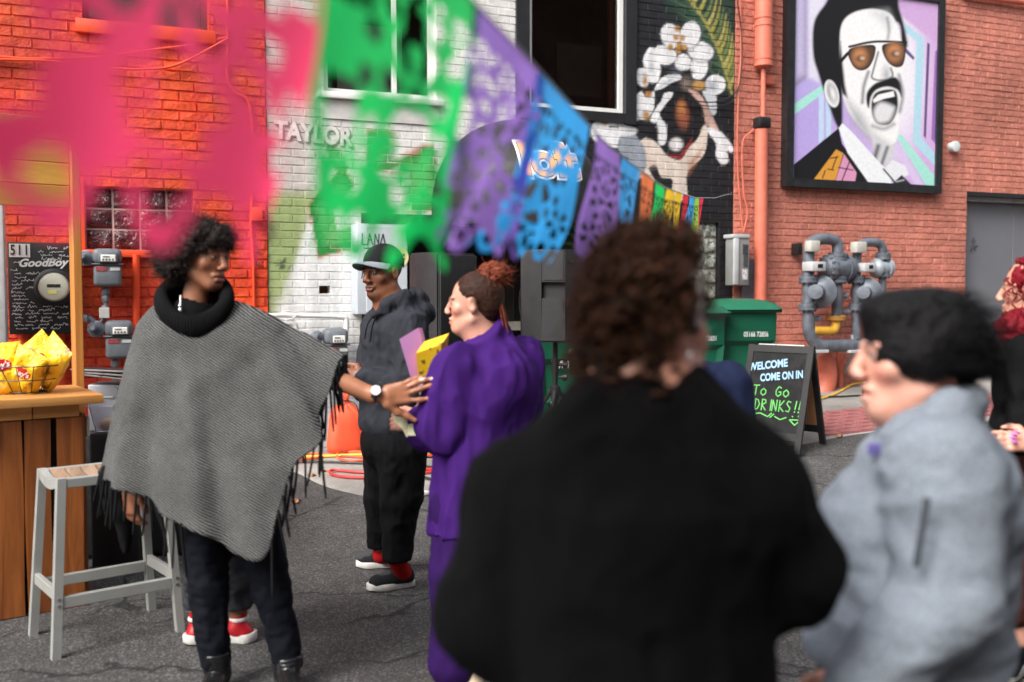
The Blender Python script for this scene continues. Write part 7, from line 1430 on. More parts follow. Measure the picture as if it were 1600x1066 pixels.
    for i in range(0, NT_, 1):
        a = i/NT_*len(ang); nk = 2 if i < 4 or i > 0.36*NT_ else 1
        if (0.08*NT_ < i < 0.36*NT_ and i % 4) or 113 < i < 136 or (i % 2 and i > 0.36*NT_): continue
        p0 = hemrow[i]; Ln = (0.12+0.07*rr.random())*(0.8 if 0.36*NT_ < i < 0.6*NT_ else 1.05); dx = RTn*(rr.random()-0.5)*0.06+DHn*(rr.random()-0.5)*0.04
        p = bez([p0+UPn*0.004, p0+dx*0.35-UPn*Ln*0.4, p0+dx-UPn*Ln], 4); m = MB(); rad = 0.0042+0.0016*rr.random(); m.tube(p, [rad]*(len(p)-1)+[rad*0.6], 5); m.build('tassel', M_fr, po, None)
    # black ribbed cowl
    NC, NK = 280, 26; V = []; cc = per([L(354, 466, -0.01), L(346, 452, 0.06), L(325, 447, 0.10), L(303, 447, 0.11), L(280, 450, 0.10), L(262, 457, 0.06), L(252, 470, 0.0), L(258, 488, -0.07), L(272, 502, -0.105), L(292, 511, -0.125), L(310, 511, -0.13), L(328, 504, -0.12), L(343, 492, -0.10), L(352, 480, -0.06)], NC); c0 = cc.mean(0)
    for i in range(NC):
        o = cc[i]-c0; o[2] = 0; o /= np.linalg.norm(o); rib = 0.0034*math.cos(i*math.pi*0.5)
        for k in range(NK): a = 2*math.pi*k/NK; ra, rz_ = 0.027+rib, 0.046+rib; V.append(cc[i]+o*ra*math.cos(a)+UPn*(rz_*math.sin(a)*0.95+0.004))
    F = [(i*NK+k, i*NK+(k+1) % NK, ((i+1) % NC)*NK+(k+1) % NK, ((i+1) % NC)*NK+k) for i in range(NC) for k in range(NK)]
    mesh_obj('cowl_collar', V, F, M_blackcloth, po, smooth=180)
    v = Vol(*bb(nb, m=0.2), 0.008); v.cone(nb-UPn*0.11, nb-UPn*0.02, 0.135, 0.085, 0.02); v.cone(nb-UPn*0.05, H.P(0, 0, -0.05), 0.052, 0.05, 0.004, 'sub'); sdf_obj('undershirt', v, M_blackcloth, r)
    m = MB(); m.tube(bez([L(282, 462, -0.07), L(282, 478, -0.085), L(283, 500, -0.10)], 5), 0.002, 5); ch = m.build('necklace', M_steel, r)
    for y in (478, 484): m = MB(); m.lathe(L(281, y, -0.088), (0, 0, 1), [(-0.007, 0.002), (0, 0.007), (0.007, 0.002)], 8); m.build('pendant', M_steel, ch)
    # black sleeve hanging under the poncho, and cuff at the reaching arm
    v = Vol(*bb(elL, wrL, Q(195, 870, D), m=0.12), 0.0085); v.chain([elL, Q(203, 755, D)], [0.06, 0.05], 0.02); v.chain([Q(178, 740, D+0.05), Q(190, 800, D+0.05), Q(200, 858, D+0.04)], [0.05, 0.045, 0.02], 0.02); sdf_obj('sleeve', v, M_blackcloth, r, fold=[(0.008, (16, 16, 8), 3)])
    v = Vol(*bb(elR, Q(525, 580, D), m=0.1), 0.0075); v.cone(elR+RTn*0.0, Q(526, 590, D-0.03), 0.046, 0.048, 0.01); sdf_obj('cuff', v, M_blackcloth, r, fold=[(0.008, (26, 26, 26), 6)])
    return r
# ---- child behind the poncho, seen by legs and red high-tops
def child():
    D = 4.22; r = person('person', gfoot(345, 1004), 'child in grey jeans and red high top sneakers standing behind the poncho')
    skin = np.array(srgb(140, 92, 66)); H = Head(Q(345, 690, D), dirv(-0.3, 0.95), (0, 0, 1), 0.9); nb = Q(345, 728, D); hip = Q(345, 850, D); sh_ = ((gfoot(326, 996), gfoot(290, 1010)), (gfoot(352, 1003), gfoot(402, 1001))); a1, a2 = [h_+nrm(t_-h_)*0.055+UPn*0.12 for h_, t_ in sh_]
    s1, s2 = Q(310, 745, D), Q(380, 745, D); w1, w2 = Q(322, 775, D), Q(372, 775, D)
    v = Vol(*bb(H.P(0, 0, 0.13), hip, a1, a2, s1, s2, w1, w2, m=0.12), 0.012, [bb(H.P(0, 0, 0), m=0.11)+(0.006,)]); H.build(v, neck=nb, nr=0.042); v.cone(nb, hip, 0.08, 0.09, 0.04); v.chain([hip, Q(318, 900, D), a1], [0.07, 0.05, 0.036], 0.02); v.chain([hip, Q(365, 900, D), a2], [0.07, 0.05, 0.036], 0.02)
    for s_, w_ in ((s1, w1), (s2, w2)): v.cone(s_, w_, 0.038, 0.026, 0.02); v.cone(nb, s_, 0.05, 0.045, 0.03); hand(v, w_, dirv(0, 0, -1), dirv(-1 if s_ is s1 else 1, 0, 0), dirv(0, -1, 0), 0.5, 0.8)
    sdf_obj('body', v, M_skin, r, col=lambda V: H.paint(V, np.tile(skin, (len(V), 1)), skin, srgb(120, 76, 66), (0.02, 0.014, 0.01), hairline=lambda a, b, c: sstep((c-0.05)/0.02)+sstep((-b)/0.02)))
    v = Vol(*bb(nb, hip, s1, s2, w1, w2, m=0.13), 0.009); v.cone(nb-UPn*0.02, hip, 0.10, 0.115, 0.03); 
    for s_, w_ in ((s1, w1), (s2, w2)): v.cone(s_, w_+UPn*0.03, 0.058, 0.046, 0.03); v.cone(nb-UPn*0.03, s_, 0.06, 0.06, 0.03)
    sdf_obj('shirt', v, M_blackcloth, r, fold=[(0.006, (18, 18, 10), 5)])
    v = Vol(*bb(hip, a1, a2, m=0.14), 0.0085); v.ell(hip, (0.12, 0.10, 0.10), None, 0.0); v.chain([Q(325, 850, D), Q(318, 905, D), a1], [0.085, 0.074, 0.064], 0.02); v.chain([Q(362, 850, D), Q(366, 905, D), a2], [0.085, 0.076, 0.066], 0.02); v.half(Q(345, 950, D), (0, 0, -1)); sdf_obj('jeans', v, clothmat('charcoal_jeans', srgb(52, 54, 58), 0.85, 400, 0.3), r, fold=[(0.010, (14, 14, 34), 9)])
    rd = pm('red_leather', srgb(176, 24, 34), 0.4, var=0.1, bump=0.1); whl = pm('white_leather', (0.68, 0.66, 0.64), 0.45)
    for (an, (heel, toe)) in zip((a1, a2), sh_):
        s_ = shoe(r, heel, toe, rd, M_whsole, 0.046, 0.135, 0.034, 'high_top'); h = nrm(toe-heel)
        for (z0, z1) in ((0.092, 0.110), (0.140, 0.168)):
            v = Vol(*bb(heel, toe, m=0.14), 0.006); v.cone(heel+h*0.05+UPn*0.03, heel+h*0.065+UPn*0.15, 0.0425, 0.0385, 0.0); v.half(heel+UPn*z0, (0, 0, -1)); v.half(heel+UPn*z1, (0, 0, 1)); sdf_obj('white_stripe', v, whl, s_)
    return r
# ---- woman in black seen from behind
def black_woman():
    D = 1.55; r = person('person', (Q(1000, 800, D)[0], Q(1000, 800, D)[1], 0.0), 'person in black fleece seen from behind with curly brown hair pinned up')
    skin = np.array(srgb(206, 150, 128)); H = Head(Q(1014, 505, D), dirv(0.80, 0.60, 0.0), (0, 0, 1), 1.0); nb = Q(1000, 640, D+0.01); hip = Q(1000, 1160, D); S = lambda x, y, e=0.0: Q(x, y, D+e)
    shL, shR = S(822, 776, 0.02), S(1172, 766, 0.02); elL, elR = S(775, 960, 0.0), S(1222, 890, 0.05); wrL, wrR = S(850, 1010, 0.26), S(1130, 930, 0.28); fz = lambda x, off: np.array([Q(x, 800, D)[0]+off[0], Q(x, 800, D)[1]+off[1], 0.09])
    a1, a2 = fz(930, (0, 0)), fz(1080, (0, 0))
    v = Vol(*bb(H.P(0, 0, 0.14), shL, shR, elL, elR, wrL, wrR, hip, a1, a2, m=0.15), 0.015, [bb(H.P(0, 0, 0), m=0.13)+(0.0045,)]); H.build(v, neck=nb, nr=0.056); v.cone(nb, hip, 0.10, 0.13, 0.06); v.cone(shL, shR, 0.055, 0.055, 0.05); v.chain([shL, elL, wrL], [0.05, 0.045, 0.03], 0.02); v.chain([shR, elR, wrR], [0.05, 0.045, 0.03], 0.02); v.chain([hip, Q(940, 1500, D), a1], [0.1, 0.06, 0.045], 0.03); v.chain([hip, Q(1070, 1500, D), a2], [0.1, 0.06, 0.045], 0.03); hand(v, wrL, dirv(0.6, 0.8, 0.1), dirv(-0.3, 0.2, 1), dirv(0.8, -0.4, 0.3), 0.6, 0.95); hand(v, wrR, dirv(-0.6, 0.8, 0.1), dirv(0.3, 0.2, 1), dirv(-0.8, -0.4, 0.3), 0.6, 0.95)
    sdf_obj('body', v, M_skin, r, col=lambda V: H.paint(V, np.tile(skin, (len(V), 1)), skin, srgb(180, 110, 104), srgb(70, 46, 34), blush=0.4))
    # curly hair pinned up: many coiled locks over a core
    M_hr = hairmat('brown_curly_hair', srgb(16, 9, 6), srgb(78, 46, 28), 0.4); M_hd = hairmat('dark_brown_hair', srgb(10, 6, 5), srgb(40, 24, 16), 0.4)
    v = Vol(*bb(H.c, m=0.24), 0.0055); v.ell(S(1000, 490, 0), (0.070, 0.080, 0.10), None, 0.0); H.ell(v, (0, -0.022, 0.035), (0.080, 0.094, 0.094), 0.02); H.ell(v, (-0.05, -0.02, -0.03), (0.05, 0.07, 0.06), 0.02); v.ell(S(1012, 412, 0), (0.062, 0.07, 0.055), None, 0.03); v.ell(S(962, 480, -0.01), (0.026, 0.05, 0.075), None, 0.02); v.ell(S(992, 572, -0.01), (0.056, 0.056, 0.055), None, 0.03); v.cone(S(1000, 470, -0.01), S(992, 570, -0.02), 0.066, 0.056, 0.03); v.cone(H.P(0, 0.12, -0.08), H.P(0, 0.11, 0.03), 0.075, 0.06, 0.02, 'sub')
    H.ell(v, (0.10, 0.055, -0.05), (0.07, 0.062, 0.075), 0.01, 'sub')
    ho, hv, hf = sdf_obj('hair', v, M_hd, r, fold=[(0.012, (30, 30, 30), 4, False)])
    rr = random.Random(11); N = vnorm(hv, hf); top = [i for i in range(len(hv)) if hv[i][2] > S(1000, 520)[2]]; low = [i for i in range(len(hv)) if hv[i][2] <= S(1000, 520)[2]]
    m = MB()
    for k in range(230):
        i = rr.choice(top if rr.random() < 0.78 else low); la_, lb_, lc_ = H.loc(hv[i:i+1]); 
        if lb_[0] > 0.0 and lc_[0] < 0.03 and la_[0] > -0.02: continue
        p = hv[i]+N[i]*0.002; n_ = N[i]; t1 = nrm(np.cross(n_, [rr.random()-0.5, rr.random()-0.5, rr.random()-0.5])); t2 = np.cross(n_, t1); R_c = 0.007+0.008*rr.random(); L_ = 0.03+0.04*rr.random(); tn = 1.5+rr.random()*2; pts = []
        for q in range(14): a = q/13*tn*6.283; pts.append(p+t1*(R_c*math.cos(a))+n_*(R_c*math.sin(a)+0.004)+t2*(q/13-0.5)*L_-UPn*0.01*(q/13))
        m.tube(pts, [0.0035]*13+[0.0015], 5)
    tag(m.build('curl_locks', M_hr, ho, 180), kind='stuff'); strands('frizz', hv, hf, M_hr, ho, 4500, 0.042, 0.0005, flow=(0, 0, 0.1), curl=0.8, lift=0.6, seed=8, keep=lambda V: ~((H.loc(V)[1] > 0.0) & (H.loc(V)[2] < 0.03)))
    # pale hairband round the crown, spectacles
    m = MB(); pts = [H.P(0.083*math.sin(a), 0.010+0.02*math.cos(a), 0.018+0.098*math.cos(a)) for a in np.linspace(-1.9, 1.9, 30)]; V = []
    for p in pts: V += [tuple(p-H.f*0.012), tuple(p+H.f*0.012)]
    for i in range(29): m.f.append((2*i, 2*i+1, 2*i+3, 2*i+2))
    m.v = V+[tuple(np.array(q)+(np.array(q)-H.c)*0.06) for q in V]; n_ = len(V); m.f += [tuple(i+n_ for i in f[::-1]) for f in m.f[:29]]+[(2*i, 2*i+2, 2*i+2+n_, 2*i+n_) for i in range(29)]+[(2*i+1, 2*i+1+n_, 2*i+3+n_, 2*i+3) for i in range(29)]
    m.build('hairband', pm('hairband_pale', srgb(196, 192, 186), 0.6), r); m = MB()
    for g in (-1, 1): m.tube([H.P(g*0.080, 0.0, 0.012), H.P(g*0.074, 0.095, 0.010)], 0.0025, 6); m.tube([H.P(g*(0.034+0.026*math.cos(a)), 0.106-0.006*abs(math.cos(a)), 0.002+0.02*math.sin(a)) for a in np.linspace(0, 6.283, 19)[:-1]], 0.002, 6, closed=True)
    m.tube([H.P(-0.008, 0.112, 0.006), H.P(0.008, 0.112, 0.006)], 0.002, 6); tag(m.build('spectacles', M_blackmetal, r), kind='stuff'); m = MB(); m.lathe(H.P(0.084, 0.002, -0.045), H.s, [(-0.003, 0.002), (0, 0.004), (0.003, 0.002)], 8); m.build('earring', M_steel, r)
    # black fleece
    v = Vol(*bb(nb, shL, shR, elL, elR, wrL, wrR, hip, m=0.22), 0.009); ax = [RTn, DHn, UPn]
    v.ell(S(998, 800), (0.205, 0.135, 0.21), ax, 0.0); v.ell(S(995, 980), (0.205, 0.15, 0.24), ax, 0.1); v.ell(S(995, 1140), (0.215, 0.165, 0.2), ax, 0.08); v.cone(shL, shR, 0.072, 0.072, 0.06); v.cone(S(1000, 690), S(998, 780), 0.105, 0.17, 0.08); v.cone(S(1005, 606, 0.0), S(1000, 690), 0.082, 0.10, 0.03)
    for p, q in ((shL, S(940, 650)), (shR, S(1060, 650))): v.cone(p+UPn*0.0, q, 0.056, 0.056, 0.06)
    v.chain([shL, elL, wrL], [0.086, 0.082, 0.058], 0.05); v.chain([shR, elR, wrR], [0.086, 0.084, 0.058], 0.05); v.cone(H.P(0, 0, -0.05), nb+UPn*0.02, 0.066, 0.070, 0.006, 'sub')
    sdf_obj('fleece_jacket', v, clothmat('black_fleece', (0.0022, 0.0022, 0.0026), 1.0, 260, 0.35, 0.1, 0.15), r, fold=[(0.011, (8, 8, 6), 13), (0.005, (18, 18, 11), 14)])
    v = Vol(*bb(hip, a1, a2, m=0.2), 0.012); v.ell(hip, (0.18, 0.15, 0.14), ax, 0.0); v.chain([hip-RTn*0.08, Q(940, 1500, D), a1], [0.12, 0.085, 0.065], 0.03); v.chain([hip+RTn*0.08, Q(1070, 1500, D), a2], [0.12, 0.085, 0.065], 0.03); sdf_obj('trousers', v, M_darkden, r)
    for a in (a1, a2): h = np.array(DH)*0.26; he = np.array([a[0], a[1], 0.0])-np.array(DH)*0.07; shoe(r, he, he+h, M_blk_leather, M_whsole, 0.046, 0.08, 0.028)
    return r
# ---- woman in the grey half-zip fleece
def grey_woman():
    D = 1.98; S = lambda x, y, e=0.0: Q(x, y, D+e); r = person('person', (S(1430, 800)[0], S(1430, 800)[1], 0.0), 'woman in heathered grey half zip fleece with black hair tied back')
    skin = np.array(srgb(216, 160, 140)); H = Head(S(1430, 553), dirv(-0.97, 0.10, -0.06), dirv(-0.12, 0.0, 1), 1.06); nb = S(1445, 665); hip = S(1420, 1130); shN, shF = S(1475, 745, -0.17), S(1440, 745, 0.18); elN, wrN = S(1476, 940, -0.23), S(1350, 1075, -0.27); elF, wrF = S(1430, 930, 0.22), S(1400, 1045, 0.14); g0 = lambda x, e: np.array([S(x, 800, e)[0], S(x, 800, e)[1], 0.09]); a1, a2 = g0(1420, -0.09), g0(1400, 0.1)
    v = Vol(*bb(H.P(0, 0, 0.14), nb, shN, shF, elN, wrN, wrF, hip, a1, a2, m=0.17), 0.015, [bb(H.P(0, 0, 0), m=0.145)+(0.0042,)]); H.build(v, 1.05, 1.0, 1.1, nb, 0.06, mouth_open=0.006, cheek=1.15, nl=0.85); v.cone(H.P(0, 0.04, -0.10), nb, 0.045, 0.055, 0.03); v.cone(nb-UPn*0.09, hip, 0.09, 0.13, 0.03); v.cone(shN, shF, 0.06, 0.06, 0.05); v.chain([shN, elN, wrN], [0.055, 0.05, 0.03], 0.02); v.chain([shF, elF, wrF], [0.055, 0.05, 0.03], 0.02); v.chain([hip, (hip+a1)/2, a1], [0.11, 0.07, 0.045], 0.03); v.chain([hip, (hip+a2)/2, a2], [0.11, 0.07, 0.045], 0.03); hand(v, wrN, dirv(-0.7, 0.1, -0.6), dirv(-0.2, -0.9, 0.3), dirv(-0.5, 0, 0.8), 0.5, 0.95); hand(v, wrF, dirv(-0.8, -0.2, -0.5), dirv(0, 0.9, 0.3), dirv(-0.5, 0, 0.8), 0.5, 0.95)
    sdf_obj('body', v, M_skin, r, col=lambda V: H.paint(V, np.tile(skin, (len(V), 1)), skin, srgb(190, 104, 100), (0.012, 0.01, 0.009), blush=0.5, hairline=lambda a, b, c: sstep((c-0.05)/0.02)))
    M_hr = hairmat('black_hair', (0.002, 0.002, 0.0025), (0.006, 0.0055, 0.0055), 0.5)
    v = Vol(*bb(S(1450, 530), m=0.24), 0.006); H.ell(v, (0, -0.02, 0.040), (0.083, 0.105, 0.083), 0.0); v.ell(S(1475, 540), (0.078, 0.080, 0.066), None, 0.04); v.ell(S(1518, 552, 0.0), (0.048, 0.06, 0.055), None, 0.03); v.ell(S(1395, 490), (0.055, 0.07, 0.04), None, 0.03); H.ell(v, (0, 0.02, 0.0), (0.084, 0.07, 0.06), 0.03); v.cone(H.P(0, 0.135, -0.07), H.P(0, 0.14, -0.012), 0.075, 0.054, 0.02, 'sub'); v.cone(H.P(0, 0.10, -0.10), H.P(0, 0.0, -0.115), 0.065, 0.055, 0.02, 'sub')
    for g in (-1, 1): H.ell(v, (g*0.085, 0.055, -0.068), (0.05, 0.045, 0.036), 0.01, 'sub'); H.ell(v, (g*0.074, -0.004, 0.0), (0.022, 0.04, 0.045), 0.02)
    ho, hv, hf = sdf_obj('hair', v, M_hr, r, fold=[(0.004, (40, 40, 40), 4)]); strands('fine_hair', hv, hf, M_hr, ho, 3500, 0.05, 0.0006, flow=tuple(RTn*3.0+UPn*0.05), curl=0.08, lift=0.15, seed=5)
    m = MB()
    for k in range(40): p0 = S(1525+random.random()*20, 525+random.random()*50, (random.random()-0.5)*0.08); m.tube(bez([p0, p0+RTn*0.03-UPn*0.03, p0+RTn*(0.035+0.02*random.random())-UPn*(0.08+0.05*random.random())], 4), [0.004]*8+[0.001], 5)
    tag(m.build('ponytail', M_hr, ho), kind='stuff')
    tf = dirv(-0.98, 0.05); lf = dirv(0.05, -0.98); ax = [lf, tf, UPn]
    v = Vol(*bb(nb, shN, shF, elN, wrN, wrF, hip, S(1270, 830), S(1600, 800), m=0.2), 0.009)
    v.ell(S(1462, 790), (0.22, 0.150, 0.19), ax, 0.0); v.ell(S(1352, 815, 0), (0.15, 0.085, 0.085), ax, 0.07); v.ell(S(1425, 930), (0.21, 0.185, 0.16), ax, 0.08); v.ell(S(1412, 1010), (0.22, 0.20, 0.11), ax, 0.06); v.cone(shN, shF, 0.10, 0.10, 0.07); v.cone(S(1466, 716), S(1458, 770), 0.075, 0.16, 0.06); v.half(S(1420, 1034), dirv(-0.06, 0, -1))
    v.chain([shN, elN, wrN], [0.105, 0.088, 0.066], 0.016); v.chain([shF, elF, wrF], [0.10, 0.085, 0.06], 0.03)
    # stand-up collar, open at the throat
    v.chain([S(1368, 712, -0.05), S(1420, 676, -0.095), S(1486, 640, -0.08), S(1512, 622, 0.0), S(1486, 640, 0.08), S(1420, 676, 0.09), S(1368, 712, 0.05)], [0.022, 0.030, 0.034, 0.034, 0.034, 0.030, 0.022], 0.03); v.chain([S(1366, 710, -0.05), S(1345, 760, -0.02)], [0.026, 0.035], 0.03); v.cone(H.P(0, 0.0, -0.06), nb+UPn*0.0-RTn*0.02, 0.066, 0.070, 0.012, 'sub'); v.cone(S(1400, 640), S(1345, 700), 0.066, 0.055, 0.02, 'sub')
    M_g = clothmat('heather_grey_fleece', srgb(118, 126, 136), 1.0, 180, 0.6, 0.14, 0.0, 0.05, 0.35, srgb(164, 171, 179))
    sdf_obj('fleece', v, M_g, r, fold=[(0.009, (4, 4, 11), 17), (0.006, (10, 10, 20), 18)])
    m = MB(); m.rbox(-0.006, 0.006, -0.004, 0.004, -0.06, 0.06, 0.002, 1, Matrix.Translation(S(1440, 832, -0.310)) @ Matrix.Rotation(YAW-R_(90), 4, 'Z') @ Matrix.Rotation(R_(8), 4, 'Y')); m.build('sleeve_zip', pm('zip_dark', srgb(70, 76, 84), 0.6), r)
    m = MB(); m.rbox(-0.012, 0.012, -0.004, 0.004, -0.012, 0.012, 0.003, 1, Matrix.Translation(S(1366, 702, -0.115)) @ Matrix.Rotation(YAW-R_(90), 4, 'Z')); m.build('chest_logo', pm('logo_purple', srgb(88, 80, 140), 0.7), r)
    v = Vol(*bb(hip, a1, a2, m=0.22), 0.012); v.ell(S(1412, 1100), (0.20, 0.18, 0.16), ax, 0.0); v.chain([S(1412, 1120, -0.09), (hip+a1)/2, a1], [0.13, 0.10, 0.07], 0.03); v.chain([S(1412, 1120, 0.09), (hip+a2)/2, a2], [0.13, 0.10, 0.07], 0.03); sdf_obj('trousers', v, M_blackcloth, r)
    v = Vol(*bb(nb, m=0.17), 0.009); v.cone(S(1425, 735), S(1440, 690), 0.095, 0.072, 0.02); v.cone(H.P(0, 0, -0.06), nb+UPn*0.03, 0.055, 0.06, 0.005, 'sub'); sdf_obj('undershirt', v, M_blackcloth, r)
    for a in (a1, a2): he = np.array([a[0], a[1], 0.0])+RTn*0.06; shoe(r, he, he-RTn*0.26, M_blk_leather, M_whsole, 0.046, 0.08, 0.028)
    return r
# ---- person in navy, mostly hidden
def navy_person():
    D = 3.35; S = lambda x, y, e=0.0: Q(x, y, D+e); r = person('person', gfoot(1030, 1150), 'person in navy jacket mostly hidden behind the curly haired person in black'); base = gfoot(1030, 1150)
    skin = np.array(srgb(200, 148, 124)); H = Head(S(1050, 492), dirv(-0.3, 0.95), (0, 0, 1), 0.97); nb = S(1050, 554); hip = S(1052, 852); shL, shR = S(967, 604), S(1134, 604); elL, elR = S(947, 732), S(1157, 732); wrL, wrR = S(972, 822, 0.08), S(1132, 822, 0.08); a1, a2 = S(1022, 1107), S(1082, 1107)
    v = Vol(*bb(H.P(0, 0, 0.14), elL, elR, wrL, wrR, hip, a1, a2, m=0.14), 0.014, [bb(H.P(0, 0, 0), m=0.13)+(0.006,)]); H.build(v, neck=nb); v.cone(nb, hip, 0.10, 0.12, 0.05); v.cone(shL, shR, 0.05, 0.05, 0.05); v.chain([shL, elL, wrL], [0.05, 0.042, 0.028]); v.chain([shR, elR, wrR], [0.05, 0.042, 0.028]); v.chain([hip, (hip+a1)/2, a1], [0.09, 0.06, 0.042], 0.03); v.chain([hip, (hip+a2)/2, a2], [0.09, 0.06, 0.042], 0.03); hand(v, wrL, dirv(0.2, 0.3, -1), dirv(-1, 0, 0), dirv(0, -1, 0), 0.5, 0.95); hand(v, wrR, dirv(-0.2, 0.3, -1), dirv(1, 0, 0), dirv(0, -1, 0), 0.5, 0.95)
    sdf_obj('body', v, M_skin, r, col=lambda V: H.paint(V, np.tile(skin, (len(V), 1)), skin, srgb(170, 110, 100), (0.03, 0.02, 0.015)))
    v = Vol(*bb(H.c, m=0.17), 0.007); H.ell(v, (0, -0.02, 0.035), (0.084, 0.10, 0.09), 0.0); H.ell(v, (0, -0.05, -0.03), (0.07, 0.06, 0.08), 0.03); v.cone(H.P(0, 0.11, -0.07), H.P(0, 0.11, 0.04), 0.07, 0.05, 0.02, 'sub'); sdf_obj('hair', v, hairmat('dark_hair', srgb(24, 16, 12), srgb(60, 42, 32)), r, fold=[(0.004, (50, 50, 20), 3)])
    v = Vol(*bb(nb, elL, elR, wrL, wrR, hip, m=0.2), 0.009); ax = [RTn, DHn, UPn]; v.ell(S(1052, 652), (0.20, 0.13, 0.18), ax, 0.0); v.ell(S(1052, 782), (0.19, 0.14, 0.22), ax, 0.08); v.cone(shL, shR, 0.07, 0.07, 0.06); v.cone(nb+UPn*0.01, S(1052, 612), 0.075, 0.13, 0.05); v.chain([shL, elL, wrL], [0.082, 0.072, 0.05], 0.04); v.chain([shR, elR, wrR], [0.082, 0.072, 0.05], 0.04); v.cone(H.c, nb+UPn*0.01, 0.06, 0.062, 0.005, 'sub')
    sdf_obj('jacket', v, clothmat('navy_cloth', srgb(36, 44, 72), 0.9, 400, 0.25), r, fold=[(0.009, (12, 12, 7), 23)])
    v = Vol(*bb(hip, a1, a2, m=0.18), 0.011); v.ell(hip, (0.17, 0.13, 0.12), ax, 0.0); v.chain([hip-RTn*0.07, (hip+a1)/2, a1], [0.11, 0.08, 0.06], 0.03); v.chain([hip+RTn*0.07, (hip+a2)/2, a2], [0.11, 0.08, 0.06], 0.03); sdf_obj('trousers', v, M_darkden, r)
    for a in (a1, a2): he = np.array([a[0], a[1], 0.0])-DHn*0.07; he[2] = float(gz(he[0], he[1])); shoe(r, he, he+DHn*0.26, M_blk_leather, M_whsole, 0.046, 0.08, 0.028)
    return r
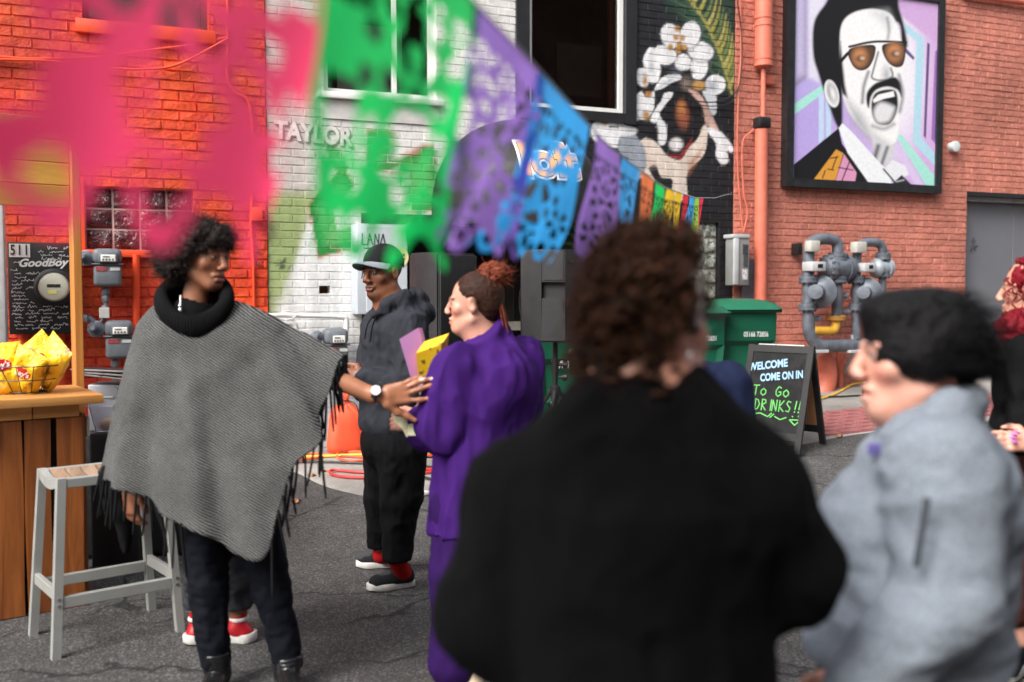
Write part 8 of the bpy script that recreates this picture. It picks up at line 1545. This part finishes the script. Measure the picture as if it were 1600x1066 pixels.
# ---- red haired person at the right
def red_hair_person():
    D = 3.7; S = lambda x, y, e=0.0: Q(x, y, D+e); r = person('person', gfoot(1605, 1050), 'person with curly crimson hair, black top and rust brown trousers')
    skin = np.array(srgb(206, 150, 128)); H = Head(S(1612, 452), dirv(-0.80, 0.55, -0.05), (0, 0, 1), 1.0); nb = S(1622, 510); hip = S(1628, 745); shN, shF = S(1600, 560, -0.12), S(1660, 555, 0.1); elN, wrN = S(1585, 665, -0.16), S(1616, 693, -0.26); elF, wrF = S(1690, 670, 0.1), S(1640, 700, 0.0); kn1, a1 = S(1610, 860, -0.14), S(1592, 975, -0.06); kn2, a2 = S(1640, 870, 0.05), S(1650, 1000, 0.05)
    v = Vol(*bb(H.P(0, 0, 0.14), elN, wrN, wrF, elF, a1, a2, m=0.14), 0.014, [bb(H.P(0, 0, 0), m=0.13)+(0.0045,), bb(wrN, wrN-RTn*0.15, m=0.05)+(0.0045,)]); H.build(v, neck=nb); v.cone(nb, hip, 0.10, 0.12, 0.05); v.cone(shN, shF, 0.05, 0.05, 0.05); v.chain([shN, elN, wrN], [0.05, 0.042, 0.028]); v.chain([shF, elF, wrF], [0.05, 0.042, 0.028]); v.chain([hip, kn1, a1, a1-UPn*0.05], [0.09, 0.06, 0.042, 0.04], 0.03); v.chain([hip, kn2, a2], [0.09, 0.06, 0.042], 0.03); hand(v, wrN, dirv(-0.95, -0.1, 0.1), dirv(0.1, -0.9, 0.4), dirv(0, 0.3, 1), 0.35, 0.95, 0.25); hand(v, wrF, dirv(-0.9, 0, -0.2), dirv(0, 0.9, 0.3), dirv(0, 0, 1), 0.5, 0.95)
    sdf_obj('body', v, M_skin, r, col=lambda V: H.paint(V, np.tile(skin, (len(V), 1)), skin, srgb(180, 90, 90), (0.03, 0.012, 0.01), blush=0.3))
    for k, (x, y) in enumerate(((1579, 684), (1581, 679), (1586, 675), (1583, 690))):
        m = MB(); a = S(x+7, y+2, -0.30); m.tube([a, S(x+2, y, -0.305), S(x-4, y-2, -0.30)], [0.005, 0.0045, 0.001], 6); m.build('nail', pm('violet_nail', srgb(206, 110, 196), 0.25), r)
    M_hr = hairmat('crimson_hair', srgb(60, 6, 14), srgb(150, 22, 40), 0.4); v = Vol(*bb(H.c, S(1605, 545), m=0.2), 0.0065); H.ell(v, (0, -0.03, 0.035), (0.095, 0.11, 0.095), 0.0); v.ell(S(1600, 520, -0.06), (0.10, 0.06, 0.09), None, 0.04); v.ell(S(1580, 512, -0.06), (0.045, 0.05, 0.045), None, 0.03); v.ell(S(1640, 515, 0), (0.12, 0.09, 0.10), None, 0.04); v.cone(H.P(0, 0.11, -0.08), H.P(0, 0.105, 0.04), 0.07, 0.05, 0.02, 'sub')
    ho, hv, hf = sdf_obj('hair', v, M_hr, r, fold=[(0.014, (35, 35, 35), 4, False)]); rr = random.Random(5); N = vnorm(hv, hf); m = MB()
    for k in range(260):
        i = rr.randrange(len(hv)); p = hv[i]; n_ = N[i]; t1 = nrm(np.cross(n_, UPn)+0.01); R_c = 0.008+0.006*rr.random(); pts = []; L_ = 0.05+0.06*rr.random()
        for q in range(16): a = q/15*14; pts.append(p+t1*R_c*math.cos(a)+n_*(R_c*math.sin(a)+0.006)-UPn*q/15*L_)
        m.tube(pts, [0.003]*15+[0.0012], 5)
    tag(m.build('ringlets', M_hr, ho, 180), kind='stuff')
    v = Vol(*bb(nb, elN, elF, wrN, wrF, hip, m=0.18), 0.009); ax = [RTn, DHn, UPn]; v.ell(S(1625, 600), (0.17, 0.15, 0.18), ax, 0.0); v.ell(S(1625, 680), (0.165, 0.15, 0.13), ax, 0.06); v.cone(shN, shF, 0.07, 0.07, 0.06); v.cone(nb-UPn*0.02, S(1625, 560), 0.08, 0.13, 0.05); v.chain([shN, elN, wrN+RTn*0.02], [0.08, 0.07, 0.042], 0.04); v.chain([shF, elF, wrF], [0.08, 0.07, 0.045], 0.04); v.cone(H.c, nb, 0.06, 0.066, 0.005, 'sub'); sdf_obj('top', v, M_blackcloth, r, fold=[(0.009, (12, 12, 8), 23)])
    v = Vol(*bb(hip, a1, a2, kn1, kn2, m=0.2), 0.0095); v.ell(S(1626, 745), (0.165, 0.15, 0.14), ax, 0.0); v.chain([S(1610, 770, -0.07), kn1, S(1594, 945, -0.07)], [0.12, 0.105, 0.085], 0.03); v.chain([S(1640, 770, 0.06), kn2, S(1648, 960, 0.05)], [0.12, 0.10, 0.08], 0.03); sdf_obj('trousers', v, clothmat('rust_brown_cloth', srgb(68, 38, 32), 0.9, 400, 0.25), r, fold=[(0.016, (9, 9, 5), 33)])
    M_c = clothmat('black_canvas_shoe2', (0.014, 0.015, 0.022), 0.8, 400, 0.3)
    s_ = shoe(r, gfoot(1604, 1012), gfoot(1566, 1072), M_c, M_whsole, 0.050, 0.085, 0.034, 'sneaker'); shoe(r, gfoot(1652, 1030), gfoot(1640, 1084), M_c, M_whsole, 0.050, 0.085, 0.034, 'sneaker')
    he, to = gfoot(1604, 1012), gfoot(1566, 1072); d = nrm(to-he); sd_ = np.array([-d[1], d[0], 0]); sd_ = sd_ if sd_@RTn < 0 else -sd_; m = MB(); m.tube(bez([he+d*0.03+UPn*0.05+sd_*0.047, he+d*0.10+UPn*0.075+sd_*0.045, he+d*0.16+UPn*0.06+sd_*0.044, he+d*0.19+UPn*0.045+sd_*0.046], 5), 0.004, 6); m.build('side_stripe', M_whsole, s_)
    for k in range(5): m = MB(); c = he+d*(0.11+0.018*k)+UPn*(0.105-0.010*k); m.tube([c-sd_*0.022, c+UPn*0.006, c+sd_*0.022], 0.0035, 6); m.build('lace', M_whsole, s_)
    return r
hoodie_man(); purple_woman(); poncho_person(); child(); black_woman(); grey_woman(); navy_person(); red_hair_person()
# ------------------------------------------------------------------ papel picado strung from the wall past the camera
SD = [(-0.6, 1.99), (0.0, 1.92), (0.65, 1.878), (1.05, 1.87), (1.5, 1.86), (1.9, 1.85), (2.3, 1.838), (2.93, 1.852), (3.6, 1.872), (5.1, 1.975), (7.0, 2.15), (9.85, 2.46)]
def string_at(d):
    z = float(np.interp(d, [a for a, _ in SD], [b for _, b in SD])); q = CP+DH*d+RT*(-0.374+0.256*d); return Vector((q.x, q.y, z))
anc = wp(1140, 304, YW-0.03)
bn_ = empty('paper_banner', anc, 'string of bright cut paper flags hung from the black wall', 'banner')
sp_ = [string_at(d) for d in np.linspace(-0.6, 9.4, 60)]; sp_ = [p for p in sp_ if p.y < YW-0.1]+[anc+Vector((0, -0.02, 0))]
m = MB(); m.tube(sp_, 0.0022, 5); m.build('string', pm('white_string', (0.6, 0.6, 0.58), 0.7), bn_)
m = MB(); m.tube([anc+Vector((0, 0.03, 0)), anc+Vector((0, -0.03, 0)), anc+Vector((0, -0.035, 0.02))], 0.005, 6); m.build('hook', M_steel, bn_)
def flagmat(name, col):
    t = NT(name, rough=0.5); out = [n for n in t.t.nodes if n.type == 'OUTPUT_MATERIAL'][0]; t.set(color=col); tr = t.n('BsdfTranslucent'); tr.inputs[0].default_value = (*[min(1, c*1.1) for c in col], 1)
    nz = t.ramp(t.noise(9, 3), [(0.3, 0.86), (0.7, 1.06)]); c = t.mix(1, (*col, 1), nz, 'MULTIPLY'); t.base(c); t.l(c, tr.inputs[0]); mx = t.n('MixShader'); mx.inputs[0].default_value = 0.5; t.l(t.b.outputs[0], mx.inputs[1]); t.l(tr.outputs[0], mx.inputs[2]); t.l(mx.outputs[0], out.inputs[0]); return t.m
FC = {k: flagmat('paper_'+k, srgb(*c)) for k, c in dict(pink=(255, 70, 118), deep_pink=(240, 40, 84), green=(26, 216, 106), purple=(160, 122, 214), blue=(56, 172, 244), orange=(250, 136, 76), yellow=(252, 214, 40), red=(226, 40, 62), lime=(160, 226, 84)).items()}
def cut(u, v, kind):
    """True where paper is left: u across -1..1, v down 0..1"""
    keep = np.ones_like(u, bool); r = np.hypot(u, (v-0.46)*2.2); th = np.arctan2((v-0.46)*2.2, u)
    k1, k2 = (8, 16) if kind % 2 else (6, 12)
    keep &= ~((r > 0.13) & (r < 0.40) & (np.cos(k1*th) > 0.05)); keep &= ~(r < 0.06); keep &= ~((r > 0.50) & (r < 0.66) & (np.cos(k2*th+1) > 0.15))
    for (cx, cy) in ((-0.70, 0.22), (0.70, 0.22), (-0.70, 0.72), (0.70, 0.72), (0.0, 0.80)):
        r2 = np.hypot(u-cx, (v-cy)*2.2); t2 = np.arctan2((v-cy)*2.2, u-cx); keep &= ~((r2 > 0.07) & (r2 < 0.22) & (np.cos(5*t2+kind) > 0.0))
    keep &= ~((v > 0.135) & (v < 0.17) & (np.sin(u*26) > 0.2))
    rr = np.hypot((np.mod(u*4+1, 2)-1)*0.25, (v-0.90)*2.2); keep &= ~((rr < 0.085) & (rr > 0.0) & (v > 0.84))
    if kind in (1, 2, 3): keep &= ~((np.sin(u*8.5+kind) > 0.35) & (np.sin(v*17+kind*2) > 0.1) & (v > 0.2) & (v < 0.86))
    edge = 0.93+0.06*np.cos(u*4*math.pi); keep &= v < edge; keep &= ~((v > 0.955) & (np.abs(np.mod(u*4, 2)-1) < 0.12)); return keep
def flag(d0, wd, ht, col, sway, kind, twist=0.0, fine=True, tilt=0.0):
    nu, nv = (76, 84) if fine else (40, 46); a, b = string_at(d0), string_at(d0+wd); ph = kind*1.7
    uu = np.linspace(-1, 1, nu+1); vv = np.linspace(0, 1, nv+1); U, Vv = np.meshgrid(uu, vv); A, B = np.array(a), np.array(b); f = ((U+1)/2)[..., None]
    P = A*(1-f)+B*f; nrm_ = nrm(np.cross(B-A, UPn))
    sw = (sway*Vv**1.35+0.025*np.sin(U*2.6+ph+Vv*3)*Vv+0.014*np.sin(U*6+ph*2+Vv*5)*Vv)[..., None]; P = P-RTn*sw*0.9+DHn*(twist*Vv*U)[..., None]+DHn*(tilt*Vv)[..., None]
    P[..., 2] -= np.sqrt(np.maximum((ht*Vv)**2-(sway*0.7*Vv**1.35)**2, 0))
    uc = (U[:-1, :-1]+U[1:, 1:])/2; vc = (Vv[:-1, :-1]+Vv[1:, 1:])/2; keep = cut(uc, vc, kind); j, i = np.where(keep); k = j*(nu+1)+i; F = np.stack([k, k+1, k+nu+2, k+nu+1], 1); used = np.unique(F); mp = np.zeros((nu+1)*(nv+1), int); mp[used] = np.arange(len(used))
    tag(mesh_obj('paper_flag', P.reshape(-1, 3)[used], mp[F], FC[col], bn_, smooth=180), 'cut paper flag in '+col.replace('_', ' '))
flag(0.10, 0.33, 0.33, 'deep_pink', 0.03, 3); flag(0.47, 0.365, 0.36, 'pink', 0.04, 1, 0.03); flag(0.875, 0.42, 0.345, 'green', 0.05, 2); flag(1.27, 0.40, 0.31, 'purple', 0.065, 3, 0.04); flag(1.62, 0.47, 0.30, 'blue', 0.11, 4, 0.02)
flag(2.17, 0.34, 0.30, 'purple', 0.03, 5, -0.03); flag(2.56, 0.34, 0.30, 'blue', 0.03, 6, 0.03)
for k, (d0, c_) in enumerate(((2.95, 'orange'), (3.31, 'green'), (3.67, 'yellow'), (4.03, 'yellow'), (4.39, 'red'), (4.75, 'blue'), (5.11, 'lime'), (5.47, 'deep_pink'))): flag(d0, 0.31, 0.30, c_, 0.03+0.02*(k % 3), 7+k, fine=False, tilt=0.05*(k % 2))
# the other side of the alley, behind the camera: it shades the alley and darkens the window reflections
m = MB(); m.box(-30, 3, -9.0, -5.5, -0.2, 6.5); m.box(3, 30, -9.0, -5.5, -0.2, 13.0); o = m.build('opposite_wall', pm('opposite_brick', srgb(104, 74, 62), 0.9, var=0.25, scale=1.5), None, None); tag(o, kind='structure')
# ------------------------------------------------------------------ put the origin of every single-mesh thing at its own base
bpy.context.view_layer.update()
for o in list(COL.objects):
    if o.type == 'MESH' and o.parent is None and o.get('kind') != 'structure':
        n = len(o.data.vertices); co = np.empty(n*3, dtype=np.float32); o.data.vertices.foreach_get('co', co); co = co.reshape(-1, 3)
        c = (co.min(0)+co.max(0))/2; c[2] = co[:, 2].min(); T_ = Matrix.Translation(Vector(c.tolist()))
        o.data.transform(T_.inverted()); o.location = o.location+Vector(c.tolist())
        for ch in o.children: ch.matrix_parent_inverse = T_.inverted() @ ch.matrix_parent_inverse
